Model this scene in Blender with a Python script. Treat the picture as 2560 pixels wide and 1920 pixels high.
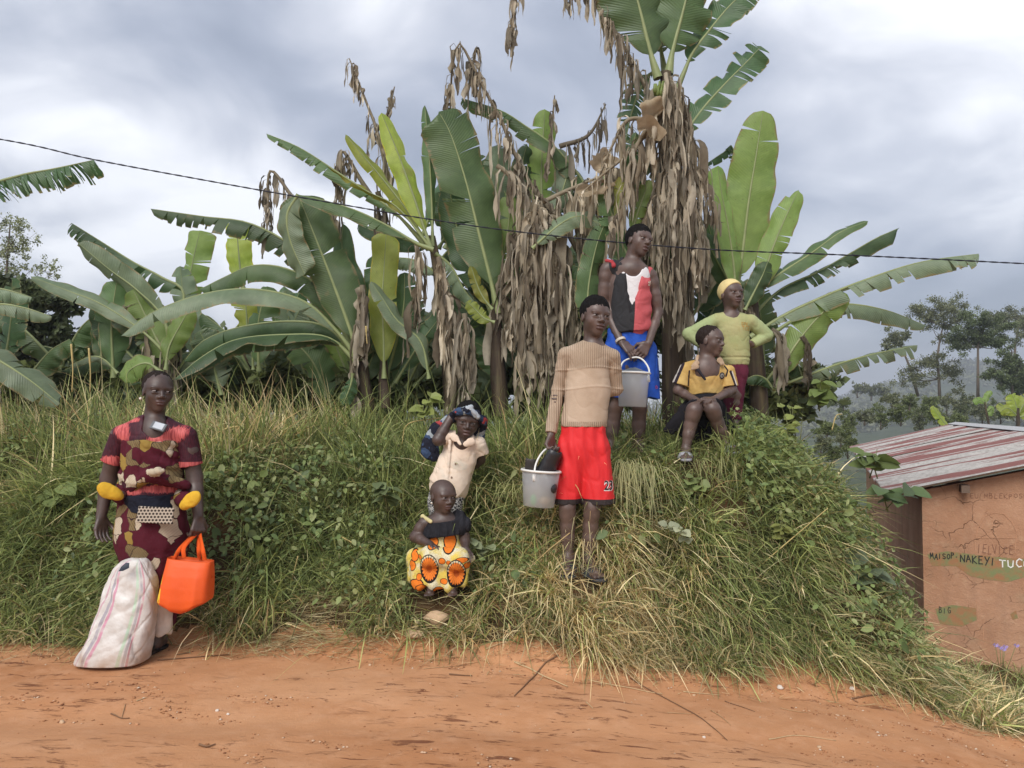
import bpy, math, random
import numpy as np
from mathutils import Vector, Matrix
from mathutils.bvhtree import BVHTree

for o in list(bpy.data.objects):
    bpy.data.objects.remove(o)
SC = bpy.context.scene
COL = SC.collection
R = math.radians

# ---------------------------------------------------------------- camera
FPX, W0, H0 = 1924.0, 2560.0, 1920.0        # focal length in photo pixels, photo size
CAMZ = 1.43
PITCH = math.atan(70 / FPX)
cam = bpy.data.cameras.new('camera')
cam.sensor_width = 36.0
cam.sensor_fit = 'HORIZONTAL'
cam.lens = 36.0 * FPX / W0
cam.clip_start = 0.05
cam.clip_end = 5000
camo = bpy.data.objects.new('camera', cam)
camo.location = (0, 0, CAMZ)
camo.rotation_euler = (math.pi / 2 + PITCH, 0, 0)
COL.objects.link(camo)
SC.camera = camo

# ---------------------------------------------------------------- sky, sun, exposure
SUN_EL, SUN_AZ = R(43), R(203)               # azimuth clockwise from +Y: behind the camera, to its left
wd = bpy.data.worlds.new('World')
SC.world = wd
wd.use_nodes = True
nt = wd.node_tree
nt.nodes.clear()
_o = nt.nodes.new('ShaderNodeOutputWorld')
_b = nt.nodes.new('ShaderNodeBackground')
_b.inputs['Strength'].default_value = 0.1
nt.links.new(_b.outputs[0], _o.inputs[0])
_sky = nt.nodes.new('ShaderNodeTexSky')
_sky.sky_type = 'NISHITA'
_sky.sun_disc = False
_sky.sun_elevation = SUN_EL
_sky.sun_rotation = SUN_AZ
_tc = nt.nodes.new('ShaderNodeTexCoord')
_sep = nt.nodes.new('ShaderNodeSeparateXYZ')
nt.links.new(_tc.outputs['Generated'], _sep.inputs[0])
def _m(op, a, b=None, c=None):
    n = nt.nodes.new('ShaderNodeMath'); n.operation = op
    for i, v in enumerate((a, b, c)):
        if v is None: continue
        if isinstance(v, (int, float)): n.inputs[i].default_value = v
        else: nt.links.new(v, n.inputs[i])
    return n.outputs[0]
_den = _m('ADD', _m('MAXIMUM', _sep.outputs[2], 0.0), 0.35)
_cx = _m('DIVIDE', _sep.outputs[0], _den)
_cy = _m('DIVIDE', _sep.outputs[1], _den)
_cmb = nt.nodes.new('ShaderNodeCombineXYZ')
nt.links.new(_cx, _cmb.inputs[0]); nt.links.new(_cy, _cmb.inputs[1])
_cmb.inputs[2].default_value = 5.3
def _noise(scale, detail, rough, dist, off):
    mp = nt.nodes.new('ShaderNodeMapping'); mp.inputs['Location'].default_value = off
    nt.links.new(_cmb.outputs[0], mp.inputs[0])
    n = nt.nodes.new('ShaderNodeTexNoise')
    n.inputs['Scale'].default_value = scale; n.inputs['Detail'].default_value = detail
    n.inputs['Roughness'].default_value = rough; n.inputs['Distortion'].default_value = dist
    nt.links.new(mp.outputs[0], n.inputs['Vector'])
    return n.outputs[0]
def _ramp(f, stops):
    r = nt.nodes.new('ShaderNodeValToRGB')
    e = r.color_ramp.elements
    while len(e) < len(stops): e.new(0.5)
    for k, (p, c) in enumerate(stops):
        e[k].position = p; e[k].color = (*c, 1)
    nt.links.new(f, r.inputs[0])
    return r.outputs[0]
_n1 = _noise(1.15, 3.0, 0.45, 0.35, (0.4, 1.1, 0))
_n2 = _noise(3.2, 5.0, 0.55, 0.5, (3.1, 0.2, 0))
_f = _m('ADD', _m('MULTIPLY', _n1, 0.74), _m('MULTIPLY', _n2, 0.26))
CLOUD = 1.0
_cl = _ramp(_f, [(0.38, (0.25, 0.285, 0.365)), (0.46, (0.40, 0.435, 0.525)), (0.53, (0.63, 0.655, 0.73)), (0.60, (1.02, 1.03, 1.07))])
_sc = nt.nodes.new('ShaderNodeVectorMath'); _sc.operation = 'SCALE'
nt.links.new(_cl, _sc.inputs[0]); _sc.inputs['Scale'].default_value = 5.5
_mx = nt.nodes.new('ShaderNodeMix'); _mx.data_type = 'RGBA'
_mx.inputs[0].default_value = 0.90
nt.links.new(_sky.outputs[0], _mx.inputs[6]); nt.links.new(_sc.outputs[0], _mx.inputs[7])
nt.links.new(_mx.outputs[2], _b.inputs[0])

sun = bpy.data.lights.new('sun', 'SUN')
sun.energy = 1.5
sun.angle = R(35)
sun.color = (1.0, 0.96, 0.90)
suno = bpy.data.objects.new('sun', sun)
_sd = Vector((math.sin(SUN_AZ) * math.cos(SUN_EL), math.cos(SUN_AZ) * math.cos(SUN_EL), math.sin(SUN_EL)))
suno.rotation_euler = (-_sd).to_track_quat('-Z', 'Y').to_euler()
suno.location = (0, 0, 30)
COL.objects.link(suno)
SC.view_settings.view_transform = 'Standard'
SC.view_settings.look = 'None'
SC.view_settings.exposure = 1.2
SC.view_settings.gamma = 1.0

# ---------------------------------------------------------------- helpers
rng = np.random.default_rng(7)
random.seed(7)
_cp, _sp = math.cos(PITCH), math.sin(PITCH)
def P(px, py, Y):
    """world point at horizontal distance Y that the photograph shows at pixel (px, py)"""
    u = (px - 1280) / FPX; v = (960 - py) / FPX
    s = Y / (_cp - v * _sp)
    return np.array([u * s, Y, CAMZ + (_sp + v * _cp) * s])
def M2(px, Y): return px * Y / FPX          # pixels to metres at distance Y

def link(o, parent=None):
    COL.objects.link(o)
    if parent is not None: o.parent = parent
    return o
def tag(o, label=None, cat=None, group=None, kind=None):
    if label: o['label'] = label
    if cat: o['category'] = cat
    if group: o['group'] = group
    if kind: o['kind'] = kind
    return o
def empty(name, loc, label, cat, group=None):
    o = bpy.data.objects.new(name, None); o.location = loc; o.empty_display_size = 0.1
    link(o); tag(o, label, cat, group)
    return o
def mesh_np(name, V, quads=None, tris=None, col=None, uv=None, mats=(), midx=None, smooth=False, uvloop=True):
    """fast mesh from arrays; col per vertex, uv per vertex"""
    me = bpy.data.meshes.new(name)
    V = np.asarray(V, np.float32).reshape(-1, 3)
    idx, starts, n = [], [], 0
    if quads is not None and len(quads):
        q = np.asarray(quads, np.int32); idx.append(q.ravel()); starts.append(np.arange(len(q)) * 4); n = q.size
    if tris is not None and len(tris):
        t = np.asarray(tris, np.int32); idx.append(t.ravel()); starts.append(n + np.arange(len(t)) * 3)
    idx = np.concatenate(idx).astype(np.int32); starts = np.concatenate(starts).astype(np.int32)
    me.vertices.add(len(V)); me.vertices.foreach_set('co', V.ravel())
    me.loops.add(len(idx)); me.loops.foreach_set('vertex_index', idx)
    me.polygons.add(len(starts)); me.polygons.foreach_set('loop_start', starts)
    if midx is not None: me.polygons.foreach_set('material_index', np.asarray(midx, np.int32))
    if smooth: me.polygons.foreach_set('use_smooth', np.ones(len(starts), bool))
    me.update(calc_edges=True)
    if col is not None:
        c = np.ones((len(V), 4), np.float32); c[:, :3] = col
        a = me.attributes.new('Col', 'FLOAT_COLOR', 'POINT'); a.data.foreach_set('color', c.ravel())
    if uv is not None:
        l = me.uv_layers.new(name='UVMap'); l.data.foreach_set('uv', np.asarray(uv, np.float32)[idx].ravel())
    for m in mats: me.materials.append(m)
    return me
def obj_np(name, V, quads=None, tris=None, parent=None, loc=None, **kw):
    """object whose vertices are given in world space; its origin is put at loc (default: the parent's place)"""
    V = np.asarray(V, np.float64).reshape(-1, 3)
    if parent is not None:
        p = parent; off = Vector((0, 0, 0))
        while p is not None: off = off + p.location; p = p.parent
        o = bpy.data.objects.new(name, mesh_np(name, V - np.array(off), quads, tris, **kw))
    else:
        l = np.array(loc if loc is not None else (0, 0, 0), float)
        o = bpy.data.objects.new(name, mesh_np(name, V - l, quads, tris, **kw)); o.location = l
    return link(o, parent)
class MB:
    """collects simple shapes, built as one mesh"""
    def __init__(s): s.V, s.F, s.M, s.m = [], [], [], 0
    def add(s, V, F):
        b = len(s.V); s.V += [tuple(map(float, v)) for v in V]
        for f in F: s.F.append(tuple(i + b for i in f)); s.M.append(s.m)
    def tube(s, pts, rad, n=8, cap=True):
        pts = [np.array(p, float) for p in pts]
        if np.isscalar(rad): rad = [rad] * len(pts)
        V, F = [], []
        ref = None
        for i, p in enumerate(pts):
            t = pts[min(i + 1, len(pts) - 1)] - pts[max(i - 1, 0)]
            t = t / (np.linalg.norm(t) + 1e-9)
            if ref is None: ref = np.array([0, 0, 1.0]) if abs(t[2]) < .9 else np.array([1.0, 0, 0])
            a = np.cross(t, ref); a /= np.linalg.norm(a) + 1e-9; b = np.cross(t, a); ref = np.cross(a, t)
            for k in range(n):
                an = 2 * math.pi * k / n
                V.append(p + rad[i] * (math.cos(an) * a + math.sin(an) * b))
        for i in range(len(pts) - 1):
            for k in range(n):
                k2 = (k + 1) % n
                F.append((i * n + k, i * n + k2, (i + 1) * n + k2, (i + 1) * n + k))
        if cap:
            F.append(tuple(range(n))[::-1]); F.append(tuple((len(pts) - 1) * n + k for k in range(n)))
        s.add(V, F)
    def box(s, c, h, Rm=None):
        V = []
        for sx in (-1, 1):
            for sy in (-1, 1):
                for sz in (-1, 1):
                    v = np.array([sx * h[0], sy * h[1], sz * h[2]])
                    V.append(np.array(c) + (Rm @ v if Rm is not None else v))
        s.add(V, [(0, 1, 3, 2), (4, 6, 7, 5), (0, 4, 5, 1), (2, 3, 7, 6), (0, 2, 6, 4), (1, 5, 7, 3)])
    def build(s, name, mats, parent=None, loc=None, smooth=True):
        me = bpy.data.meshes.new(name)
        off = np.zeros(3)
        p = parent
        while p is not None: off = off + np.array(p.location); p = p.parent
        if parent is None and loc is not None: off = np.array(loc, float)
        me.from_pydata([tuple(np.array(v) - off) for v in s.V], [], s.F)
        for m in (mats if isinstance(mats, (list, tuple)) else [mats]): me.materials.append(m)
        me.polygons.foreach_set('material_index', s.M)
        if smooth: me.polygons.foreach_set('use_smooth', [True] * len(s.F))
        me.update()
        o = bpy.data.objects.new(name, me)
        if parent is None and loc is not None: o.location = loc
        return link(o, parent)
def catmull(pts, n):
    pts = [np.array(p, float) for p in pts]
    if len(pts) == 2: pts = [pts[0], (pts[0] + pts[1]) / 2, pts[1]]
    pp = [2 * pts[0] - pts[1]] + pts + [2 * pts[-1] - pts[-2]]
    out = []
    m = 24
    for i in range(1, len(pp) - 2):
        for k in range(m):
            t = k / m
            a, b, c, d = pp[i - 1], pp[i], pp[i + 1], pp[i + 2]
            out.append(.5 * ((2 * b) + (c - a) * t + (2 * a - 5 * b + 4 * c - d) * t * t + (3 * b - a - 3 * c + d) * t ** 3))
    out.append(pts[-1])
    out = np.array(out)
    s = np.concatenate([[0], np.cumsum(np.linalg.norm(np.diff(out, axis=0), axis=1))])
    q = np.linspace(0, s[-1], n)
    return np.stack([np.interp(q, s, out[:, k]) for k in range(3)], 1), s[-1]
_ph = np.random.default_rng(3).uniform(-1, 1, (24, 4))
def snoise(x, y, z=0.0, f=1.0, n=8, seed=0):
    """cheap smooth noise, about -1..1"""
    r = 0.0
    for k in range(n):
        a = _ph[(k + seed) % 24]
        nn = math.sqrt(a[0] ** 2 + a[1] ** 2 + a[2] ** 2) + 1e-6
        q = f * (0.7 + 0.6 * ((k * 7 + seed) % 5) / 4)
        r = r + np.sin(q * (a[0] / nn * x + a[1] / nn * y + a[2] / nn * z) * 6.28 + a[3] * 20 + seed)
    return r / math.sqrt(n) / 1.3

# ------------------------------------------------- node expressions
class X:
    """a value in a node tree; + - * / build math nodes"""
    nt = None
    def __init__(s, v): s.v = v
    @staticmethod
    def op(o, *a):
        n = X.nt.nodes.new('ShaderNodeMath'); n.operation = o
        for i, q in enumerate(a):
            q = q.v if isinstance(q, X) else q
            if isinstance(q, (int, float)): n.inputs[i].default_value = q
            else: X.nt.links.new(q, n.inputs[i])
        return X(n.outputs[0])
    def __add__(s, b): return X.op('ADD', s, b)
    __radd__ = __add__
    def __sub__(s, b): return X.op('SUBTRACT', s, b)
    def __rsub__(s, b): return X.op('SUBTRACT', b, s)
    def __mul__(s, b): return X.op('MULTIPLY', s, b)
    __rmul__ = __mul__
    def __truediv__(s, b): return X.op('DIVIDE', s, b)
    def sin(s): return X.op('SINE', s)
    def abs(s): return X.op('ABSOLUTE', s)
    def gt(s, b): return X.op('GREATER_THAN', s, b)
    def lt(s, b): return X.op('LESS_THAN', s, b)
    def ss(s, a, b):
        n = X.nt.nodes.new('ShaderNodeMapRange'); n.interpolation_type = 'SMOOTHSTEP'
        X.nt.links.new(s.v, n.inputs[0])
        lo, hi = (a, b)
        if a <= b: n.inputs[1].default_value = a; n.inputs[2].default_value = b; n.inputs[3].default_value = 0; n.inputs[4].default_value = 1
        else: n.inputs[1].default_value = b; n.inputs[2].default_value = a; n.inputs[3].default_value = 1; n.inputs[4].default_value = 0
        return X(n.outputs[0])
def xsqrt(a): return X.op('SQRT', a)
def xatan2(a, b): return X.op('ARCTAN2', a, b)
def xmax(a, b): return X.op('MAXIMUM', a, b)
def xmin(a, b): return X.op('MINIMUM', a, b)
class Mat:
    def __init__(s, name, rough=0.7, spec=0.3):
        s.m = bpy.data.materials.new(name); s.m.use_nodes = True
        s.nt = s.m.node_tree; X.nt = s.nt
        s.p = s.nt.nodes['Principled BSDF']; s.out = s.nt.nodes['Material Output']
        s.p.inputs['Roughness'].default_value = rough
        s.p.inputs['Specular IOR Level'].default_value = spec
        s.tc = s.nt.nodes.new('ShaderNodeTexCoord')
    def link(s, a, b): s.nt.links.new(a.v if isinstance(a, X) else a, b)
    def coord(s, kind='Object', scale=(1, 1, 1), loc=(0, 0, 0), rot=(0, 0, 0)):
        mp = s.nt.nodes.new('ShaderNodeMapping')
        mp.inputs['Scale'].default_value = scale; mp.inputs['Location'].default_value = loc; mp.inputs['Rotation'].default_value = rot
        s.link(s.tc.outputs[kind], mp.inputs[0]); return mp.outputs[0]
    def xyz(s, vec=None):
        n = s.nt.nodes.new('ShaderNodeSeparateXYZ'); s.link(vec if vec is not None else s.tc.outputs['Object'], n.inputs[0])
        return X(n.outputs[0]), X(n.outputs[1]), X(n.outputs[2])
    def noise(s, vec=None, scale=5.0, detail=3.0, rough=0.55, dist=0.0, color=False):
        n = s.nt.nodes.new('ShaderNodeTexNoise')
        n.inputs['Scale'].default_value = scale; n.inputs['Detail'].default_value = detail
        n.inputs['Roughness'].default_value = rough; n.inputs['Distortion'].default_value = dist
        if vec is not None: s.link(vec, n.inputs['Vector'])
        else: s.link(s.tc.outputs['Object'], n.inputs['Vector'])
        return n.outputs[1] if color else X(n.outputs[0])
    def voro(s, vec=None, scale=5.0, feature='F1', rand=1.0, out='Distance'):
        n = s.nt.nodes.new('ShaderNodeTexVoronoi'); n.feature = feature
        n.inputs['Scale'].default_value = scale; n.inputs['Randomness'].default_value = rand
        s.link(vec if vec is not None else s.tc.outputs['Object'], n.inputs['Vector'])
        return n.outputs[out] if out == 'Color' else X(n.outputs[out])
    def ramp(s, f, stops, const=False):
        r = s.nt.nodes.new('ShaderNodeValToRGB'); e = r.color_ramp.elements
        if const: r.color_ramp.interpolation = 'CONSTANT'
        while len(e) < len(stops): e.new(0.5)
        for k, (p, c) in enumerate(stops): e[k].position = p; e[k].color = (*c, 1)
        s.link(f, r.inputs[0]); return r.outputs[0]
    def mix(s, f, a, b, blend='MIX'):
        n = s.nt.nodes.new('ShaderNodeMix'); n.data_type = 'RGBA'; n.blend_type = blend
        for i, q in ((0, f), (6, a), (7, b)):
            if isinstance(q, X): q = q.v
            if isinstance(q, (int, float)): n.inputs[i].default_value = q
            elif isinstance(q, tuple): n.inputs[i].default_value = (*q, 1)
            else: s.link(q, n.inputs[i])
        return n.outputs[2]
    def attr(s, name='Col'):
        n = s.nt.nodes.new('ShaderNodeAttribute'); n.attribute_name = name; return n.outputs['Color']
    def objrand(s):
        n = s.nt.nodes.new('ShaderNodeObjectInfo'); return X(n.outputs['Random'])
    def hsv(s, c, h=0.5, sat=1.0, v=1.0):
        n = s.nt.nodes.new('ShaderNodeHueSaturation')
        for i, q in ((0, h), (1, sat), (2, v)):
            if isinstance(q, (int, float)): n.inputs[i].default_value = q
            else: s.link(q, n.inputs[i])
        s.link(c, n.inputs['Color']); return n.outputs[0]
    def base(s, c):
        if isinstance(c, tuple): s.p.inputs['Base Color'].default_value = (*c, 1)
        else: s.link(c, s.p.inputs['Base Color'])
        return s
    def bump(s, h, strength=0.5, dist=0.01):
        b = s.nt.nodes.new('ShaderNodeBump'); b.inputs['Strength'].default_value = strength; b.inputs['Distance'].default_value = dist
        s.link(h, b.inputs['Height']); s.link(b.outputs[0], s.p.inputs['Normal']); s.bn = b.outputs[0]
        return s
    def translucent(s, c, fac):
        t = s.nt.nodes.new('ShaderNodeBsdfTranslucent'); mx = s.nt.nodes.new('ShaderNodeMixShader')
        if isinstance(c, tuple): t.inputs[0].default_value = (*c, 1)
        else: s.link(c, t.inputs[0])
        mx.inputs[0].default_value = fac
        s.link(s.p.outputs[0], mx.inputs[1]); s.link(t.outputs[0], mx.inputs[2]); s.link(mx.outputs[0], s.out.inputs[0])
        return s
    def transparent(s, fac):
        t = s.nt.nodes.new('ShaderNodeBsdfTransparent'); mx = s.nt.nodes.new('ShaderNodeMixShader')
        mx.inputs[0].default_value = fac
        s.link(s.out.inputs[0].links[0].from_socket, mx.inputs[1]); s.link(t.outputs[0], mx.inputs[2]); s.link(mx.outputs[0], s.out.inputs[0])
        return s
def plain(name, c, rough=0.7, spec=0.3, var=0.25, scale=30):
    m = Mat(name, rough, spec)
    n = m.noise(scale=scale, detail=4)
    m.base(m.mix(n, tuple(v * (1 - var) for v in c), tuple(min(1, v * (1 + var)) for v in c)))
    return m.m
# ================================================================ GROUND
YK = np.array([-12, 3.0, 4.3, 4.5, 4.65, 4.8, 4.95, 5.1, 5.3, 5.6, 6.2, 7, 9, 12, 16])
_L = [.25, .25, .25, .25, .4, .55, .7, .85, 1.0, 1.1, 1.2, 1.2, 1.2, .6, -.2]
ST = [(-16, _L), (-6, _L),
      (-3.2, [.10, .10, .10, .12, .25, .42, .6, .78, .95, 1.08, 1.2, 1.2, 1.2, .6, -.2]),
      (-2.0, [.07, .07, .07, .10, .2, .38, .58, .78, .95, 1.08, 1.2, 1.2, 1.2, .6, -.2]),
      (-1.2, [.04, .04, .05, .11, .24, .34, .46, .62, .9, 1.05, 1.15, 1.15, 1.15, .6, -.2]),
      (-.45, [.01, .01, .05, .20, .33, .37, .42, .52, .8, 1.0, 1.1, 1.15, 1.15, .6, -.2]),
      (.4, [-.02, -.02, -.01, .10, .27, .40, .43, .6, .95, 1.08, 1.15, 1.2, 1.2, .6, -.2]),
      (.95, [-.06, -.06, -.07, 0, .15, .35, .6, .85, 1.08, 1.14, 1.2, 1.25, 1.2, .6, -.2]),
      (1.55, [-.13, -.13, -.14, -.05, .1, .3, .6, .88, 1.09, 1.22, 1.35, 1.3, 1.2, .4, -.4]),
      (2.0, [-.20, -.20, -.21, -.10, .08, .30, .58, .82, 1.0, 1.08, 1.15, 1.1, .7, -.3, -1]),
      (2.22, [-.25, -.25, -.26, -.16, .02, .24, .48, .68, .80, .84, .8, .6, .1, -.8, -1.4]),
      (2.38, [-.28, -.29, -.30, -.25, -.12, .04, .20, .32, .38, .32, .1, -.3, -.7, -1.2, -1.6]),
      (2.60, [-.32, -.34, -.36, -.37, -.36, -.34, -.32, -.34, -.40, -.52, -.75, -.95, -.95, -1.2, -1.6]),
      (4.0, [-.55, -.55, -.58, -.6, -.62, -.64, -.66, -.68, -.72, -.78, -.9, -.95, -.95, -1.2, -1.6]),
      (7.0, [-.9, -.9, -.92, -.93, -.94, -.95, -.96, -.97, -.98, -1, -1.0, -1.0, -1.05, -1.2, -1.6]),
      (16, [-1.5] * 14 + [-1.7])]
SX = np.array([s[0] for s in ST], float); SZ = np.array([s[1] for s in ST], float)
def ground(x, y):
    x = np.asarray(x, float); y = np.asarray(y, float)
    shp = np.broadcast(x, y).shape
    x = np.broadcast_to(x, shp).ravel(); y = np.broadcast_to(y, shp).ravel()
    # the foot of the bank wanders a little
    yw = y + np.where(y > 3.5, 0.06 * np.sin(x * 2.1 + .6) + .04 * np.sin(x * 5.3), 0)
    yw = np.clip(yw, YK[0], YK[-1]); xc = np.clip(x, SX[0], SX[-1])
    i = np.clip(np.searchsorted(SX, xc) - 1, 0, len(SX) - 2)
    t = (xc - SX[i]) / (SX[i + 1] - SX[i]); t = t * t * (3 - 2 * t) * .5 + t * .5
    j = np.clip(np.searchsorted(YK, yw) - 1, 0, len(YK) - 2)
    v = (yw - YK[j]) / (YK[j + 1] - YK[j])
    a = SZ[i, j] * (1 - v) + SZ[i, j + 1] * v; b = SZ[i + 1, j] * (1 - v) + SZ[i + 1, j + 1] * v
    z = a * (1 - t) + b * t
    bank = np.clip((y - 4.4) / .4, 0, 1)
    z = z + bank * (.035 * snoise(x, y, 0, .9, 8, 1) + .02 * snoise(x, y, 0, 2.6, 8, 4))
    road = 1 - bank
    z = z + road * (.012 * snoise(x * .35, y, 0, .8, 8, 2) + .005 * snoise(x * .5, y, 0, 3.0, 8, 5) + .0022 * snoise(x * .7, y, 0, 9, 10, 9))
    # shallow wheel ruts along the road
    for yr, am in ((3.55, .022), (2.2, .03), (1.2, .02)):
        z = z - road * am * np.exp(-((y - yr - .06 * np.sin(x * .7)) / .16) ** 2)
    z = z + road * .03 * np.exp(-((y - 4.33) / .12) ** 2) * np.clip(snoise(x, y, 0, .9, 8, 6) + .2, 0, 1)
    return z.reshape(shp)
def edge_y(x):
    """where the bare road ends and the grass begins"""
    return 4.5 - .06 * np.sin(x * 2.1 + .6) + .05 * np.sin(x * 3.7 + 1) + .03 * np.sin(x * 9.1) - np.clip((x - 1.2) * .03, 0, .05) - .10 * np.exp(-((x - .1) / .75) ** 2)

def axis(parts):
    a = []
    for lo, hi, st in parts: a.append(np.arange(lo, hi - st * .5, st))
    a.append([parts[-1][1]]); return np.concatenate(a)
gx = axis([(-16, -5, .25), (-5, -3.6, .08), (-3.6, 4, .028), (4, 7, .1), (7, 16, .3)])
gy = axis([(-12, 1.8, .25), (1.8, 2.6, .06), (2.6, 5.7, .026), (5.7, 8, .08), (8, 16, .3)])
GX, GY = np.meshgrid(gx, gy, indexing='ij')
GZ = ground(GX, GY)
nx_, ny_ = GX.shape
V = np.stack([GX, GY, GZ], -1).reshape(-1, 3)
I = np.arange(nx_ * ny_).reshape(nx_, ny_)
Q = np.stack([I[:-1, :-1], I[1:, :-1], I[1:, 1:], I[:-1, 1:]], -1).reshape(-1, 4)
qc = V[Q].mean(1)
isroad = qc[:, 1] < edge_y(qc[:, 0]) + .03
def submesh(mask):
    q = Q[mask]; u, inv = np.unique(q, return_inverse=True); return V[u], inv.reshape(-1, 4)

# --- dirt
m = Mat('laterite dirt', .93, .15)
co = m.coord('Object', (0.55, 1.6, 1))
co1 = m.coord('Object')
n1 = m.noise(co, 1.1, 5, .6, .3); n2 = m.noise(co1, 9, 6, .65); n3 = m.noise(m.coord('Object', (3, 14, 3)), 2.2, 5, .7, .4); n4 = m.noise(co1, 70, 4, .7)
c = m.ramp(n1, [(.3, (.42, .19, .085)), (.5, (.50, .245, .118)), (.7, (.56, .295, .152))])
c = m.mix(n2.ss(.42, .75) * .5, c, (.60, .33, .185))
clod = m.noise(m.coord('Object', (2.2, 9, 2)), 2.6, 6, .75, .6); area = m.noise(m.coord('Object', (.5, 1.3, 1), (2.2, .4, 0)), 1.0, 2).ss(.42, .58)
c = m.mix(n3.ss(.60, .74) * .35, c, (.30, .12, .055)); c = m.mix(clod.ss(.575, .63) * area * .85, c, (.16, .055, .028))
c = m.mix(n4.ss(.62, .78) * .35, c, (.62, .40, .25))
c = m.mix(n4.ss(.36, .26) * .4, c, (.25, .11, .055))
m.base(c)
m.bump(n2 * .5 + n3 * .5 - clod.ss(.56, .64) * area * 1.0 + n4 * .5 + m.noise(co1, 220, 2, .6) * .25, .55, .012)
DIRT = m.m
m = Mat('bank soil', .95, .1)
n1 = m.noise(scale=3, detail=5); n2 = m.noise(scale=28, detail=4)
c = m.ramp(n1, [(.35, (.05, .035, .018)), (.55, (.09, .052, .025)), (.7, (.15, .075, .033))])
c = m.mix(n2.ss(.5, .7) * .5, c, (.17, .14, .07)); m.base(c); m.bump(n2, .8, .02)
SOIL = m.m
v, q = submesh(isroad); tag(obj_np('dirt_road', v, q, mats=[DIRT], smooth=True), kind='structure')
v, q = submesh(~isroad); tag(obj_np('bank_ground', v, q, mats=[SOIL], smooth=True), kind='structure')

# --- far terrain and hill
m = Mat('far ground', .95, .1)
n1 = m.noise(scale=.06, detail=6); n2 = m.noise(scale=.5, detail=5)
c = m.ramp(n1, [(.35, (.045, .06, .03)), (.6, (.08, .10, .045))]); c = m.mix(n2.ss(.45, .7) * .5, c, (.11, .12, .055)); m.base(c); m.bump(n2, 1, .6)
FARG = m.m
fx = np.concatenate([np.linspace(-900, -60, 40), np.linspace(-55, 55, 45), np.linspace(60, 900, 60)])
fy = np.concatenate([np.linspace(-200, -14, 8), np.linspace(-11, 60, 30), np.linspace(66, 1100, 80)])
FX, FY = np.meshgrid(fx, fy, indexing='ij')
def far_z(x, y):
    z = -1.9 - np.clip((y - 16) / 60, 0, 1) * 5.5 - np.clip((x - 15) / 60, 0, 1) * 2.0
    d = np.hypot(x, y)
    az = x / np.maximum(y, 1)
    h = 44 * np.exp(-((az - .60) / .17) ** 2) + 12 * np.exp(-((az - .30) / .10) ** 2) + 30 * np.exp(-((az + .55) / .5) ** 2)
    t = np.clip((y - 120) / 480, 0, 1); t = t * t * (3 - 2 * t)
    z = z + h * t + t * 5 * snoise(x, y, 0, .0035, 8, 3)
    z = z + np.clip((d - 60) / 200, 0, 1) * 1.2 * snoise(x, y, 0, .012, 8, 7)
    return z
FZ = far_z(FX, FY)
I = np.arange(FX.size).reshape(FX.shape)
q = np.stack([I[:-1, :-1], I[1:, :-1], I[1:, 1:], I[:-1, 1:]], -1).reshape(-1, 4)
tag(obj_np('hills', np.stack([FX, FY, FZ], -1), q, mats=[FARG], smooth=True), kind='structure')

# ================================================================ GRASS
m = Mat('grass blades', .6, .35)
a = m.attr(); m.base(a); m.translucent(m.hsv(a, .49, 1.05, 1.3), .3)
GRASSM = m.m
def blade_mesh(root, d0, L, W, sag, col, nseg=4, wdir=None):
    N = len(root)
    t = np.linspace(0, 1, nseg + 1)
    if wdir is None:
        r = rng.normal(size=(N, 3)); r[:, 1] *= .45; r[:, 2] *= .3
        wdir = r - d0 * (r * d0).sum(1, keepdims=True); wdir /= np.linalg.norm(wdir, axis=1, keepdims=True) + 1e-9
    pos = root[:, None] + d0[:, None] * (L[:, None] * t)[:, :, None] + sag[:, None] * (L[:, None] * t ** 2)[:, :, None]
    hw = W[:, None] * np.clip(1.05 - t ** 1.8, 0, 1) * np.minimum(1, .55 + t * 2)
    A = pos - wdir[:, None] * hw[:, :, None]; B = pos + wdir[:, None] * hw[:, :, None]
    nv = 2 * nseg + 1
    V = np.empty((N, nv, 3))
    V[:, 0:2 * nseg:2] = A[:, :nseg]; V[:, 1:2 * nseg:2] = B[:, :nseg]; V[:, -1] = pos[:, -1]
    b = (np.arange(N) * nv)[:, None]
    qs = np.concatenate([b + np.array([2 * k, 2 * k + 1, 2 * k + 3, 2 * k + 2]) for k in range(nseg - 1)])
    ts = b + np.array([2 * nseg - 2, 2 * nseg - 1, 2 * nseg])
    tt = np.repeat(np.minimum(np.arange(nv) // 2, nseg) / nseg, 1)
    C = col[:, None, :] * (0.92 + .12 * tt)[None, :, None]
    return V.reshape(-1, 3), qs, ts, C.reshape(-1, 3)
def unit(v): return v / (np.linalg.norm(v, axis=-1, keepdims=True) + 1e-9)
def gnormal(x, y, e=.04):
    zx = (ground(x + e, y) - ground(x - e, y)) / (2 * e); zy = (ground(x, y + e) - ground(x, y - e)) / (2 * e)
    return unit(np.stack([-zx, -zy, np.ones_like(zx)], -1))
def scatter(n, x0, x1, y0, y1):
    return rng.uniform(x0, x1, n), rng.uniform(y0, y1, n)
GREENS = np.array([[.18, .225, .075], [.23, .27, .09], [.15, .19, .07], [.33, .36, .14], [.27, .29, .11], [.115, .145, .055]])
STRAWS = np.array([[.54, .45, .25], [.44, .35, .18], [.62, .54, .33], [.32, .23, .11], [.50, .45, .25]])
def colors(n, straw, noise=None):
    c = GREENS[rng.integers(0, len(GREENS), n)]; s = STRAWS[rng.integers(0, len(STRAWS), n)]
    mask = rng.random(n) < straw
    c = np.where(mask[:, None], s, c) * rng.uniform(.7, 1.3, (n, 1))
    return c
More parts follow.
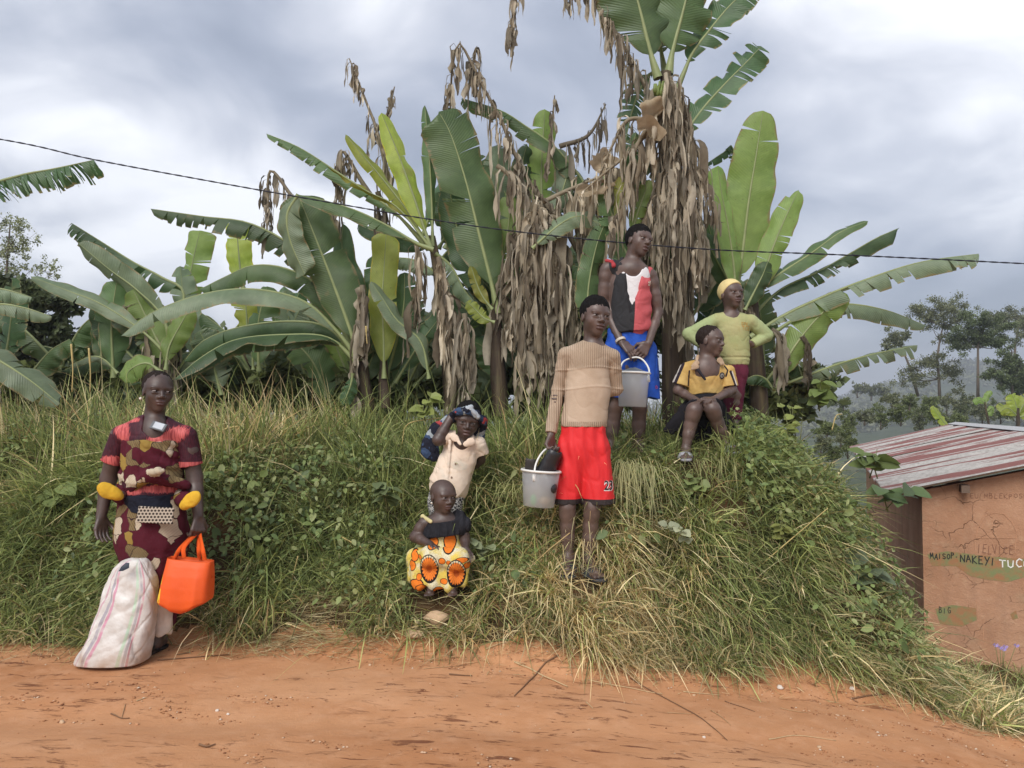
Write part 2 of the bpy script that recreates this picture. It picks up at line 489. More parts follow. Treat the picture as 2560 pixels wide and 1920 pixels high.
# places kept clear for people: (x, y, radius)
CLEAR = [(-1.97, 4.33, .30), (.42, 4.78, .17), (.40, 4.66, .09), (-.42, 4.58, .08), (-.42, 4.70, .20), (.93, 5.45, .10), (1.47, 5.48, .09), (1.64, 5.72, .12)]
def thin(x, y):
    k = np.ones(len(x), bool)
    for cx, cy, r in CLEAR: k &= np.hypot(x - cx, y - cy) > r
    return k
def bare(x, y):
    """the trodden straw patch beside the woman, and ragged gaps"""
    p = np.exp(-(((x + 1.15) / .38) ** 2 + ((y - 4.62) / .16) ** 2))
    return np.clip(p * 1.3, 0, 1)
parts = []
def grass_layer(n, x0, x1, y0, y1, Lr, Wr, up, lean, sagk, straw, nseg=4, dens=None, side=0.0):
    x, y = scatter(n, x0, x1, y0, y1)
    k = (y > edge_y(x) + .01 + rng.normal(0, .02, n)) & thin(x, y) & (rng.random(n) > bare(x, y))
    hol = snoise(x, y, 0, 1.7, 8, 27)
    k &= rng.random(n) < np.clip(1.25 + hol * 1.3, .12, 1)
    if dens is not None: k &= rng.random(n) < dens(x, y)
    x, y = x[k], y[k]; n = len(x)
    z = ground(x, y); nr = gnormal(x, y)
    clump = snoise(x, y, 0, 1.3, 8, 11) * .5 + snoise(x, y, 0, 3.3, 8, 13) * .5
    root = np.stack([x, y, z - .01], -1)
    rd = rng.normal(0, 1, (n, 3)) * lean; rd[:, 0] += side * np.clip(clump + .4, -.3, 1.5)
    d0 = unit(nr * (1 - up) + np.array([0, 0, 1.0]) * up + rd)
    L = rng.uniform(*Lr, n) * (1 + .5 * clump) * np.where(rng.random(n) < .08, 1.5, 1)
    Wd = rng.uniform(*Wr, n)
    h = np.stack([rng.normal(0, .35, n) + side * .5, -np.abs(rng.normal(.45, .3, n)), -np.ones(n) * 1.0], -1)
    sag = h * (sagk * rng.uniform(.4, 1.3, n))[:, None]
    st = np.clip(straw(x, y) if callable(straw) else np.full(n, straw), 0, 1)
    c = GREENS[rng.integers(0, len(GREENS), n)]; s = STRAWS[rng.integers(0, len(STRAWS), n)]
    pat = snoise(x, y, 0, .55, 8, 31)
    st = np.clip(st + .28 * pat, .04, .9)
    c = np.where((rng.random(n) < st)[:, None], s, c) * rng.uniform(.6, 1.95, (n, 1)) * (1 + .28 * clump)[:, None]
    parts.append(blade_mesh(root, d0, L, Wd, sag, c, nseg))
def straw_amt(x, y):
    z = ground(x, y) - ground(x, np.full_like(y, 4.2))
    low = np.clip(1 - z / .45, 0, 1)
    return .06 + .38 * low + .22 * np.clip(snoise(x, y, 0, .8, 8, 17), 0, 1) + .12 * np.clip((x - .6) / 1.5, 0, 1)
# short dense undergrowth over the whole bank
grass_layer(60000, -4.2, 3.6, 4.35, 6.4, (.06, .17), (.0026, .0052), .5, .5, .35, straw_amt, 3)
# matted mid grass, drooping over the slope
grass_layer(62000, -4.2, 3.4, 4.4, 5.7, (.14, .34), (.0026, .0058), .4, .6, .55, straw_amt, 4)
# long pale grass combed down and to the right on the lower right bank
grass_layer(26000, .2, 3.3, 4.3, 5.05, (.10, .27), (.0024, .0056), .35, .72, .65, lambda x, y: .40 + .12 * np.sin(x * 3), 4, side=.14)
# fringe hanging over the road edge
grass_layer(15000, -4.2, 3.4, 4.3, 4.75, (.10, .24), (.002, .004), .35, .45, .75, .5, 4)
# tall upright grass along the top, behind the woman and in the middle
def topd(x, y): return np.clip(1.1 - np.clip((x - .3) / .5, 0, .85), .12, 1) * np.clip((y - 4.85) / .5, 0, 1)
grass_layer(30000, -4.4, 2.6, 4.9, 6.8, (.22, .46), (.0026, .0058), .6, .45, .5, .18, 5, dens=topd)
grass_layer(5000, -4.4, .6, 5.2, 6.6, (.40, .68), (.003, .006), .8, .28, .4, .2, 5, dens=topd)
# beside the house
grass_layer(9000, 2.6, 7.5, 4.7, 7.6, (.08, .22), (.002, .0045), .7, .35, .4, .30, 4)
V = []; Qs = []; Ts = []; Cs = []; b = 0
for v, q, t, c in parts:
    V.append(v); Qs.append(q + b); Ts.append(t + b); Cs.append(c); b += len(v)
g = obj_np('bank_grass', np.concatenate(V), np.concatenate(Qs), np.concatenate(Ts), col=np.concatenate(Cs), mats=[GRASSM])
tag(g, 'dense long grass covering the roadside bank', 'grass', kind='stuff')

# ---- broad leaved ground cover
m = Mat('weed leaves', .55, .4)
a = m.attr(); m.base(a); m.translucent(m.hsv(a, .49, 1.05, 1.4), .3)
WEEDM = m.m
def leaf_mesh(root, d, nrm, L, Wd, col, fold=.25, sag=.25):
    """pointed oval leaves, each folded along its midrib and bent"""
    N = len(root)
    d = unit(d); s = unit(np.cross(d, nrm)); n = np.cross(s, d)
    t = np.array([0, .22, .55, .85, 1.0]); w = np.array([.0, .8, 1.0, .5, 0])
    ctr = root[:, None] + d[:, None] * (L[:, None] * t)[..., None]
    ctr = ctr + np.array([0, 0, -1.0]) * (L[:, None] * sag * t ** 2)[..., None]
    V = np.empty((N, 11, 3)); V[:, 0:5] = ctr
    for k, i in enumerate((1, 2, 3)):
        off = (Wd * w[i])[:, None]
        V[:, 5 + k] = ctr[:, i] - s * off + n * off * fold; V[:, 8 + k] = ctr[:, i] + s * off + n * off * fold
    b = (np.arange(N) * 11)[:, None]
    tr = [[0, 5, 1], [0, 1, 8], [3, 7, 4], [3, 4, 10]]
    qd = [[1, 5, 6, 2], [2, 6, 7, 3], [1, 2, 9, 8], [2, 3, 10, 9]]
    return V.reshape(-1, 3), np.concatenate([b + np.array(x) for x in qd]), np.concatenate([b + np.array(x) for x in tr]), np.repeat(col, 11, 0)
def cover(n, x0, x1, y0, y1, Lr, dens):
    x, y = scatter(n, x0, x1, y0, y1)
    k = (y > edge_y(x) + .08) & thin(x, y) & (rng.random(n) < dens(x, y)); x, y = x[k], y[k]; n = len(x)
    nr = gnormal(x, y); z = ground(x, y)
    h = rng.uniform(.04, .22, n)
    root = np.stack([x, y, z], -1) + nr * h[:, None]
    d = rng.normal(0, 1, (n, 3)); d[:, 1] -= .6; d = d - nr * (d * nr).sum(1, keepdims=True) * .6
    L = rng.uniform(*Lr, n)
    c = np.array([[.15, .21, .07], [.19, .25, .08], [.24, .29, .10], [.11, .155, .06], [.31, .34, .15]])[rng.integers(0, 5, n)] * rng.uniform(.75, 1.25, (n, 1))
    return leaf_mesh(root, d, unit(nr + rng.normal(0, .35, (n, 3))), L, L * rng.uniform(.24, .36, n), c)
pd = lambda x, y: np.clip(snoise(x, y, 0, .9, 8, 21) * .9 + .15, 0, 1) * np.clip((y - 4.55) / .3, .05, 1)
parts = [cover(20000, -4, 2.6, 4.5, 6.2, (.02, .05), pd), cover(2200, -4, 2.6, 4.6, 6.0, (.05, .085), pd),
         cover(8000, 1.5, 2.6, 4.9, 6.6, (.02, .055), lambda x, y: np.clip((y - 5.0) / .3, 0, 1))]
V = []; Qs = []; Ts = []; Cs = []; b = 0
for v, q, t, c in parts:
    V.append(v); Qs.append(q + b); Ts.append(t + b); Cs.append(c); b += len(v)
g = obj_np('ground_cover', np.concatenate(V), np.concatenate(Qs), np.concatenate(Ts), col=np.concatenate(Cs), mats=[WEEDM])
tag(g, 'small broad leaved weeds growing through the bank grass', 'weeds', kind='stuff')

# ---- dry litter on the trodden patch and along the road edge
def litter(n, fx, L, W, tilt):
    x, y = fx(n)
    z = ground(x, y) + rng.uniform(.002, .02, n)
    an = rng.normal(0, .8, n)
    d0 = unit(np.stack([np.cos(an) * np.sign(rng.normal(size=n)), np.sin(an), rng.normal(.05, tilt, n)], -1))
    LL = rng.uniform(*L, n); WW = rng.uniform(*W, n)
    sag = np.stack([rng.normal(0, .15, n), rng.normal(0, .15, n), -np.abs(rng.normal(0, .04, n))], -1)
    c = STRAWS[rng.integers(0, 5, n)] * rng.uniform(.7, 1.35, (n, 1))
    wd = np.stack([-d0[:, 1], d0[:, 0], np.zeros(n)], -1)
    return blade_mesh(np.stack([x, y, z], -1), d0, LL, WW, sag, c, 3, unit(wd + rng.normal(0, .3, (n, 3))))
def patch(n): return rng.normal(-1.15, .33, n), np.clip(rng.normal(4.62, .13, n), 4.35, 5)
def alongedge(n):
    x = rng.uniform(-3.6, 3.2, n); return x, edge_y(x) + rng.normal(-.02, .09, n)
parts = [litter(2200, patch, (.06, .22), (.0015, .0035), .12), litter(2600, alongedge, (.03, .14), (.001, .0028), .15)]
V = []; Qs = []; Ts = []; Cs = []; b = 0
for v, q, t, c in parts:
    V.append(v); Qs.append(q + b); Ts.append(t + b); Cs.append(c); b += len(v)
g = obj_np('dry_straw', np.concatenate(V), np.concatenate(Qs), np.concatenate(Ts), col=np.concatenate(Cs), mats=[GRASSM])
tag(g, 'dry straw littering the edge of the dirt road', 'straw', kind='stuff')
# gravel crumbs on the road
def crumbs(n, fx, rr, name, label):
    x, y = fx(n); r = rng.uniform(*rr, n) ** 1.0; z = ground(x, y) + r * .25
    base = np.array([[0, 0, .8], [1, 0, 0], [0.3, .95, 0], [-.8, .6, 0], [-.8, -.6, 0], [.3, -.95, 0], [0, 0, -.6]])
    j = 1 + rng.normal(0, .22, (n, 7, 3))
    V = np.stack([x, y, z], -1)[:, None] + base * j * r[:, None, None] * np.array([1.2, 1.0, .7])
    b = (np.arange(n) * 7)[:, None]
    T = np.concatenate([b + np.array(t) for t in [[0, 1, 2], [0, 2, 3], [0, 3, 4], [0, 4, 5], [0, 5, 1], [6, 2, 1], [6, 3, 2], [6, 4, 3], [6, 5, 4], [6, 1, 5]]])
    pal = np.array([[.45, .22, .11], [.36, .17, .08], [.60, .40, .26], [.22, .09, .045], [.62, .50, .38]])
    c = np.repeat(pal[rng.choice(5, n, p=[.38, .27, .16, .13, .06])], 7, 0)
    tag(obj_np(name, V, None, T, col=c, mats=[CRUMB]), label, 'gravel', kind='stuff')
m = Mat('crumbs', .95, .15); m.base(m.attr()); CRUMB = m.m
def roadany(n):
    x = rng.uniform(-3.6, 3.8, n); y = 4.5 - np.abs(rng.normal(0, .75, n)); x = x + .25 * np.round(rng.normal(0, 1, n))
    pick = rng.random(n) < .7; y = np.where(pick, edge_y(x) + rng.normal(-.10, .08, n), y); return x, y
crumbs(3000, roadany, (.0015, .006), 'road_gravel', 'small earth crumbs and gravel scattered on the dirt road')

def clods(n):
    x = rng.uniform(-3.4, 3.4, n * 6); y = rng.uniform(2.7, 4.35, n * 6)
    k = (snoise(x * .5, y * 1.6, 0, .9, 8, 15) > .35) & (snoise(x * .6, y * 2.5, 0, 2.8, 8, 18) > .25); return x[k][:n], y[k][:n]
_x, _y = clods(2600)
crumbs(len(_x), lambda n: (_x, _y), (.002, .008), 'road_clods', 'rough clods of broken earth in streaks on the dirt road')
# ================================================================ MUD HOUSE
GD = np.array([math.cos(R(-22)), math.sin(R(-22)), 0]); LD = np.array([math.sin(R(22)), math.cos(R(22)), 0]); UZ = np.array([0, 0, 1.0])
C0 = np.array([1020 / FPX * 7.5, 7.5, 0])
HB, EAVE, LEN, HALF = -1.15, .70, 10.6, 2.15
RISE = math.tan(R(14))
house = empty('mud_house', tuple(C0 + UZ * HB), 'orange mud house with striped red and white metal roof', 'house')
def HP(a, l, z): return C0 + GD * a + LD * l + UZ * z
m = Mat('mud wall', .95, .1)
x, y, z = m.xyz()
n1 = m.noise(scale=1.3, detail=6, rough=.6); n2 = m.noise(scale=14, detail=5, rough=.65); n3 = m.noise(m.coord('Object', (1, 1, 1)), 60, 3)
cr = m.voro(m.mix(.16, m.tc.outputs['Object'], m.noise(scale=4, detail=3, color=True)), 3.0, 'DISTANCE_TO_EDGE')
cr2 = m.voro(m.mix(.12, m.coord('Object', (1, 1, 1.6), (3, 2, 1)), m.noise(scale=7, detail=3, color=True)), 6.5, 'DISTANCE_TO_EDGE')
c = m.ramp(n1, [(.3, (.34, .175, .10)), (.5, (.44, .24, .145)), (.7, (.52, .305, .195))])
c = m.mix(n2.ss(.5, .75) * .5, c, (.56, .36, .23))
c = m.mix(m.noise(m.coord('Object', (3, 3, .5)), 1.6, 4).ss(.5, .72) * .35, c, (.26, .15, .10)); c = m.mix(m.noise(scale=2.2, detail=3).ss(.55, .7) * .3, c, (.36, .30, .20))
crack = xmax(cr.ss(.008, .0) * m.noise(scale=1.7, detail=2).ss(.50, .58) * .7, cr2.ss(.016, .0) * m.noise(scale=2.3, detail=2).ss(.54, .6) * .6)
c = m.mix(crack * .55, c, (.13, .06, .035))
m.base(c); m.bump(n2 * .6 + n3 * .3 - crack * 1.2, .7, .02)
MUD = m.m
b = MB(); th = .16
# gable wall towards the road, with the rake as its top edge
zt = lambda a: EAVE - .03 + a * RISE
V = [HP(0, 0, HB), HP(2 * HALF - .6, 0, HB), HP(2 * HALF - .6, 0, zt(.0)), HP(HALF - .3, 0, zt(HALF - .3)), HP(0, 0, zt(0))]
V += [v + LD * th for v in V]
b.add(V, [(0, 1, 2, 3, 4), (9, 8, 7, 6, 5), (0, 5, 6, 1), (1, 6, 7, 2), (2, 7, 8, 3), (3, 8, 9, 4), (4, 9, 5, 0)])
gable = b.build('wall', MUD, house, smooth=False)
gable['label'] = 'lettered gable wall facing the road'
for a0, nm in ((0, 'wall'), (2 * HALF - .6 - th, 'wall')):
    b = MB()
    V = [HP(a0, th + .003, HB), HP(a0 + th, th + .003, HB), HP(a0 + th, LEN, HB), HP(a0, LEN, HB)]
    V += [v + UZ * (EAVE - .03 - HB) for v in V]
    b.add(V, [(3, 2, 1, 0), (4, 5, 6, 7), (0, 1, 5, 4), (1, 2, 6, 5), (2, 3, 7, 6), (3, 0, 4, 7)])
    b.build('wall', MUD, house, smooth=False)
# roof: corrugated sheets, each its own part
m = Mat('weathered roof sheet', .55, .4)
x, y, z = m.xyz()                      # object space of the sheet: x down the slope, y along the eave
st = m.noise(m.coord('Object', (.16, 2.6, 1)), 1.0, 2, .5, .25)
st2 = m.noise(m.coord('Object', (.35, 16, 1)), 1.0, 4, .6)
n2 = m.noise(scale=18, detail=5, rough=.7)
mask = (st * .75 + st2 * .25 + (m.objrand() - .5) * .03).ss(.495, .525)
cw = m.ramp(n2, [(.3, (.27, .245, .22)), (.5, (.42, .39, .355)), (.7, (.52, .49, .455))])
cw = m.mix(m.noise(m.coord('Object', (6, 22, 1)), 2.0, 3).ss(.63, .70) * .6, cw, (.17, .14, .12))
crd = m.mix(n2, (.17, .06, .05), (.27, .105, .085))
m.base(m.mix(mask, cw, crd)); m.bump(n2, .2, .01)
ROOFM = m.m
roofe = bpy.data.objects.new('roof', None); link(roofe, house); roofe.location = (0, 0, 0)
sl = math.hypot(HALF, HALF * RISE); SLOPE = np.array([HALF, HALF * RISE]) / HALF
nsh = 14; shw = (LEN + .45) / nsh
u = np.linspace(0, shw + .05, 45)
for side in (0, 1):
    for k in range(nsh):
        l0 = -.22 + k * shw
        ws = np.linspace(0, HALF, 6)
        V = []
        for w in ws:
            for q in u:
                a = -.33 + w if side == 0 else 2 * HALF - .6 + .33 - w
                hgt = .014 * math.cos((l0 + q) / .105 * 2 * math.pi) + (k % 2) * .006 + .012 * math.sin(k * 2.3 + w)
                V.append(HP(a, l0 + q, EAVE - .33 * RISE + w * RISE + hgt + .02))
        nu = len(u); F = [(i * nu + j, i * nu + j + 1, (i + 1) * nu + j + 1, (i + 1) * nu + j) for i in range(5) for j in range(nu - 1)]
        V = np.array(V); org = HP(-.33 if side == 0 else 2 * HALF - .27, l0, EAVE)
        Rm = np.stack([GD if side == 0 else -GD, LD, UZ], 1)
        loc = (V - org) @ Rm + np.array([k * 3.7, l0 * 0 + k * 1.3, side * 5.0])
        me = bpy.data.meshes.new('roof_sheet'); me.from_pydata([tuple(v) for v in loc], [], F)
        me.materials.append(ROOFM); me.polygons.foreach_set('use_smooth', [True] * len(F)); me.update()
        o = bpy.data.objects.new('roof_sheet', me); link(o, roofe)
        Mx = Matrix.Identity(4)
        for i in range(3):
            for j in range(3): Mx[i][j] = Rm[i][j]
        t = org - Rm @ np.array([k * 3.7, k * 1.3, side * 5.0]) - (C0 + UZ * HB)
        Mx.translation = Vector(t); o.matrix_local = Mx
b = MB()
for s in (-1, 1):
    pts0 = HP(HALF - .33, -.25, EAVE - .33 * RISE + HALF * RISE + .06); pts1 = HP(HALF - .33, LEN + .28, EAVE - .33 * RISE + HALF * RISE + .06)
    a = GD * s * .17 - UZ * .045
    b.add([pts0, pts1, pts1 + a, pts0 + a], [(0, 1, 2, 3)])
b.build('ridge_cap', plain('ridge metal', (.42, .41, .40), .5, .4), roofe, smooth=False)
for s in (0, 1):
    b = MB(); a = .35 + s * 2.0
    for q in range(1):
        c = HP(a, LEN / 2, EAVE - .06 + min(a, 2 * (HALF - .3) - a) * RISE - .02); b.box(c, (.035, LEN / 2 + .15, .035), np.stack([GD, LD, UZ], 1))
    b.build('purlin', plain('grey timber', (.16, .11, .08)), roofe, smooth=False)

# ---- lettering and paint on the gable wall (hand drawn strokes)
GL = {'M': [[(0, 0), (.1, 1), (.5, .35), (.9, 1), (1, 0)]], 'A': [[(0, 0), (.5, 1), (1, 0)], [(.2, .38), (.8, .38)]], 'I': [[(.5, 0), (.5, 1)]],
      'S': [[(.95, .85), (.5, 1), (.1, .8), (.3, .52), (.8, .42), (.9, .15), (.5, 0), (.05, .15)]], 'O': [[(.5, 0), (.05, .3), (.1, .8), (.5, 1), (.9, .8), (.95, .3), (.5, 0)]],
      'P': [[(.1, 0), (.1, 1), (.75, .95), (.85, .65), (.1, .5)]], 'N': [[(0, 0), (.05, 1), (.9, 0), (1, 1)]], 'K': [[(.05, 0), (.05, 1)], [(.9, 1), (.05, .45), (.95, 0)]],
      'E': [[(.85, 1), (.1, 1), (.1, 0), (.9, 0)], [(.1, .52), (.7, .52)]], 'Y': [[(0, 1), (.45, .45)], [(1, 1), (.25, -.25)]], 'T': [[(0, 1), (1, .97)], [(.5, 1), (.5, 0)]],
      'U': [[(.05, 1), (.1, .2), (.5, 0), (.85, .2), (.95, 1)]], 'C': [[(.95, .85), (.5, 1), (.1, .7), (.1, .3), (.5, 0), (.95, .12)]], 'L': [[(.1, 1), (.1, 0), (.85, .03)]],
      'V': [[(0, 1), (.5, 0), (1, 1)]], 'B': [[(.1, 0), (.1, 1), (.7, .9), (.6, .55), (.1, .52)], [(.6, .55), (.85, .3), (.7, .03), (.1, 0)]], 'G': [[(.9, .9), (.4, 1), (.1, .5), (.4, 0), (.9, .1), (.9, .45), (.55, .45)]],
      'D': [[(.1, 0), (.1, 1), (.7, .85), (.9, .45), (.6, .1), (.1, 0)]], 'H': [[(.1, 0), (.1, 1)], [(.9, 0), (.9, 1)], [(.1, .5), (.9, .5)]], '·': [[(.4, .4), (.6, .45)]], ' ': [],
      'R': [[(.1, 0), (.1, 1), (.75, .9), (.7, .55), (.1, .5)], [(.4, .5), (.95, 0)]]}
def wall_hit(px, py):
    """(along, height) on the gable wall for a photo pixel"""
    d = P(px, py, 1.0) - np.array([0, 0, CAMZ]); nrm = -LD; o = np.array([0, 0, CAMZ]); c = C0
    t = ((c - o) @ nrm) / (d @ nrm); p = o + d * t
    return (p - C0) @ GD, p[2]
def ribbon(b, pts, w):
    pts = [np.array(p) for p in pts]
    for i in range(len(pts) - 1):
        d = pts[i + 1] - pts[i]; n = np.array([-d[1], d[0]]) / (np.linalg.norm(d) + 1e-9) * w / 2; e = d / (np.linalg.norm(d) + 1e-9) * w * .35
        q = [pts[i] - n - e, pts[i + 1] - n + e, pts[i + 1] + n * .85 + e, pts[i] + n - e]
        off = -.004 - .0006 * (i % 3)
        b.add([HP(v[0], off, v[1]) for v in q], [(0, 1, 2, 3)])
def write(text, px0, py0, px1, py1, hpx, w, mat, name='lettering', seed=1):
    r = random.Random(seed); b = MB(); n = len(text)
    a0, z0 = wall_hit(px0, py0); a1, z1 = wall_hit(px1, py1); hh = hpx * 7.1 / FPX
    for i, ch in enumerate(text):
        f = i / n; cw = (a1 - a0) / n * .74
        if ch == 'I': cw *= .6
        oa = a0 + (a1 - a0) * f; oz = z0 + (z1 - z0) * f + r.uniform(-.006, .006); h = hh * r.uniform(.88, 1.12); sk = r.uniform(-.08, .12)
        for stc in GL.get(ch, []):
            ribbon(b, [(oa + q[0] * cw + sk * q[1] * h, oz + q[1] * h) for q in stc], w)
    b.build(name, mat, gable, smooth=False)
blk = plain('black wall paint', (.03, .03, .028), .8); wht = plain('white wall paint', (.75, .73, .68), .8); fnt = plain('faded red charcoal', (.25, .125, .08), .9); chk = plain('pale chalk', (.50, .27, .16), .95)
m = Mat('faded green paint', .9, .15); n1 = m.noise(scale=9, detail=5, rough=.65); x, y, z = m.xyz()
c = m.mix(n1.ss(.35, .62), (.36, .18, .09), (.22, .24, .11)); m.base(c); m.bump(n1, .3, .01); GRN = m.m
def gpatch(pts, name='paint_patch'):
    b = MB(); q = [wall_hit(*p) for p in pts]
    c = np.mean(q, 0); V = [HP(c[0], -.002, c[1])] + [HP(a, -.002, z) for a, z in q]
    b.add(V, [(0, i + 1, (i + 1) % len(q) + 1) for i in range(len(q))]); b.build(name, GRN, gable, smooth=False)
gpatch([(2318, 1385), (2370, 1378), (2450, 1388), (2520, 1395), (2575, 1398), (2570, 1440), (2520, 1455), (2460, 1448), (2425, 1440), (2390, 1415), (2330, 1415)])
gpatch([(2338, 1522), (2380, 1512), (2440, 1520), (2442, 1550), (2405, 1566), (2350, 1560)])
gpatch([(2525, 1535), (2540, 1526), (2545, 1545), (2532, 1550)])
write('MAISOP·', 2326, 1397, 2398, 1397, 13, .008, blk, seed=2)
write('NAKEYI', 2401, 1403, 2492, 1413, 17, .0095, blk, seed=3)
write('TUCO', 2499, 1416, 2580, 1420, 19, .011, wht, seed=4)
write('IELVICE', 2443, 1382, 2536, 1385, 20, .006, fnt, seed=5)
write('BIG', 2347, 1532, 2380, 1532, 14, .006, blk, seed=6)
write('EU MBLEKPOSE', 2425, 1244, 2572, 1246, 12, .0035, fnt, seed=7)
b = MB()
arch = [(2440, 1345), (2445, 1318), (2462, 1290), (2485, 1281), (2510, 1285), (2530, 1305), (2542, 1330), (2540, 1345), (2440, 1345)]
ribbon(b, [wall_hit(*p) for p in arch], .007); b.build('chalk_drawing', chk, gable, smooth=False)
for l in ([(2540, 1345), (2537, 1385)], [(2437, 1350), (2440, 1390)], [(2441, 1500), (2445, 1545)], [(2460, 1545), (2458, 1600)]):
    b = MB(); ribbon(b, [wall_hit(*p) for p in l], .006); b.build('chalk_line', chk, gable, smooth=False)

# ================================================================ BANANA PLANTS
def leafmat(name, c0, c1, tr, trf=.35, spots=0.0, dry=None, rough=.42):
    m = Mat(name, rough, .45)
    uv = m.tc.outputs['UV']
    n = m.nt.nodes.new('ShaderNodeSeparateXYZ'); m.link(uv, n.inputs[0]); u = X(n.outputs[0]); v = X(n.outputs[1])
    vein = ((u - (v - .5).abs() * .10) * 560).sin()
    big = m.noise(m.coord('Object'), 3.0, 4)
    blot = m.noise(m.coord('UV', (14, 2.2, 1)), 2.0, 4)
    c = m.mix(big.ss(.3, .7), c0, c1)
    c = m.mix(blot.ss(.4, .75) * .35, c, tuple(min(1, a * 1.45) for a in c1))
    c = m.mix((vein * .5 + .5) * .10, c, tuple(a * .55 for a in c0))
    spots = max(spots, .45); c = m.mix(m.noise(m.coord('Object'), 38, 3).ss(.66, .72) * spots, c, (.10, .08, .05)); c = m.mix(m.noise(m.coord('Object'), 5, 4).ss(.66, .74) * .5, c, (.24, .21, .09))
    edge = (v - .5).abs() * 2
    dr = dry if dry else (.26, .22, .10)
    c = m.mix((edge + (m.noise(m.coord('UV', (40, 6, 1)), 1.0, 3) - .5) * .55).ss(.88, 1.02), c, dr)
    r = m.objrand()
    c = m.hsv(c, (r * .02 + .49).v, 1.0, (r * .45 + .78).v)
    m.base(c); m.bump(vein * .6 + blot * 1.5, .28, .006); m.translucent(m.hsv(c, .488, 1.15, tr), trf)
    return m.m
LM = {'d': leafmat('banana leaf dark', (.058, .105, .045), (.083, .142, .060), 1.5),
      'm': leafmat('banana leaf green', (.083, .142, .055), (.122, .195, .075), 1.6),
      'g': leafmat('banana leaf grey green', (.14, .195, .11), (.195, .25, .15), 1.4, .25, .25),
      'l': leafmat('banana leaf light', (.18, .275, .075), (.24, .335, .105), 1.9, .45),
      'y': leafmat('banana leaf yellow green', (.25, .32, .065), (.34, .39, .10), 2.0, .5, 0, (.45, .42, .08)),
      's': leafmat('banana leaf speckled', (.15, .18, .03), (.26, .25, .05), 1.8, .4, .9, (.30, .2, .06))}
m = Mat('midrib', .5, .4); n = m.noise(scale=12); r = m.objrand()
m.base(m.mix(n, (.17, .21, .085), (.30, .34, .15))); MIDRIB = m.m
def deadmat(name, a, b_, c_):
    m = Mat(name, .85, .2)
    cc = m.attr(); n = m.noise(scale=24, detail=4); r = m.objrand()
    k = m.mix(n.ss(.3, .7), m.mix(.5, cc, a, 'MULTIPLY'), cc)
    m.base(k); m.bump(m.noise(m.coord('Object', (60, 60, 8)), 2, 3), .5, .006); m.translucent(m.hsv(cc, .5, 1.0, 1.15), .35); return m.m
DEADM = deadmat('dead banana leaf', (.6, .55, .5), 0, 0)
m = Mat('pseudostem', .7, .3); x, y, z = m.xyz()
n = m.noise(m.coord('Object', (12, 12, 1.2)), 1.5, 5); n2 = m.noise(scale=6, detail=4)
c = m.ramp(n, [(.3, (.028, .02, .016)), (.5, (.065, .045, .03)), (.7, (.14, .11, .06))]); c = m.mix(n2.ss(.55, .75) * .6, c, (.10, .12, .05)); m.base(c); m.bump(n, .7, .02)
STEMM = m.m
VN = np.array([0, -1.0, 0])
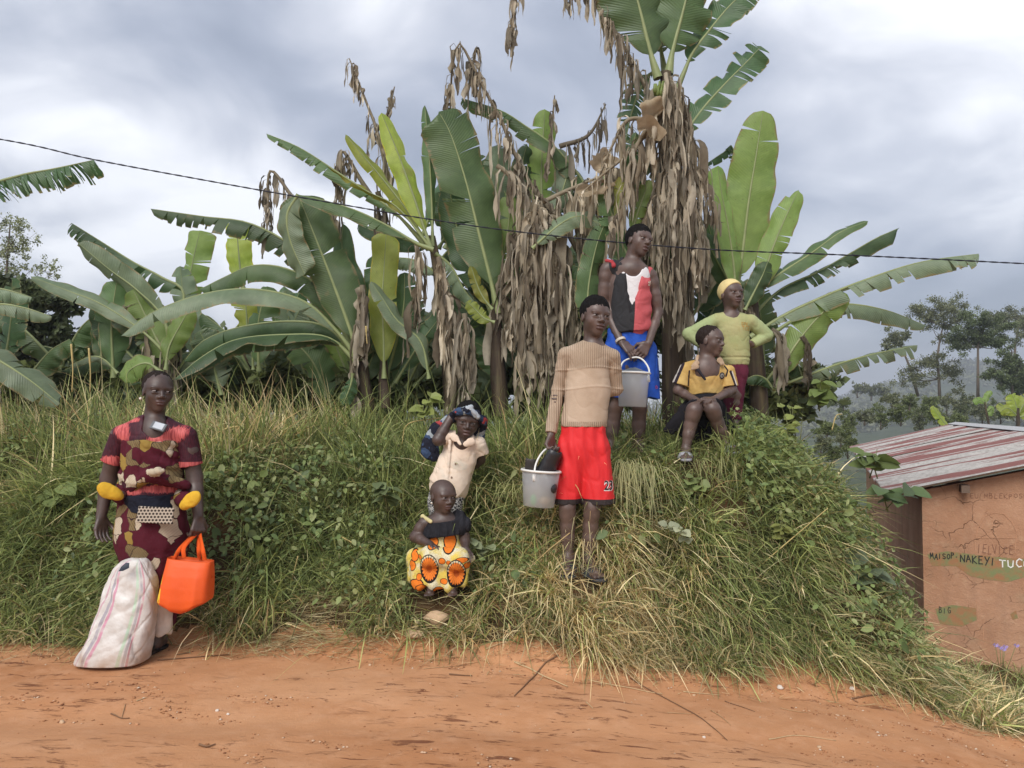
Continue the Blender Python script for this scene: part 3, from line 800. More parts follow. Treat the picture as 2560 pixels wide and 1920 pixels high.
def banana_leaf(plant, pts, hw, mode='F', mat='m', tears=6, gap=.12, fold=None, n_up=None, pet=.10, Y=6.5, dY=0.0, seed=0, name='leaf', droop=None, curl=.25, hwL=None, wave=.10, blunt=False):
    """one banana leaf from its base to its tip; pts in photo pixels, Y the distance, dY how much nearer (-) or farther (+) the tip is"""
    r = np.random.default_rng(seed + len(pts) * 13 + int(abs(pts[0][0]) * 7 + abs(pts[-1][1])))
    k = len(pts)
    W3 = [P(p[0], p[1], (p[2] if len(p) > 2 else Y + dY * (i / (k - 1)) ** 1.5)) for i, p in enumerate(pts)]
    N = 64
    path, Ltot = catmull(W3, N)
    T = np.gradient(path, axis=0); T = unit(T)
    wid = M2(hw, Y); widL = M2(hwL, Y) if hwL is not None else wid
    up = {'F': np.array([.05, -1.0, .25]), 'A': np.array([0, -.38, 1.0]), 'S': np.array([.25, -1, .2]), 'B': np.array([0, 1.0, .35])}[mode] if n_up is None else np.array(n_up, float)
    if fold is None: fold = {'F': .22, 'A': .75, 'S': .9, 'B': .3}[mode]
    if droop is None: droop = {'F': .35, 'A': .75, 'S': .4, 'B': .4}[mode]
    Nn = up[None] - T * (T @ up)[:, None]; Nn = unit(Nn); S = np.cross(T, Nn)
    sp = np.linspace(0, 1, N)
    def wprof(s):
        q = np.clip((s - pet) / (1 - pet), 0, 1)
        if blunt: return np.clip(q / .22, 0, 1) ** .6 * np.where(q < .93, 1.0, np.sqrt(np.clip((1 - q) / .07, 0, 1)) * .9 + .1)
        return np.clip(q / .28, 0, 1) ** .55 * np.sqrt(np.clip(1 - (np.clip(q - .55, 0, 1) / .45) ** 2.4, 0, 1))
    ip = lambda A, s: np.stack([np.interp(s, sp, A[:, c]) for c in range(3)], -1)
    V, Qd, UV, MI = [], [], [], []
    b = 0
    NV = 6
    vs = np.linspace(0, 1, NV)
    for side in (-1, 1):
        wd = widL if side < 0 else wid
        cuts = np.sort(r.uniform(pet, 1, tears)) if tears else np.array([])
        cuts = np.concatenate([[pet], cuts, [1.0]])
        ph1, ph2 = r.uniform(0, 6, 2)
        for c0, c1 in zip(cuts[:-1], cuts[1:]):
            if c1 - c0 < .004: continue
            m_ = max(2, int(math.ceil((c1 - c0) * 44)) + 1)
            s = np.linspace(c0, c1, m_)
            off = r.normal(0, .16 if tears > 8 else .07); offd = r.normal(0, .25 if tears > 8 else .08); short = r.uniform(.75, 1.0) if tears > 14 else 1.0
            if tears > 14 and r.random() < .06: continue
            if tears > 2 and r.random() < .12: short *= r.uniform(.6, .9)
            mid = (c0 + c1) / 2
            pp = np.zeros((m_, NV, 3)); 
            base = ip(path, s); st = unit(ip(S, s)) * side; sn = unit(ip(Nn, s)); tt = unit(ip(T, s))
            w = wprof(s) * wd * short
            ang = fold + off + wave * np.sin(s * 17 + ph1)
            cur = base.copy(); pp[:, 0] = cur
            for j in range(1, NV):
                a = ang + (droop + offd) * vs[j] ** 1.3 + wave * 1.6 * vs[j] * np.sin(s * 31 + ph2 + side)
                stp = (w / (NV - 1))[:, None]
                cur = cur + stp * (np.cos(a)[:, None] * st - np.sin(a)[:, None] * sn + curl * tt)
                pp[:, j] = cur
            if tears:
                # tears open towards the margin
                ctr = pp.mean(0, keepdims=True)
                g = (gap * r.choice([.15, .4, 1.0, 2.0])) * vs[None, :, None] ** 1.4
                pp = pp + (ctr - pp) * np.clip(g, 0, .75)
            V.append(pp.reshape(-1, 3))
            uu = np.repeat(s[:, None], NV, 1) * Ltot / 2.0; vv = np.repeat((.5 + side * .5 * vs)[None], m_, 0)
            UV.append(np.stack([uu, vv], -1).reshape(-1, 2))
            I = b + np.arange(m_ * NV).reshape(m_, NV)
            q = np.stack([I[:-1, :-1], I[1:, :-1], I[1:, 1:], I[:-1, 1:]], -1).reshape(-1, 4)
            if side > 0: q = q[:, ::-1]
            Qd.append(q); MI.append(np.zeros(len(q))); b += m_ * NV
    # midrib and petiole
    nr = 6; s = np.linspace(0, .985, 26); base = ip(path, s); st = unit(ip(S, s)); sn = unit(ip(Nn, s))
    rr = (.055 * wid + .007) * np.clip(1.15 - s, .12, 1) * (1 + .9 * np.clip(1 - s / max(pet, .05), 0, 1))
    an = np.arange(nr) / nr * 2 * math.pi
    ring = base[:, None] - sn[:, None] * (rr * .5)[:, None, None] + (rr[:, None] * np.cos(an))[..., None] * st[:, None] + (rr[:, None] * np.sin(an))[..., None] * sn[:, None]
    V.append(ring.reshape(-1, 3)); UV.append(np.zeros((26 * nr, 2)))
    I = b + np.arange(26 * nr).reshape(26, nr); I2 = np.roll(I, -1, 1)
    q = np.stack([I[:-1], I2[:-1], I2[1:], I[1:]], -1).reshape(-1, 4); Qd.append(q); MI.append(np.ones(len(q)))
    obj_np(name, np.concatenate(V), np.concatenate(Qd), parent=plant, uv=np.concatenate(UV), mats=[LM[mat], MIDRIB], midx=np.concatenate(MI), smooth=True)
DPAL = np.array([[.49, .425, .315], [.57, .50, .385], [.40, .345, .25], [.27, .225, .16], [.68, .61, .48], [.20, .165, .12], [.36, .32, .25]])
def dead_leaf(plant, pts, n=70, Lp=(30, 75), Wp=(6, 15), Y=6.4, spread=.6, seed=0, dark=1.0, rib=True, start=0.0, dY=0, name='dead_leaf'):
    r = np.random.default_rng(seed * 17 + int(abs(pts[0][0]) * 3 + abs(pts[-1][1])))
    k = len(pts)
    W3 = [P(p[0], p[1], (p[2] if len(p) > 2 else Y + dY * i / (k - 1))) for i, p in enumerate(pts)]
    path, Lt = catmull(W3, 40); T = unit(np.gradient(path, axis=0)); sp = np.linspace(0, 1, 40)
    V, Qd, C = [], [], []; b = 0
    n = int(n * .62); dark = dark * r.uniform(.76, 1.05)
    nseg = 9
    for i in range(n):
        s = start + (1 - start) * r.random()
        p = np.array([np.interp(s, sp, path[:, c]) for c in range(3)]); t = np.array([np.interp(s, sp, T[:, c]) for c in range(3)])
        L = 2.7 * M2(r.uniform(*Lp), Y) * (1 - .3 * s) * (1.5 if r.random() < .2 else 1); Wd = M2(r.uniform(*Wp), Y)
        out = r.normal(0, 1, 3); out[1] -= .5; out -= t * (out @ t); out = out / (np.linalg.norm(out) + 1e-6) * spread + t * r.uniform(-.1, .5)
        gr = np.array([0, 0, -1.0])
        d = out; cur = p.copy(); pos = [cur.copy()]
        for j in range(nseg):
            f = min(1, (j + .3) / (nseg * .32)); dd = out * (1 - f) + gr * f + r.normal(0, .11, 3)
            d = dd / (np.linalg.norm(dd) + 1e-6); cur = cur + d * L / nseg; pos.append(cur.copy())
        pos = np.array(pos); tw = r.uniform(0, 6.28); dtw = r.normal(0, .42); Wd *= r.choice([.25, .4, .6, 1.0])
        a = np.cross(d, [0.3, 1, .2]); a /= np.linalg.norm(a) + 1e-6; bb = np.cross(d, a)
        rows = []; fl = r.uniform(.3, .9); tipf = r.choice([.03, .06, .1, .6])
        for j in range(nseg + 1):
            q = tw + dtw * j; w = Wd * (.30 + .70 * min(1, (j + .4) / (nseg * fl))) * (1 if j < nseg - 1 else (tipf if j == nseg else (1 + tipf) / 2))
            e = math.cos(q) * a + math.sin(q) * bb; nn = -math.sin(q) * a + math.cos(q) * bb
            cur_ = .45 * w * (1 + .3 * math.sin(j))
            rows.append([pos[j] - e * w + nn * cur_, pos[j] - e * w * .35, pos[j] + e * w * .35, pos[j] + e * w + nn * cur_])
        V.append(np.array(rows).reshape(-1, 3))
        c = DPAL[r.integers(0, len(DPAL))] * r.uniform(.7, 1.3) * dark
        C.append(np.repeat(c[None], (nseg + 1) * 4, 0))
        I = b + np.arange((nseg + 1) * 4).reshape(nseg + 1, 4)
        Qd.append(np.stack([I[:-1, :-1], I[1:, :-1], I[1:, 1:], I[:-1, 1:]], -1).reshape(-1, 4)); b += (nseg + 1) * 4
    if rib:
        nr = 5; rr = M2(6, Y) * np.linspace(1.2, .25, 40); an = np.arange(nr) / nr * 6.283
        A = unit(np.cross(T, [.1, 1, .15])); B = np.cross(T, A)
        ring = path[:, None] + (rr[:, None] * np.cos(an))[..., None] * A[:, None] + (rr[:, None] * np.sin(an))[..., None] * B[:, None]
        V.append(ring.reshape(-1, 3)); C.append(np.repeat(DPAL[[2]] * dark, 40 * nr, 0)); I = b + np.arange(40 * nr).reshape(40, nr); I2 = np.roll(I, -1, 1)
        Qd.append(np.stack([I[:-1], I2[:-1], I2[1:], I[1:]], -1).reshape(-1, 4))
    obj_np(name, np.concatenate(V), np.concatenate(Qd), parent=plant, col=np.concatenate(C), mats=[DEADM], smooth=True)
def dead_sheet(plant, pts, hw, Y, seed=0, pale=True):
    """a broad dry piece of blade"""
    W3 = [P(p[0], p[1], Y) for p in pts]; r = np.random.default_rng(seed + 5)
    path, L = catmull(W3, 9); T = unit(np.gradient(path, axis=0)); S = unit(np.cross(T, np.array([.2, -1, .1]))); N_ = np.cross(S, T)
    w = M2(hw, Y) * np.interp(np.linspace(0, 1, 9), [0, .3, .8, 1], [.8, 1, .9, .75]) * r.uniform(.75, 1.1, 9); vs = np.linspace(-1, 1, 7)
    V = path[:, None] + S[:, None] * (vs[None, :, None] * w[:, None, None]) + N_[:, None] * (r.normal(0, .007, (9, 7)) + .045 * np.sin(vs * 2.5 + seed)[None] + .02 * np.sin(np.arange(9) * .9)[:, None])[..., None]
    I = np.arange(63).reshape(9, 7); Q_ = np.stack([I[:-1, :-1], I[1:, :-1], I[1:, 1:], I[:-1, 1:]], -1).reshape(-1, 4)
    c = np.repeat((np.array([[.50, .40, .27]]) if pale else np.array([[.33, .27, .2]])) * r.uniform(.8, 1.1), 63, 0)
    obj_np('dead_leaf', V.reshape(-1, 3), Q_, parent=plant, col=c, mats=[DEADM], smooth=True)
def stem(plant, pts, rad, Y):
    W3 = [P(p[0], p[1], Y) for p in pts]; path, L = catmull(W3, 24); n = 14; V = []; r = np.random.default_rng(int(abs(pts[0][0])))
    rr = np.interp(np.linspace(0, 1, 24), np.linspace(0, 1, len(rad)), rad)
    for i, p in enumerate(path):
        for k in range(n):
            a = 2 * math.pi * k / n; q = M2(rr[i] * .62, Y) * (1 + .09 * math.sin(3 * a + i * .35) + .05 * math.sin(7 * a + i * .2))
            V.append(p + np.array([math.cos(a) * q, math.sin(a) * q, 0]))
    I = np.arange(24 * n).reshape(24, n); I2 = np.roll(I, -1, 1)
    obj_np('pseudostem', V, np.stack([I[:-1], I2[:-1], I2[1:], I[1:]], -1).reshape(-1, 4), parent=plant, mats=[STEMM], smooth=True)
def plant(label, px, Y):
    x = (px - 1280) / FPX * Y
    return empty('banana_plant', (x, Y, float(ground(x, Y))), label, 'banana plant', 'banana plants on top of the bank')
def c1(*p): return [(a / 2.37, 300 + b / 2.37) for a, b in p]
def c2(*p): return [(640 + a / 1.843, 100 + b / 1.843) for a, b in p]
def c3(*p): return [(1240 + a / 2.074, b / 2.074) for a, b in p]
def c4(*p): return [(1700 + a / 1.843, 200 + b / 1.843) for a, b in p]
BL, DL = banana_leaf, dead_leaf

# A: at the far left edge
A = plant('banana plant at the far left edge reaching into the picture', -120, 6.6)
stem(A, [(-110, 990), (-100, 760), (-80, 600)], [60, 48, 34], 6.6)
BL(A, c1((-190, 560), (-90, 400), (120, 325), (330, 285), (555, 236)), 68, 'A', 'd', 46, .5, Y=6.6, pet=.05, blunt=True)
BL(A, c1((-160, 880), (-40, 980), (60, 1010), (190, 1050)), 34, 'A', 'g', 5, Y=6.4, seed=2)
BL(A, c1((-160, 1150), (-20, 1090), (140, 1110), (310, 1165)), 32, 'A', 'g', 6, Y=6.2, seed=3)
BL(A, [(-140, 840), (-40, 880), (60, 940), (150, 1010)], 44, 'F', 'g', 3, .1, Y=5.7, seed=4, n_up=(-.2, -.7, .8))
DL(A, [(-60, 640), (-40, 760), (-30, 900)], 60, Y=6.4)
# B: left, low spreading
B = plant('low spreading banana plant behind the woman, with pale leaf undersides', 430, 7.0)
stem(B, [(430, 1010), (432, 930), (440, 860)], [30, 26, 20], 7.0)
BL(B, c1((1000, 1330), (1090, 1030), (960, 930), (790, 840), (600, 720), (425, 610)), 42, 'A', 'd', 18, .3, Y=7.0, pet=.25, blunt=True)
BL(B, c1((1010, 1330), (950, 1150), (800, 1000), (640, 880), (460, 728)), 36, 'F', 'g', 2, .06, Y=6.9, pet=.18, n_up=(-.5, -.9, -.2))
BL(B, c1((1000, 1400), (830, 1240), (600, 1090), (400, 1010), (180, 925)), 24, 'F', 'g', 2, .06, Y=6.8, pet=.2, n_up=(-.3, -.8, .6))
BL(B, c1((980, 1480), (1000, 1350), (1060, 1230), (1130, 1110)), 34, 'F', 'l', 1, .08, Y=6.75, pet=.12)
BL(B, c1((900, 1500), (760, 1380), (640, 1240), (560, 1090)), 40, 'F', 'd', 2, .1, Y=7.1, pet=.1)
BL(B, c1((940, 1560), (800, 1500), (700, 1380), (690, 1180)), 48, 'F', 'd', 1, .1, Y=7.15, pet=.1)
BL(B, c1((700, 1500), (620, 1420), (540, 1400), (410, 1455)), 16, 'A', 'g', 4, Y=6.7)
BL(B, c1((960, 1500), (870, 1440), (770, 1480), (740, 1560)), 34, 'F', 'l', 1, Y=6.7, pet=.2)
BL(B, [(400, 960), (330, 900), (250, 890), (150, 930)], 40, 'A', 'd', 5, .2, Y=7.2)
BL(B, [(420, 960), (300, 860), (200, 850), (90, 900)], 42, 'A', 'd', 5, .2, Y=7.5)
BL(B, [(430, 960), (500, 900), (560, 900), (600, 960)], 40, 'A', 'd', 4, .2, Y=7.3)
DL(B, [(370, 820), (385, 880), (395, 960)], 60, (20, 50), Y=6.95, seed=3)
DL(B, c1((900, 1130), (830, 1080), (760, 1110), (740, 1180)), 40, (15, 35), Y=7.0, seed=4)
DL(B, [(445, 850), (420, 900), (400, 960)], 40, (20, 55), Y=6.9, seed=8, dark=.8)
# C: upright yellow green leaves behind
Cc = plant('banana plant with upright yellow green leaves behind the drooping ones', 610, 7.8)
stem(Cc, [(612, 1010), (614, 900), (616, 800)], [30, 26, 20], 7.8)
BL(Cc, c1((1180, 1300), (1120, 1010), (1140, 850), (1185, 655)), 42, 'F', 'l', 5, .18, Y=7.6, pet=.30, hwL=36, blunt=True)
BL(Cc, c1((1440, 1000), (1420, 860), (1410, 740), (1400, 600)), 34, 'F', 'y', 1, .05, Y=7.9, pet=.1, blunt=True)
BL(Cc, c1((1475, 1380), (1465, 1250), (1460, 1150), (1450, 1010)), 42, 'F', 'y', 2, .08, Y=7.4, pet=.02, blunt=True)
BL(Cc, c1((1480, 1500), (1420, 1420), (1340, 1380), (1290, 1420)), 34, 'A', 'm', 4, Y=7.3)
BL(Cc, c1((1500, 1480), (1500, 1400), (1540, 1350), (1580, 1480)), 34, 'F', 'g', 24, .4, Y=7.2, pet=.05)
BL(Cc, [(640, 980), (700, 920), (760, 900), (820, 940)], 44, 'A', 'd', 5, .2, Y=7.6)
BL(Cc, [(600, 980), (540, 900), (480, 880), (420, 900)], 44, 'A', 'd', 5, .2, Y=7.7)
BL(Cc, [(620, 960), (650, 860), (690, 800), (760, 790)], 44, 'A', 'd', 6, .2, Y=7.9)
BL(Cc, [(600, 960), (570, 850), (520, 790), (470, 800)], 38, 'A', 'd', 6, .2, Y=8.0)
# D: the plant with the broken leaf
D = plant('banana plant with one big leaf snapped over at its top', 905, 6.3)
stem(D, [(915, 1030), (908, 950), (900, 890)], [34, 30, 24], 6.3)
BL(D, c1((2135, 1430), (2060, 1200), (1960, 930), (1850, 650), (1765, 440)), 66, 'F', 'm', 3, .07, Y=6.25, pet=.14, fold=.12, blunt=True)
BL(D, c1((1765, 440), (1700, 560), (1720, 720), (1805, 915)), 38, 'F', 'g', 1, .05, Y=6.15, pet=.0, n_up=(-.4, -1, 0), blunt=True)
BL(D, c1((2120, 1400), (2000, 1250), (1800, 1070), (1500, 1000), (1200, 1030), (900, 1140), (715, 1282)), 46, 'A', 'g', 3, .1, Y=6.3, dY=-.35, pet=.12, fold=.45, seed=5)
BL(D, c1((2100, 1380), (1900, 1000), (1700, 880), (1500, 860), (1330, 930), (1180, 1005)), 48, 'A', 'm', 3, .1, Y=6.5, pet=.12, fold=.6)
BL(D, c1((2130, 1440), (1950, 1290), (1700, 1270), (1400, 1300), (1200, 1400), (1030, 1540)), 42, 'A', 'd', 4, .1, Y=6.3, dY=-.4, pet=.12, fold=.5, n_up=(0, .25, 1))
BL(D, c1((2130, 1440), (1950, 1230), (1700, 1190), (1400, 1230), (1200, 1310), (1090, 1430)), 44, 'A', 'd', 4, .1, Y=6.6, pet=.12)
BL(D, c1((2120, 1420), (1930, 1000), (1750, 760), (1480, 610), (1200, 570), (890, 525)), 50, 'A', 'd', 26, .35, Y=6.5, pet=.15, blunt=False)
BL(D, c1((2090, 1500), (2080, 1560), (2060, 1620), (2030, 1690)), 22, 'F', 'd', 1, Y=6.1)
BL(D, [(900, 900), (935, 800), (950, 720), (930, 640)], 40, 'F', 'd', 3, .1, Y=6.8)
BL(D, c2((440, 1560), (500, 1420), (460, 1200), (400, 1000), (400, 840)), 36, 'F', 'd', 4, .1, Y=6.7)
DL(D, c1((1960, 740), (1800, 560), (1720, 440), (1610, 300), (1585, 420), (1580, 660)), 90, (14, 38), (3, 8), Y=6.6, seed=5, start=.35)
DL(D, c2((490, 1130), (500, 1260), (490, 1400)), 55, (18, 42), Y=6.2, seed=6)
DL(D, [(900, 880), (880, 930), (885, 990)], 40, (18, 42), Y=6.2, seed=9)
# E: bright upright leaf in front
E_ = plant('small banana plant with one bright upright leaf and a drooping blue green one', 960, 6.35)
stem(E_, [(962, 1020), (960, 950), (958, 890)], [24, 20, 14], 6.35)
BL(E_, c2((590, 1560), (588, 1380), (582, 1200), (590, 1050), (600, 888)), 36, 'F', 'y', 1, .04, Y=6.3, pet=.1, blunt=True, fold=.1)
BL(E_, c2((600, 1560), (650, 1380), (680, 1230), (685, 1070)), 40, 'F', 'd', 3, .1, Y=6.45, pet=.05)
BL(E_, c2((800, 1560), (760, 1390), (650, 1290), (590, 1200), (530, 1112)), 27, 'F', 'g', 1, .05, Y=6.15, pet=.05, n_up=(.5, -.8, .3))
BL(E_, c2((640, 1580), (740, 1420), (830, 1300), (860, 1250)), 32, 'F', 'd', 4, .15, Y=6.5)
BL(E_, c2((560, 1560), (640, 1480), (760, 1400), (850, 1440)), 30, 'A', 'd', 4, .15, Y=6.6)
# F: yellow young leaves fan
F_ = plant('banana plant with a fan of young yellow edged leaves above the middle of the bank', 1105, 6.5)
stem(F_, [(1130, 1040), (1118, 850), (1098, 700), (1078, 590)], [34, 30, 24, 16], 6.5)
BL(F_, c2((800, 960), (650, 800), (500, 690), (350, 590), (200, 495), (45, 430)), 34, 'A', 'm', 16, .22, Y=6.5, pet=.2, fold=.55)
BL(F_, c2((800, 950), (650, 770), (500, 690), (325, 578)), 12, 'S', 's', 6, .1, Y=6.35, pet=.2, wave=.3)
BL(F_, c2((800, 960), (700, 790), (600, 660), (500, 540), (412, 434)), 23, 'S', 'y', 2, .06, Y=6.4, pet=.15, fold=.5)
BL(F_, c2((808, 960), (770, 850), (720, 700), (650, 510), (578, 335)), 34, 'F', 'y', 1, .03, Y=6.35, pet=.12, n_up=(.3, -1, .2), fold=.35)
BL(F_, c2((815, 950), (810, 750), (800, 560), (778, 300)), 22, 'S', 'm', 2, .05, Y=6.45, pet=.12, fold=.7)
BL(F_, c2((820, 960), (790, 950), (735, 930), (600, 850), (450, 780), (300, 735), (195, 712)), 34, 'A', 'm', 5, .12, Y=6.1, pet=.18, fold=.55, n_up=(0, -.3, 1))
BL(F_, c2((830, 960), (720, 930), (560, 870), (470, 850)), 40, 'A', 'd', 5, .15, Y=6.8)
BL(F_, c2((860, 1100), (800, 1050), (720, 1010), (620, 1000)), 36, 'A', 'g', 14, .25, Y=6.5)
BL(F_, c2((840, 960), (880, 880), (860, 780), (840, 700)), 36, 'F', 'd', 6, .12, Y=6.8)
BL(F_, c2((830, 980), (900, 1040), (960, 1150), (1010, 1210)), 32, 'A', 'g', 8, .2, Y=6.45)
DL(F_, c2((640, 760), (560, 430), (510, 290), (430, 85)), 110, (14, 34), (3, 9), Y=6.7, seed=1, spread=.7)
DL(F_, c2((620, 480), (610, 350), (638, 215)), 40, (12, 28), (3, 8), Y=6.7, seed=2)
DL(F_, c2((560, 760), (480, 640), (400, 512), (385, 620), (360, 830)), 90, (14, 36), (3, 9), Y=6.6, seed=7, start=.3)
DL(F_, c2((740, 940), (750, 1080), (725, 1330)), 60, (20, 55), (4, 11), Y=6.2, seed=4)
DL(F_, c2((840, 1000), (880, 1200), (900, 1420), (905, 1640)), 150, (20, 60), (5, 13), Y=6.2, seed=5, spread=.5)
DL(F_, c2((960, 1260), (975, 1420), (960, 1620)), 90, (20, 50), (5, 12), Y=6.15, seed=6)
DL(F_, c2((560, 700), (600, 820), (580, 960)), 60, (18, 45), (4, 10), Y=6.6, seed=11, dark=.7)
# G: broad leaf, split
G_ = plant('banana plant with a broad dark leaf split into panels, middle of the row', 1240, 6.4)
stem(G_, [(1250, 1040), (1244, 900), (1238, 760)], [34, 30, 20], 6.4)
BL(G_, c2((1115, 1260), (1085, 1120), (1030, 900), (970, 660), (900, 440), (842, 330)), 70, 'F', 'm', 4, .10, Y=6.35, pet=.12, fold=.12, blunt=True)
BL(G_, c2((1090, 1260), (1000, 1080), (930, 880), (880, 620)), 44, 'F', 'd', 3, .1, Y=6.6, pet=.1)
BL(G_, c2((1125, 1260), (1130, 1060), (1160, 880), (1175, 700)), 44, 'F', 'l', 3, .1, Y=6.55, pet=.1)
BL(G_, c2((1120, 1000), (1115, 760), (1115, 620), (1115, 480)), 44, 'F', 'g', 4, .15, Y=6.9, pet=.05)
BL(G_, c2((1090, 1240), (1050, 1190), (1020, 1130), (990, 1040)), 17, 'F', 's', 2, Y=6.25)
BL(G_, c2((1100, 1300), (1050, 1280), (1010, 1240), (972, 1205)), 20, 'F', 'y', 3, .2, Y=6.2)
BL(G_, c2((1130, 1260), (1200, 1100), (1240, 1000), (1220, 900)), 40, 'F', 'd', 4, Y=6.8)
BL(G_, c2((1100, 1300), (1000, 1260), (930, 1200), (900, 1100)), 40, 'F', 'd', 4, Y=6.8)
# H: mass of dead leaves
H_ = plant('banana plant buried under a thick curtain of dry brown leaves', 1370, 6.6)
stem(H_, [(1375, 1040), (1372, 800), (1362, 520)], [44, 38, 24], 6.6)
BL(H_, c2((1560, 800), (1510, 655), (1440, 560), (1360, 475), (1250, 400), (1130, 325), (950, 268)), 38, 'A', 'm', 12, .15, Y=6.7, pet=.05, fold=.5, blunt=True)
BL(H_, c2((1320, 850), (1315, 650), (1320, 500), (1332, 318)), 40, 'F', 'l', 2, .08, Y=6.9, pet=.08)
BL(H_, c2((1340, 860), (1410, 700), (1430, 600), (1390, 500)), 30, 'F', 'g', 2, .1, Y=6.7)
BL(H_, c2((1330, 860), (1230, 700), (1230, 560), (1250, 480)), 30, 'F', 'd', 4, .15, Y=6.9)
BL(H_, c2((1340, 860), (1400, 760), (1470, 700), (1540, 720)), 34, 'A', 'd', 6, .2, Y=6.9)
DL(H_, c2((1500, 1000), (1400, 830), (1300, 720), (1200, 540), (1130, 370), (1060, 240), (1000, 120), (935, 15), (905, 130), (895, 330), (900, 570)), 240, (16, 48), (4, 11), Y=6.55, seed=1, spread=.6, start=.1)
DL(H_, c2((1010, 260), (1000, 120), (1018, 30)), 40, (12, 40), (4, 9), Y=6.6, seed=2, dark=.55)
DL(H_, c2((1340, 620), (1360, 450), (1376, 255)), 34, (10, 26), (4, 8), Y=6.6, seed=3)
for i, (pp, n_) in enumerate([(((1290, 760), (1250, 1000), (1230, 1250), (1240, 1560)), 190), (((1300, 760), (1320, 1000), (1300, 1300), (1310, 1540)), 190), (((1310, 760), (1400, 950), (1440, 1150), (1460, 1350)), 180),
                              (((1290, 740), (1200, 900), (1160, 1050), (1120, 1240)), 90), (((1310, 780), (1370, 1050), (1380, 1250), (1370, 1480)), 150), (((1280, 1000), (1200, 1200), (1160, 1330)), 70), (((1320, 800), (1480, 860), (1530, 1000), (1500, 1200)), 50)]):
    DL(H_, c2(*pp), n_, (22, 62), (5, 15), Y=6.25 + .05 * (i % 4), seed=20 + i, spread=.75)
DL(H_, c2((1300, 760), (1420, 700), (1560, 640), (1655, 600)), 80, (24, 70), (5, 15), Y=6.4, seed=31, spread=.5)
DL(H_, c2((1110, 580), (1160, 620), (1240, 740)), 50, (24, 60), (5, 12), Y=6.3, seed=32)
# I: the tall plant
I_ = plant('tallest banana plant with a high crown and dry leaves down its trunk', 1680, 6.3)
stem(I_, [(1690, 1060), (1682, 800), (1672, 500), (1665, 300), (1664, 180)], [52, 48, 42, 34, 22], 6.3)
BL(I_, c3((845, 400), (800, 260), (760, 100), (720, -60), (690, -220)), 92, 'F', 'm', 7, .1, Y=6.25, pet=.18, fold=.15, hwL=105)
BL(I_, c3((880, 380), (850, 200), (850, 0), (850, -200)), 60, 'F', 'g', 5, .1, Y=6.5, pet=.18)
BL(I_, c3((900, 380), (920, 250), (960, 100), (1000, -60), (1040, -200)), 84, 'F', 'm', 6, .1, Y=6.3, pet=.18, fold=.15, n_up=(.2, -1, .2))
BL(I_, c3((930, 470), (970, 380), (1020, 270), (1110, 150), (1220, 20), (1360, -100)), 52, 'F', 'd', 14, .2, Y=6.4, pet=.22, n_up=(-.3, -.9, .4))
BL(I_, c3((930, 760), (1000, 660), (1090, 540), (1200, 420), (1290, 330), (1375, 240)), 46, 'F', 'd', 12, .2, Y=6.4, pet=.12, n_up=(-.2, -.9, .5), blunt=True)
BL(I_, c3((860, 380), (800, 380), (740, 480), (700, 600), (670, 740)), 40, 'F', 'd', 22, .35, Y=6.55, pet=.1)
BL(I_, c3((800, 760), (770, 800), (790, 860), (850, 930)), 18, 'F', 'g', 1, Y=6.2)
BL(I_, c3((640, 1230), (630, 1100), (660, 980), (700, 880)), 30, 'F', 's', 3, .1, Y=6.15, pet=.05)
BL(I_, c3((700, 1220), (730, 1120), (760, 1030), (795, 930)), 22, 'F', 'l', 2, Y=6.1, pet=.05)
BL(I_, c3((820, 1520), (840, 1420), (870, 1340), (920, 1270)), 30, 'F', 'm', 2, Y=6.1, pet=.05)
BL(I_, c3((560, 980), (560, 900), (580, 1040), (590, 1120)), 24, 'F', 'g', 2, Y=6.5, pet=.05)
BL(I_, [(1600, 760), (1520, 690), (1450, 700), (1400, 780)], 50, 'A', 'd', 6, .2, Y=6.9)
BL(I_, [(1720, 800), (1780, 720), (1790, 640), (1770, 560)], 50, 'F', 'd', 4, .1, Y=6.7)
BL(I_, [(1720, 860), (1770, 800), (1800, 740), (1860, 720)], 50, 'F', 'd', 4, .1, Y=6.8)
BL(I_, [(1640, 900), (1560, 800), (1500, 760), (1430, 770)], 50, 'F', 'd', 4, .1, Y=6.9)
DL(I_, c3((830, 560), (790, 480), (730, 360), (640, 200), (560, 70), (480, -60)), 130, (16, 44), (4, 10), Y=6.3, seed=1, spread=.6, start=.22)
DL(I_, c3((470, -160), (420, -80), (375, -40)), 50, (20, 40), (4, 9), Y=6.3, seed=2)
DL(I_, c3((140, -110), (95, -40), (85, 90), (70, 190)), 70, (16, 40), (4, 10), Y=6.2, seed=3, spread=.35)
for i, (pp, n_) in enumerate([(((880, 380), (920, 600), (920, 850), (900, 1080)), 170), (((900, 400), (960, 620), (1000, 850), (1010, 1100)), 150), (((920, 460), (1010, 700), (1080, 900), (1130, 1090)), 120),
                              (((880, 420), (850, 700), (880, 900)), 90), (((960, 900), (1000, 1200), (980, 1450), (970, 1640)), 170), (((1000, 1000), (1060, 1180), (1050, 1350)), 80), (((870, 560), (760, 700), (700, 850), (600, 1230)), 70),
                              (((860, 600), (700, 780), (560, 900), (420, 1020)), 60), (((850, 640), (690, 620), (600, 760), (540, 900)), 60), (((880, 900), (800, 1000), (790, 1200)), 70)]):
    DL(I_, c3(*pp), n_, (24, 64), (4, 12), Y=5.98 + .05 * (i % 5), seed=40 + i, spread=.6, dark=.95)
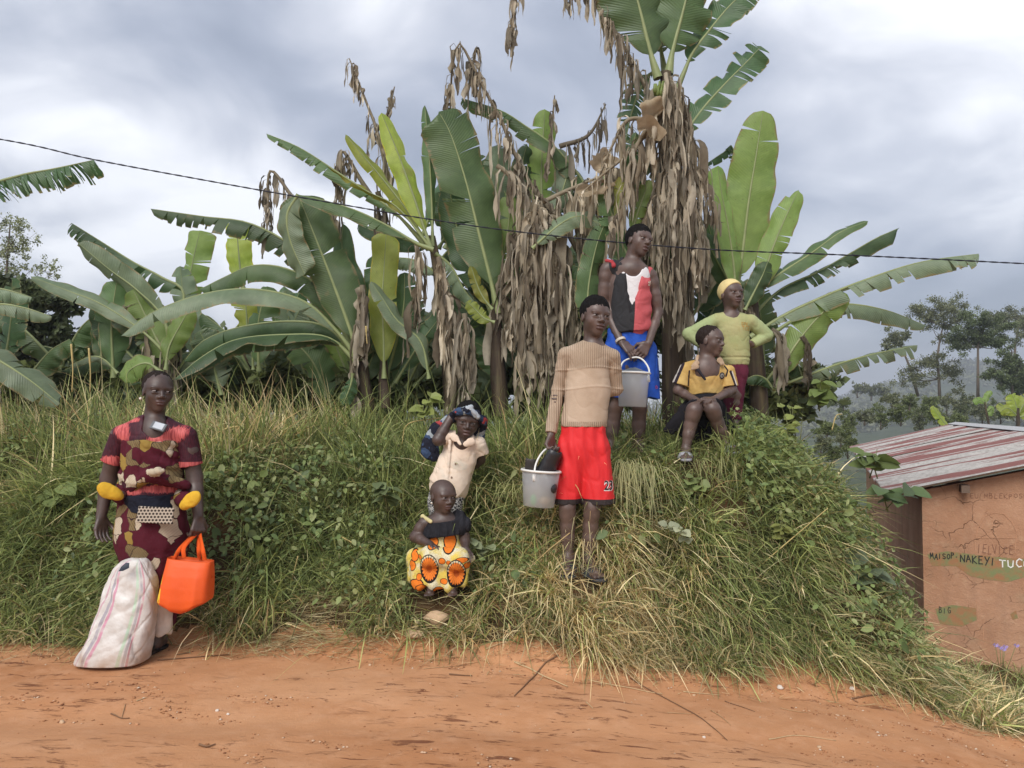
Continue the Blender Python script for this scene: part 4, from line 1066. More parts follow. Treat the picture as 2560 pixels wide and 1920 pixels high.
for i, (pp, n_) in enumerate([(((900, 1000), (890, 1250), (900, 1500)), 90), (((930, 1100), (950, 1350), (940, 1620)), 90), (((850, 900), (840, 1100), (850, 1300)), 60)]): DL(I_, c3(*pp), n_, (24, 64), (4, 11), Y=5.98 + .04 * i, seed=140 + i, spread=.45, dark=.85)
DL(I_, c3((330, 760), (480, 700), (570, 540)), 50, (16, 44), (4, 9), Y=6.6, seed=52, dark=.6)
dead_sheet(I_, c3((755, 590), (810, 560), (860, 530)), 24, 5.95, 3); dead_sheet(I_, c3((735, 660), (790, 650), (860, 720)), 18, 5.95, 4)
dead_sheet(I_, c3((520, 880), (560, 840), (600, 800)), 32, 6.15, 5); dead_sheet(I_, c3((420, 1000), (500, 985), (600, 940)), 22, 6.1, 6)
b = MB()
for k in range(9):
    a = k * .75; c = P(*c3((842 + 14 * math.cos(a), 482 + (k // 3) * 14))[0], 6.05); b.tube([c, c + np.array([.012 * math.cos(a), -.03, .03]), c + np.array([.018 * math.cos(a), -.04, .08])], [.013, .017, .006], 6)
b.build('fruit_bunch', plain('green banana fruit', (.16, .21, .06), .5), I_)
# J: right hand plant
J_ = plant('banana plant with tall intact leaf and long drooping leaves above the roof side', 1890, 6.5)
stem(J_, [(1900, 1050), (1890, 900), (1878, 740)], [36, 32, 24], 6.5)
BL(J_, c3((1240, 1560), (1270, 1380), (1310, 1050), (1350, 800), (1385, 572)), 62, 'F', 'l', 2, .03, Y=6.4, pet=.12, fold=.08, droop=.2)
BL(J_, c3((1250, 1560), (1230, 1350), (1200, 1150), (1170, 1000), (1150, 860)), 30, 'F', 'l', 3, .06, Y=6.3, pet=.06, blunt=True, fold=.3)
BL(J_, c3((1290, 1560), (1370, 1480), (1430, 1300), (1500, 1130), (1570, 985)), 36, 'F', 'l', 3, .05, Y=6.35, pet=.12, n_up=(-.2, -1, .2))
BL(J_, c3((1270, 1060), (1230, 770), (1180, 790), (1075, 860)), 22, 'A', 'd', 16, .3, Y=6.8, pet=.15)
BL(J_, c3((1260, 1560), (1200, 1450), (1120, 1300), (1080, 1200)), 30, 'F', 'd', 2, Y=6.6)
BL(J_, c4((330, 1020), (420, 920), (600, 800), (740, 700), (868, 650)), 30, 'F', 'm', 3, .06, Y=6.4, pet=.1, n_up=(-.2, -.75, .7))
BL(J_, c4((330, 1080), (470, 960), (640, 880), (780, 800), (900, 730), (1012, 680)), 34, 'A', 'd', 14, .2, Y=6.5, pet=.08, fold=.35, blunt=True)
BL(J_, c4((320, 1180), (480, 1080), (650, 1000), (850, 920), (1100, 840), (1375, 800)), 46, 'A', 'g', 22, .22, Y=6.3, dY=-.3, pet=.08, fold=.5, blunt=True)
BL(J_, c4((400, 1180), (600, 1060), (760, 1030), (950, 1060), (1135, 1132)), 42, 'A', 'g', 5, .12, Y=6.5, pet=.1, fold=.55)
BL(J_, c4((440, 1420), (490, 1290), (570, 1170), (660, 1070), (770, 985)), 44, 'F', 'l', 1, .04, Y=6.2, pet=.08, n_up=(-.2, -1, .1))
BL(J_, c4((420, 1420), (560, 1370), (720, 1310), (900, 1260), (1095, 1222)), 34, 'A', 'g', 18, .28, Y=6.3, pet=.12, fold=.4, n_up=(0, -.6, .8), blunt=True)
BL(J_, c4((300, 1060), (340, 980), (380, 900), (405, 835)), 28, 'F', 'd', 1, Y=6.3, pet=.05)
BL(J_, c4((440, 1440), (400, 1380), (350, 1360), (300, 1380)), 28, 'A', 'd', 3, Y=6.4)
BL(J_, [(1890, 960), (1840, 860), (1780, 820), (1740, 830)], 44, 'F', 'd', 4, Y=6.8)
BL(J_, [(1890, 980), (1960, 900), (1990, 900), (2010, 960)], 34, 'A', 'd', 5, Y=6.6)
DL(J_, c4((420, 1150), (460, 1180), (480, 1260), (440, 1330)), 34, (16, 40), Y=6.2, seed=3, dark=.6)
DL(J_, c4((560, 1180), (595, 1240), (590, 1340)), 24, (14, 36), Y=6.2, seed=4, dark=.6)
DL(J_, c4((230, 900), (270, 1000), (330, 1080)), 40, (16, 40), Y=6.4, seed=5)
DL(J_, c4((60, 620), (110, 760), (120, 900)), 60, (16, 44), Y=6.5, seed=6, dark=.8)
# leaves that fill the gaps behind
rf = np.random.default_rng(99)
for pl_, px0, px1, py0, py1, nn in ((H_, 1290, 1640, 560, 800, 9), (G_, 1120, 1300, 560, 800, 5), (F_, 980, 1120, 640, 860, 5), (D, 700, 900, 640, 860, 5), (I_, 1500, 1800, 420, 760, 8), (J_, 1760, 1960, 640, 900, 5), (B, 150, 430, 780, 960, 10), (Cc, 430, 720, 780, 960, 11), (E_, 900, 1120, 780, 960, 9), (D, 700, 920, 800, 960, 9), (G_, 1120, 1320, 760, 960, 8), (A, 0, 160, 760, 960, 6), (F_, 1000, 1140, 480, 640, 3), (H_, 1200, 1420, 420, 560, 4)):
    for k_ in range(nn):
        bx, by = rf.uniform(px0, px1), rf.uniform(py1 - 60, py1 + 60); a_ = rf.uniform(-.9, .9); L_ = rf.uniform(150, 260)
        tx, ty = bx + math.sin(a_) * L_, by - math.cos(a_) * L_
        BL(pl_, [(bx, by), ((bx + tx) / 2 + rf.uniform(-15, 15), (by + ty) / 2 - 15), (tx, ty + 25 * abs(a_))], rf.uniform(34, 52), 'F' if abs(a_) < .6 else 'A', rf.choice(['d', 'm', 'm', 'g', 'l']), int(rf.integers(3, 16)), .15, Y=rf.uniform(6.9, 7.6), pet=.08, seed=k_, n_up=(rf.uniform(-.5, .5), -1, rf.uniform(0, .6)) if abs(a_) < .6 else None)
for k_ in range(2):
    x0_ = rf.uniform(1330, 1640); y0_ = rf.uniform(430, 560); DL(H_ if x0_ < 1480 else I_, [(x0_, y0_), (x0_ + rf.uniform(-40, 40), y0_ + 130), (x0_ + rf.uniform(-60, 60), y0_ + rf.uniform(240, 330))], 80, (24, 60), (5, 14), Y=rf.uniform(6.3, 6.6), seed=70 + k_, spread=.7, dark=rf.uniform(.75, 1.05))
for i, (pl_, pts_, hw_, mt_) in enumerate([(H_, [(1480, 860), (1470, 740), (1490, 620), (1520, 540)], 34, 'm'), (H_, [(1450, 900), (1500, 800), (1560, 740), (1620, 720)], 34, 'd'), (I_, [(1600, 700), (1560, 620), (1530, 540), (1520, 450)], 36, 'm'), (H_, [(1330, 620), (1400, 560), (1450, 540), (1500, 560)], 30, 'g'), (I_, [(1640, 560), (1600, 480), (1580, 400), (1590, 330)], 30, 'd')]):
    BL(pl_, pts_, hw_, 'F', mt_, 7, .15, Y=6.15, pet=.06, seed=900 + i, n_up=(.3 * (-1) ** i, -1, .3))
# small plants by the far side of the house
K_ = empty('banana_plant', tuple(P(2350, 1060, 19) - UZ * .3), 'young banana leaf poking up behind the roof ridge', 'banana plant', 'banana plants beyond the house')
BL(K_, [(2375, 1070), (2355, 1050), (2330, 1015)], 12, 'F', 'y', 2, .1, Y=19, pet=.02)
K2 = empty('banana_plant', tuple(P(2545, 1060, 18) - UZ * .3), 'bright green banana plant behind the roof at the right edge', 'banana plant', 'banana plants beyond the house')
stem(K2, [(2545, 1075), (2545, 1040), (2545, 1020)], [8, 7, 5], 18)
for i, pp in enumerate([((2545, 1040), (2540, 1010), (2530, 985)), ((2545, 1040), (2560, 1010), (2580, 990)), ((2545, 1040), (2520, 1020), (2500, 1030)), ((2545, 1045), (2575, 1035), (2600, 1050))]):
    BL(K2, list(pp), 20, 'F', 'y', 4, .15, Y=18, pet=.05, seed=i)
K3 = empty('banana_plant', tuple(P(2470, 1060, 20) - UZ * .3), 'slender banana plant behind the roof with two pale leaves', 'banana plant', 'banana plants beyond the house')
stem(K3, [(2475, 1075), (2468, 1040), (2462, 1005)], [4, 4, 3], 20)
for i, pp in enumerate([((2465, 1010), (2470, 990), (2480, 978)), ((2465, 1010), (2450, 1000), (2435, 1008)), ((2466, 1030), (2480, 1020), (2475, 1040))]):
    BL(K3, list(pp), 10, 'F', 'l', 3, .1, Y=20, pet=.05, seed=i)
# ================================================================ TREES, BUSHES, WEEDS
def Pg(px, py):
    """point of the ground that the photograph shows at a pixel"""
    o = np.array([0, 0, CAMZ]); d = P(px, py, 1.0) - o
    t = np.linspace(1.5, 9, 1500); p = o + d[None] * t[:, None]
    k = np.argmax(p[:, 2] < ground(p[:, 0], p[:, 1])); return p[k]
def leafcloud(centers, radii, n, size, pal, seed, flat=.8):
    r = np.random.default_rng(seed); centers = np.array(centers); radii = np.array(radii)
    # sub clumps inside every cluster so that the crown has gaps
    k = r.choice(len(centers), n, p=radii ** 2 / (radii ** 2).sum())
    nsub = 9; sub = r.normal(0, .52, (len(centers), nsub, 3)); si = r.integers(0, nsub, n)
    p = centers[k] + radii[k][:, None] * (sub[k, si] + r.normal(0, .20, (n, 3))) * np.array([1, 1, flat])
    L = size * r.uniform(.6, 1.4, n)
    d = r.normal(0, 1, (n, 3)); d[:, 2] -= .3; nr = r.normal(0, 1, (n, 3)); nr[:, 2] += .8
    tone = r.uniform(.75, 1.25, (len(centers), nsub))[k, si][:, None]
    c = pal[r.integers(0, len(pal), n)] * tone * r.uniform(.8, 1.2, (n, 1))
    d = unit(d); s = unit(np.cross(d, nr)); w = L * .33
    V = np.stack([p, p + d * (L * .5)[:, None] - s * w[:, None], p + d * L[:, None], p + d * (L * .5)[:, None] + s * w[:, None]], 1)
    Q_ = (np.arange(n) * 4)[:, None] + np.arange(4)
    return V.reshape(-1, 3), Q_, np.repeat(c, 4, 0)
BARK = plain('bark', (.16, .13, .105), .9, .15)
def tree(name, label, cat, base, trunk, clusters, Y, n, leafpx, pal, seed, group=None, tr=4, flat=.8, depth=.5):
    bp = P(*base, Y); t = empty(name, tuple(bp), label, cat, group)
    r = np.random.default_rng(seed)
    if Y > 33 and Y < 60 and cat == 'tree': clusters = [(c[0], c[1], c[2] * 1.65) for c in clusters]; n = int(n * 2.3)
    C = np.array([P(c[0], c[1], Y + r.normal(0, 1) * M2(c[2], Y) * depth) for c in clusters]); Rr = np.array([M2(c[2], Y) for c in clusters])
    b = MB(); T = [P(*q, Y) for q in trunk]
    rad = np.linspace(M2(tr, Y), M2(tr * .4, Y), len(T)); b.tube(T, list(rad), 7)
    b.build('trunk', BARK, t)
    lb = MB()
    for c, rr in zip(C, Rr):
        j = int(np.argmin([np.linalg.norm(c - q) + (2 * rr if q[2] > c[2] else 0) for q in T])); q = T[j]
        mid = (q + c) / 2 - np.array([0, 0, .12]) * np.linalg.norm(c - q)
        lb.tube([q, mid, c], [M2(tr * .32, Y), M2(tr * .22, Y), M2(tr * .08, Y)], 5)
        for _ in range(4):
            e = c + r.normal(0, .55, 3) * rr; lb.tube([mid * .3 + c * .7, e], [M2(tr * .12, Y), M2(tr * .05, Y)], 4)
    lb.build('limbs', BARK, t)
    V, Q_, cc = leafcloud(C, Rr, n, M2(leafpx, Y), pal, seed, flat)
    obj_np('crown', V, Q_, parent=t, col=cc, mats=[WEEDM])
    return t
def cr(*p): return [(2100 + a / 4.609, 720 + b / 4.609, *(r / 4.609 for r in rest)) for a, b, *rest in p]
PT = np.array([[.15, .165, .085], [.19, .205, .105], [.11, .125, .065], [.24, .25, .14]])
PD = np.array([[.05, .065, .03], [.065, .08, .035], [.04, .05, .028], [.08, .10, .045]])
PB = np.array([[.12, .15, .05], [.16, .19, .065], [.09, .115, .045], [.21, .24, .09]])
tree('eucalyptus_tree', 'tall thin tree with flat topped sparse crown beyond the house, left one', 'tree', cr((1140, 1300))[0], cr((1150, 1300), (1140, 1050), (1120, 800), (1150, 600), (1190, 430)),
     cr((900, 270, 80), (1050, 230, 90), (1200, 210, 90), (1350, 260, 90), (1440, 310, 70), (1000, 330, 70), (1200, 320, 80), (1350, 370, 60), (1060, 450, 60), (1250, 480, 55), (1180, 600, 50),
        (740, 1000, 80), (880, 930, 80), (1000, 880, 80), (1130, 860, 80), (1240, 910, 70), (860, 1040, 70), (1290, 990, 70)), 40, 7000, 3.8, PT, 1)
tree('broadleaf_tree', 'dense dark crowned tree beyond the house, right of the flat topped one', 'tree', cr((1590, 1300))[0], cr((1590, 1300), (1590, 1000), (1590, 680), (1610, 540)),
     cr((1420, 560, 80), (1400, 440, 70), (1550, 390, 90), (1690, 400, 90), (1800, 540, 90), (1860, 480, 70), (1650, 530, 90), (1500, 620, 80), (1370, 660, 70), (1740, 620, 70), (1890, 640, 60)), 38, 8500, 3.8, PD * 2.2, 2)
tree('sapling', 'small wispy tree rising between the drooping leaves at right', 'tree', cr((900, 1250))[0], cr((900, 1250), (800, 900), (690, 640)), cr((580, 610, 55), (640, 560, 60), (730, 560, 45), (560, 680, 40)), 44, 1500, 4, PT, 3)
tree('eucalyptus_tree', 'pale leaning tree at the right edge behind the dense one', 'tree', cr((2000, 1200))[0], cr((1990, 1200), (2020, 650), (2060, 450)), cr((1850, 330, 70), (1950, 390, 80), (2060, 330, 80), (2130, 420, 80), (2100, 560, 50)), 55, 3500, 4, PT, 4)
tree('conifer_tree', 'layered dark tree at the right edge above the roof', 'tree', cr((1990, 1400))[0], cr((1990, 1400), (1985, 1100), (1980, 720)),
     cr((1980, 740, 50), (1940, 850, 60), (2050, 880, 70), (1850, 930, 60), (1740, 1000, 55), (1950, 960, 70), (2100, 970, 70), (1850, 1090, 70), (1980, 1080, 70), (2080, 1130, 70), (2150, 1040, 70)), 36, 7000, 4.2, PD * 2.0, 5)
bl = [(600, 1290, 95), (800, 1300, 110), (1020, 1330, 120), (1230, 1310, 120), (1430, 1380, 120), (700, 1440, 110), (280, 1450, 100), (120, 1540, 110), (470, 1480, 110), (920, 1470, 120), (1150, 1480, 120), (1380, 1500, 110), (1640, 1420, 120), (1850, 1400, 120), (40, 1330, 80), (2050, 1400, 120), (-150, 1600, 110), (10, 1690, 120), (-220, 1780, 120), (90, 1820, 110), (-70, 1900, 120)]
wh = ['below the hill, leftmost of the upper row', 'second in the upper row', 'middle of the upper row', 'under the flat topped tree', 'right of the flat topped tree', 'lower row centre left', 'nearest the bank, with pale top', 'low at the edge of the bank', 'lower row left', 'lower row middle',
      'just above the roof ridge', 'behind the ridge cap', 'under the dense crowned tree', 'behind the slender banana plant', 'standing alone at the left of the valley', 'at the right edge of the picture', 'behind the top corner of the bank', 'left of the far roof corner', 'half hidden by the right end of the bank', 'touching the far roof corner', 'low behind the bank beside the roof eave']
for i, (a, b_, r_) in enumerate(bl):
    q = cr((a, b_, r_))[0]; rr = np.random.default_rng(i)
    cl = [(q[0] + rr.normal(0, .55) * q[2], q[1] + rr.normal(0, .4) * q[2], q[2] * rr.uniform(.4, .65)) for _ in range(8)]
    tree('bush', 'rounded green bush ' + wh[i], 'bush', (q[0], q[1] + q[2] * 1.4), [(q[0], q[1] + q[2] * 1.4), (q[0], q[1])], cl, (30 + (i % 5) * 3 - (4 if b_ > 1400 else 0) if b_ < 1590 else 17 + i % 3), 2600, 3.6, PB if i % 3 else PT, 10 + i, 'bushes in the valley beyond the house', tr=2)
for i, (a, b_, r_, lab) in enumerate([(200, 1140, 80, 'left'), (360, 1170, 80, 'middle'), (520, 1180, 80, 'right')]):
    q = cr((a, b_, r_))[0]; rr = np.random.default_rng(i + 90)
    cl = [(q[0] + rr.normal(0, .5) * q[2], q[1] + rr.normal(0, .4) * q[2], q[2] * .5) for _ in range(7)]
    tree('valley_tree', 'hazy grey green tree on the lower hillside, ' + lab + ' of three', 'tree', (q[0], q[1] + q[2] * 1.6), [(q[0], q[1] + q[2] * 1.6), (q[0], q[1])], cl, 110, 1800, 3.4, PT, 60 + i, 'trees on the lower hillside', tr=2)
# woods on the hill: one mass
r = np.random.default_rng(77); n = 2600
hx = r.uniform(60, 420, n); hy = r.uniform(130, 620, n); k = snoise(hx, hy, 0, .008, 8, 5) > -.05; hx, hy = hx[k], hy[k]
C = np.stack([hx, hy, far_z(hx, hy) + 2.0], -1); Rr = r.uniform(2.0, 4.5, len(hx))
V, Q_, cc = leafcloud(C, Rr, 42000, 2.2, PT * .9, 78)
tag(obj_np('hill_woods', V, Q_, col=cc, mats=[WEEDM]), 'woods covering the far hillside', 'woods', kind='stuff')
# trees at the left
q = lambda *p: [(a / 2.37, 300 + b / 2.37, *(r / 2.37 for r in rest)) for a, b, *rest in p]
tree('thin_tree', 'wispy pale tree against the sky at the left edge', 'tree', q((40, 1400))[0], q((40, 1400), (30, 1000), (50, 750), (60, 620)),
     q((40, 600, 60), (120, 640, 70), (60, 720, 80), (160, 720, 60), (20, 800, 70), (120, 800, 60), (200, 870, 50), (290, 870, 50), (330, 900, 40), (60, 900, 70)), 18, 3000, 5.5, PT * 1.6, 101, tr=4)
for i, (cl, lab) in enumerate([([(40, 1000, 90), (150, 990, 80), (260, 1030, 80), (60, 1120, 90), (180, 1130, 90), (330, 1060, 70), (430, 1090, 60)], 'dark leafy shrub under the wispy tree at the left edge'),
                               ([(60, 1260, 100), (200, 1260, 100), (340, 1200, 80), (420, 1300, 90), (120, 1380, 110), (290, 1380, 110), (420, 1450, 100)], 'dark shrub low at the left behind the grass')]):
    cc_ = q(*cl); tree('shrub', lab, 'shrub', (cc_[3][0], 1000), [(cc_[3][0], 1000), (cc_[3][0], 940), (cc_[3][0], cc_[3][1])], cc_, 9.0 + i * .3, 5200, 16, PD * 1.7, 110 + i, tr=6)
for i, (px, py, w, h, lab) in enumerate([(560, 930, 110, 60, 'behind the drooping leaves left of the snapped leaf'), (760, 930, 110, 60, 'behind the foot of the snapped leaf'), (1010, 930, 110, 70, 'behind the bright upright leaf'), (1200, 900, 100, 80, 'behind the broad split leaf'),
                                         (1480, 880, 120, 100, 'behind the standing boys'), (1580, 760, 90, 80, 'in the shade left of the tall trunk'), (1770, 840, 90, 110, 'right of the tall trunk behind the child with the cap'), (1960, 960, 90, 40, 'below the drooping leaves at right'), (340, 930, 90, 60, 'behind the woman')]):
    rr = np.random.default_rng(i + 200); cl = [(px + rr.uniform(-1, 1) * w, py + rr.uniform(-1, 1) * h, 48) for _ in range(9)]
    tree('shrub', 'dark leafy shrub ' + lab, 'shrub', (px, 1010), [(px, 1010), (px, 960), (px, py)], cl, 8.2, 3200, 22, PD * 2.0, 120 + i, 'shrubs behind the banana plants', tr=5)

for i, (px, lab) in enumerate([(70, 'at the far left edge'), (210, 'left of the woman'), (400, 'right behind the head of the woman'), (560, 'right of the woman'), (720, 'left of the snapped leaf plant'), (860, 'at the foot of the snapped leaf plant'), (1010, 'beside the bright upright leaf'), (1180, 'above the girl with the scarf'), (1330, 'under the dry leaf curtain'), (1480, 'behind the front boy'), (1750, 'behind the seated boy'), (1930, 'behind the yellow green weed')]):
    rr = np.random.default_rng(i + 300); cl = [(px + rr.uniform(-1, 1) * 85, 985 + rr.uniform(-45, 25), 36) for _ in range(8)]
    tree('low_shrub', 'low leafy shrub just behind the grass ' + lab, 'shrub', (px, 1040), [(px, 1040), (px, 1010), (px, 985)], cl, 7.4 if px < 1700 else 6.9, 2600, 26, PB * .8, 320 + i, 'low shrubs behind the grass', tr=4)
def weed(name, label, px, py, Y, n, Lp, spread, h, col, seed, up=.6, wr=.33, cat='weed', group=None):
    """leafy plant: stems with separate larger leaves"""
    r = np.random.default_rng(seed); c = P(px, py, Y); base = c.copy()
    base[2] = float(ground(c[0], c[1])) if c[2] - M2(h, Y) * 1.5 < float(ground(c[0], c[1])) else c[2] - M2(h, Y) * 1.2
    t = empty(name, tuple(base), label, cat, group); b = MB(); roots, ds, Ls, cols = [], [], [], []
    ns = max(1, n // 6)
    for s in range(ns):
        tip = c + np.array([r.normal(0, M2(spread, Y)), r.normal(0, M2(spread, Y) * .5), r.uniform(-.3, .5) * M2(h, Y)])
        b.tube([base + r.normal(0, .01, 3), (base + tip) / 2 + r.normal(0, .015, 3), tip], [.005, .004, .002], 5)
        for k in range(n // ns):
            f = r.uniform(.35, 1); roots.append(base * (1 - f) + tip * f); a = r.uniform(0, 6.28)
            ds.append([math.cos(a), math.sin(a) - .5, r.uniform(-.2, up)]); Ls.append(M2(Lp * r.uniform(.6, 1.2), Y)); cols.append(np.array(col) * r.uniform(.8, 1.25))
    b.build('stem', plain('weed stem', (.14, .15, .06)), t)
    roots, ds, Ls, cols = map(np.array, (roots, ds, Ls, cols))
    nr = np.tile([0, -.55, .8], (len(roots), 1)) + r.normal(0, .35, (len(roots), 3))
    for k in range(len(roots)):
        V, Qd, Tr, C_ = leaf_mesh(roots[k:k + 1], ds[k:k + 1], unit(nr[k:k + 1]), Ls[k:k + 1], Ls[k:k + 1] * wr, cols[k:k + 1])
        obj_np('leaf', V, Qd, Tr, parent=t, col=C_, mats=[WEEDM], smooth=True)
weed('weed', 'tall weed with big drooping leaves beside the right end of the plants', 2050, 965, 5.9, 12, 48, 14, 50, (.15, .20, .06), 1, .4)
weed('weed', 'broad leaved weed overlapping the roof corner', 2185, 1140, 5.25, 14, 58, 26, 50, (.13, .175, .055), 2, .5)
weed('weed', 'dark leaved weed just under the roof corner', 2215, 1225, 5.2, 12, 55, 24, 40, (.10, .15, .06), 3, .2)
weed('weed', 'weed with wide blue green leaves low beside the dark house wall', 2190, 1425, 4.95, 8, 56, 26, 50, (.15, .19, .11), 4, .2, .42)
weed('vine', 'creeper with pale round leaves on the right part of the bank', 1735, 1318, 4.75, 14, 30, 62, 34, (.36, .38, .25), 5, .6, .42)
weed('weed', 'single broad drooping leaf plant at the left of the woman', 120, 1210, 5.0, 6, 58, 18, 50, (.20, .25, .09), 6, -.1, .42)
weed('weed', 'yellow green bushy weed at the top right of the bank', 1985, 1050, 5.6, 40, 30, 55, 90, (.24, .28, .08), 7, .6)
weed('weed', 'upright yellow green seedling on the right bank', 1966, 1300, 4.9, 12, 30, 10, 60, (.26, .28, .09), 8, .6)
weed('vine', 'climbing vine with hanging leaves left of the girl', 970, 1215, 4.95, 18, 38, 34, 50, (.16, .20, .09), 9, .0, .36)
weed('vine', 'pale leaved creeper right of the seated toddler', 1205, 1365, 4.8, 14, 30, 22, 40, (.28, .32, .18), 10, .3, .42)
weed('weed', 'weed with heart shaped leaves right of the front boy', 1755, 1200, 5.0, 16, 30, 50, 40, (.22, .27, .10), 11, .3, .45)
weed('weed', 'leafy weed at the top of the bank above the girl', 1060, 1000, 5.35, 14, 36, 26, 40, (.26, .30, .09), 12, .4, .4)

# hanging grass tuft and stalks
def tuft(name, label, pts, n, Lp, Y, col, sag, seed, sidev=0.0, W=.0028):
    r = np.random.default_rng(seed); root = np.array([P(*pts[r.integers(0, len(pts))], Y) + r.normal(0, .06, 3) * np.array([1.3, .8, .3]) for _ in range(n)])
    d0 = unit(np.stack([r.normal(sidev, .35, n), r.normal(-.9, .2, n), r.uniform(-.1, .5, n)], -1)); L = M2(1, Y) * r.uniform(Lp * .5, Lp, n)
    sg = np.stack([r.normal(0, .12, n), r.normal(-.15, .1, n), -np.full(n, sag) * r.uniform(.7, 1.2, n)], -1)
    c = np.array(col) * r.uniform(.75, 1.2, (n, 1)); V, Q_, T_, C_ = blade_mesh(root, d0, L, np.full(n, W), sg, c, 6)
    o = obj_np(name, V, Q_, T_, col=C_, mats=[GRASSM], loc=tuple(root.mean(0) - np.array([0, 0, .05]))); tag(o, label, 'grass')
tuft('grass_tuft', 'pale long grass tuft hanging down beside the red shorts', [(1585, 1150), (1610, 1160), (1560, 1155), (1575, 1165)], 90, 105, 5.0, (.40, .39, .19), 1.7, 1)
tuft('grass_tuft', 'arching grass clump in front of the seated boy', [(1740, 1150), (1790, 1145), (1820, 1150)], 60, 90, 5.22, (.38, .38, .17), .9, 2)
tuft('grass_tuft', 'arching grass clump left of the front boy bucket', [(1300, 1190), (1270, 1210)], 36, 100, 4.9, (.36, .36, .15), .9, 3, -.2)
for i, (pts, lab) in enumerate([([(515, 1130), (535, 1090), (565, 1072), (596, 1066)], 'yellow grass stalk curving right of the woman'), ([(850, 1340), (960, 1400), (1010, 1450)], 'pale dead stalk lying down the bank in the middle'),
                                ([(1100, 1045), (1020, 1060), (1005, 1110)], 'long pale grass blade arching left of the girl'), ([(2080, 1075), (2090, 1040), (2105, 1035)], 'dry stalk on top of the bank beside the roof'),
                                ([(745, 1390), (730, 1450), (720, 1500)], 'broken pale stalk standing in the middle grass'), ([(1860, 1450), (1940, 1380), (2070, 1270)], 'bundle stalk slanting up across the right bank'),
                                ([(180, 980), (182, 920), (178, 860)], 'brown seed head standing above the grass at left'), ([(225, 980), (226, 930), (222, 870)], 'second seed head standing above the left grass'), ([(918, 860), (916, 840), (915, 815)], 'yellow seed head in front of the bright upright leaf')]):
    Yv = 4.85 if pts[0][1] > 1150 else 5.4; w3 = [P(*p, Yv) for p in pts]; path, L = catmull(w3, 16); b = MB()
    th = [.004] * 10 + ([.007] * 6 if 'seed' in lab or i == 0 else [.003] * 6); b.tube(path, th, 5)
    o = b.build('grass_stalk', plain('dry stalk', (.48, .38, .16), .8), loc=tuple(w3[0])); tag(o, lab, 'grass stalk')
# purple flowers by the house wall
fl = empty('flower', tuple(P(2510, 1660, 6.7)), 'small purple flowers on thin stems in front of the mud wall', 'flower')
b = MB(); r = np.random.default_rng(4); hd = []
for (x, y) in [(2488, 1612), (2500, 1618), (2512, 1616), (2540, 1613), (2508, 1622)]:
    p = P(x, y, 6.7); b.tube([P(2505 + (x - 2505) * .3, 1680, 6.7), p], .003, 4); hd.append(p)
b.build('stem', plain('flower stem', (.2, .2, .08)), fl)
pm = plain('purple petals', (.36, .28, .62), .7)
for p in hd:
    b = MB()
    for k in range(9):
        a = k * .698; d = np.array([math.cos(a), -.3, math.sin(a) * .7]); b.add([p, p + d * .022 + np.array([.004, 0, .004]), p + d * .028, p + d * .022 - np.array([.004, 0, .004])], [(0, 1, 2, 3)])
    b.build('flower_head', pm, fl, smooth=False)

# ================================================================ CABLE
cab = [(-1400, 120), (-600, 256), (0, 348), (230, 398), (520, 452), (790, 500), (1060, 546), (1300, 580), (1560, 607), (1800, 625), (2050, 635), (2300, 646), (2560, 659), (3200, 690), (4000, 720)]
path, L = catmull([P(x, y, 5.85) for x, y in cab], 900); b = MB()
for ph in (0, math.pi):
    tw = np.arange(900) * .66 + ph; b.tube(path + np.stack([np.zeros(900), np.cos(tw) * .0030, np.sin(tw) * .0030], -1), .0034, 6)
o = b.build('power_cable', plain('black cable', (.018, .019, .03), .5), loc=tuple(path[0])); tag(o, 'twisted black power cable strung across the plants', 'cable')

# ================================================================ STONES AND TWIGS ON THE ROAD
def stone(label, px, py, w, h, col, seed, group=None):
    r = np.random.default_rng(seed); p = Pg(px, py); Y = p[1]; a, hh = M2(w / 2, Y), M2(h / 2, Y)
    th = np.linspace(0, math.pi, 7); ph = np.linspace(0, 2 * math.pi, 11)[:-1]; V = []
    for t in th:
        for f in ph:
            d = np.array([math.sin(t) * math.cos(f), math.sin(t) * math.sin(f), math.cos(t)]); k = 1 + .18 * math.sin(3 * d[0] + seed) * math.cos(4 * d[1] + seed * 2) + .12 * math.sin(5 * d[2] + seed) + r.normal(0, .05)
            V.append(p + d * k * np.array([a, a * .8, hh]) + np.array([0, 0, hh * .55]))
    I = np.arange(70).reshape(7, 10); I2 = np.roll(I, -1, 1); Q_ = np.stack([I[:-1], I2[:-1], I2[1:], I[1:]], -1).reshape(-1, 4)
    o = obj_np('stone', V, Q_, loc=tuple(p), mats=[col], smooth=True); tag(o, label, 'stone', group)
SA = plain('pale earth stone', (.55, .38, .24), .9, .2, .35, 14); SB = plain('orange stone', (.48, .25, .13), .9, .2, .3, 20); SW = plain('white pebble', (.66, .58, .50), .8, .3)
stone('tan rock half in the grass below the toddler', 1092, 1556, 60, 40, SA, 1); stone('flat orange stone at the road edge below the toddler', 1035, 1592, 48, 22, SA, 2)
stone('white pebble on the road at right', 2130, 1724, 14, 9, SW, 3); stone('white pebble near the road centre', 543, 1778, 9, 6, SW, 4)
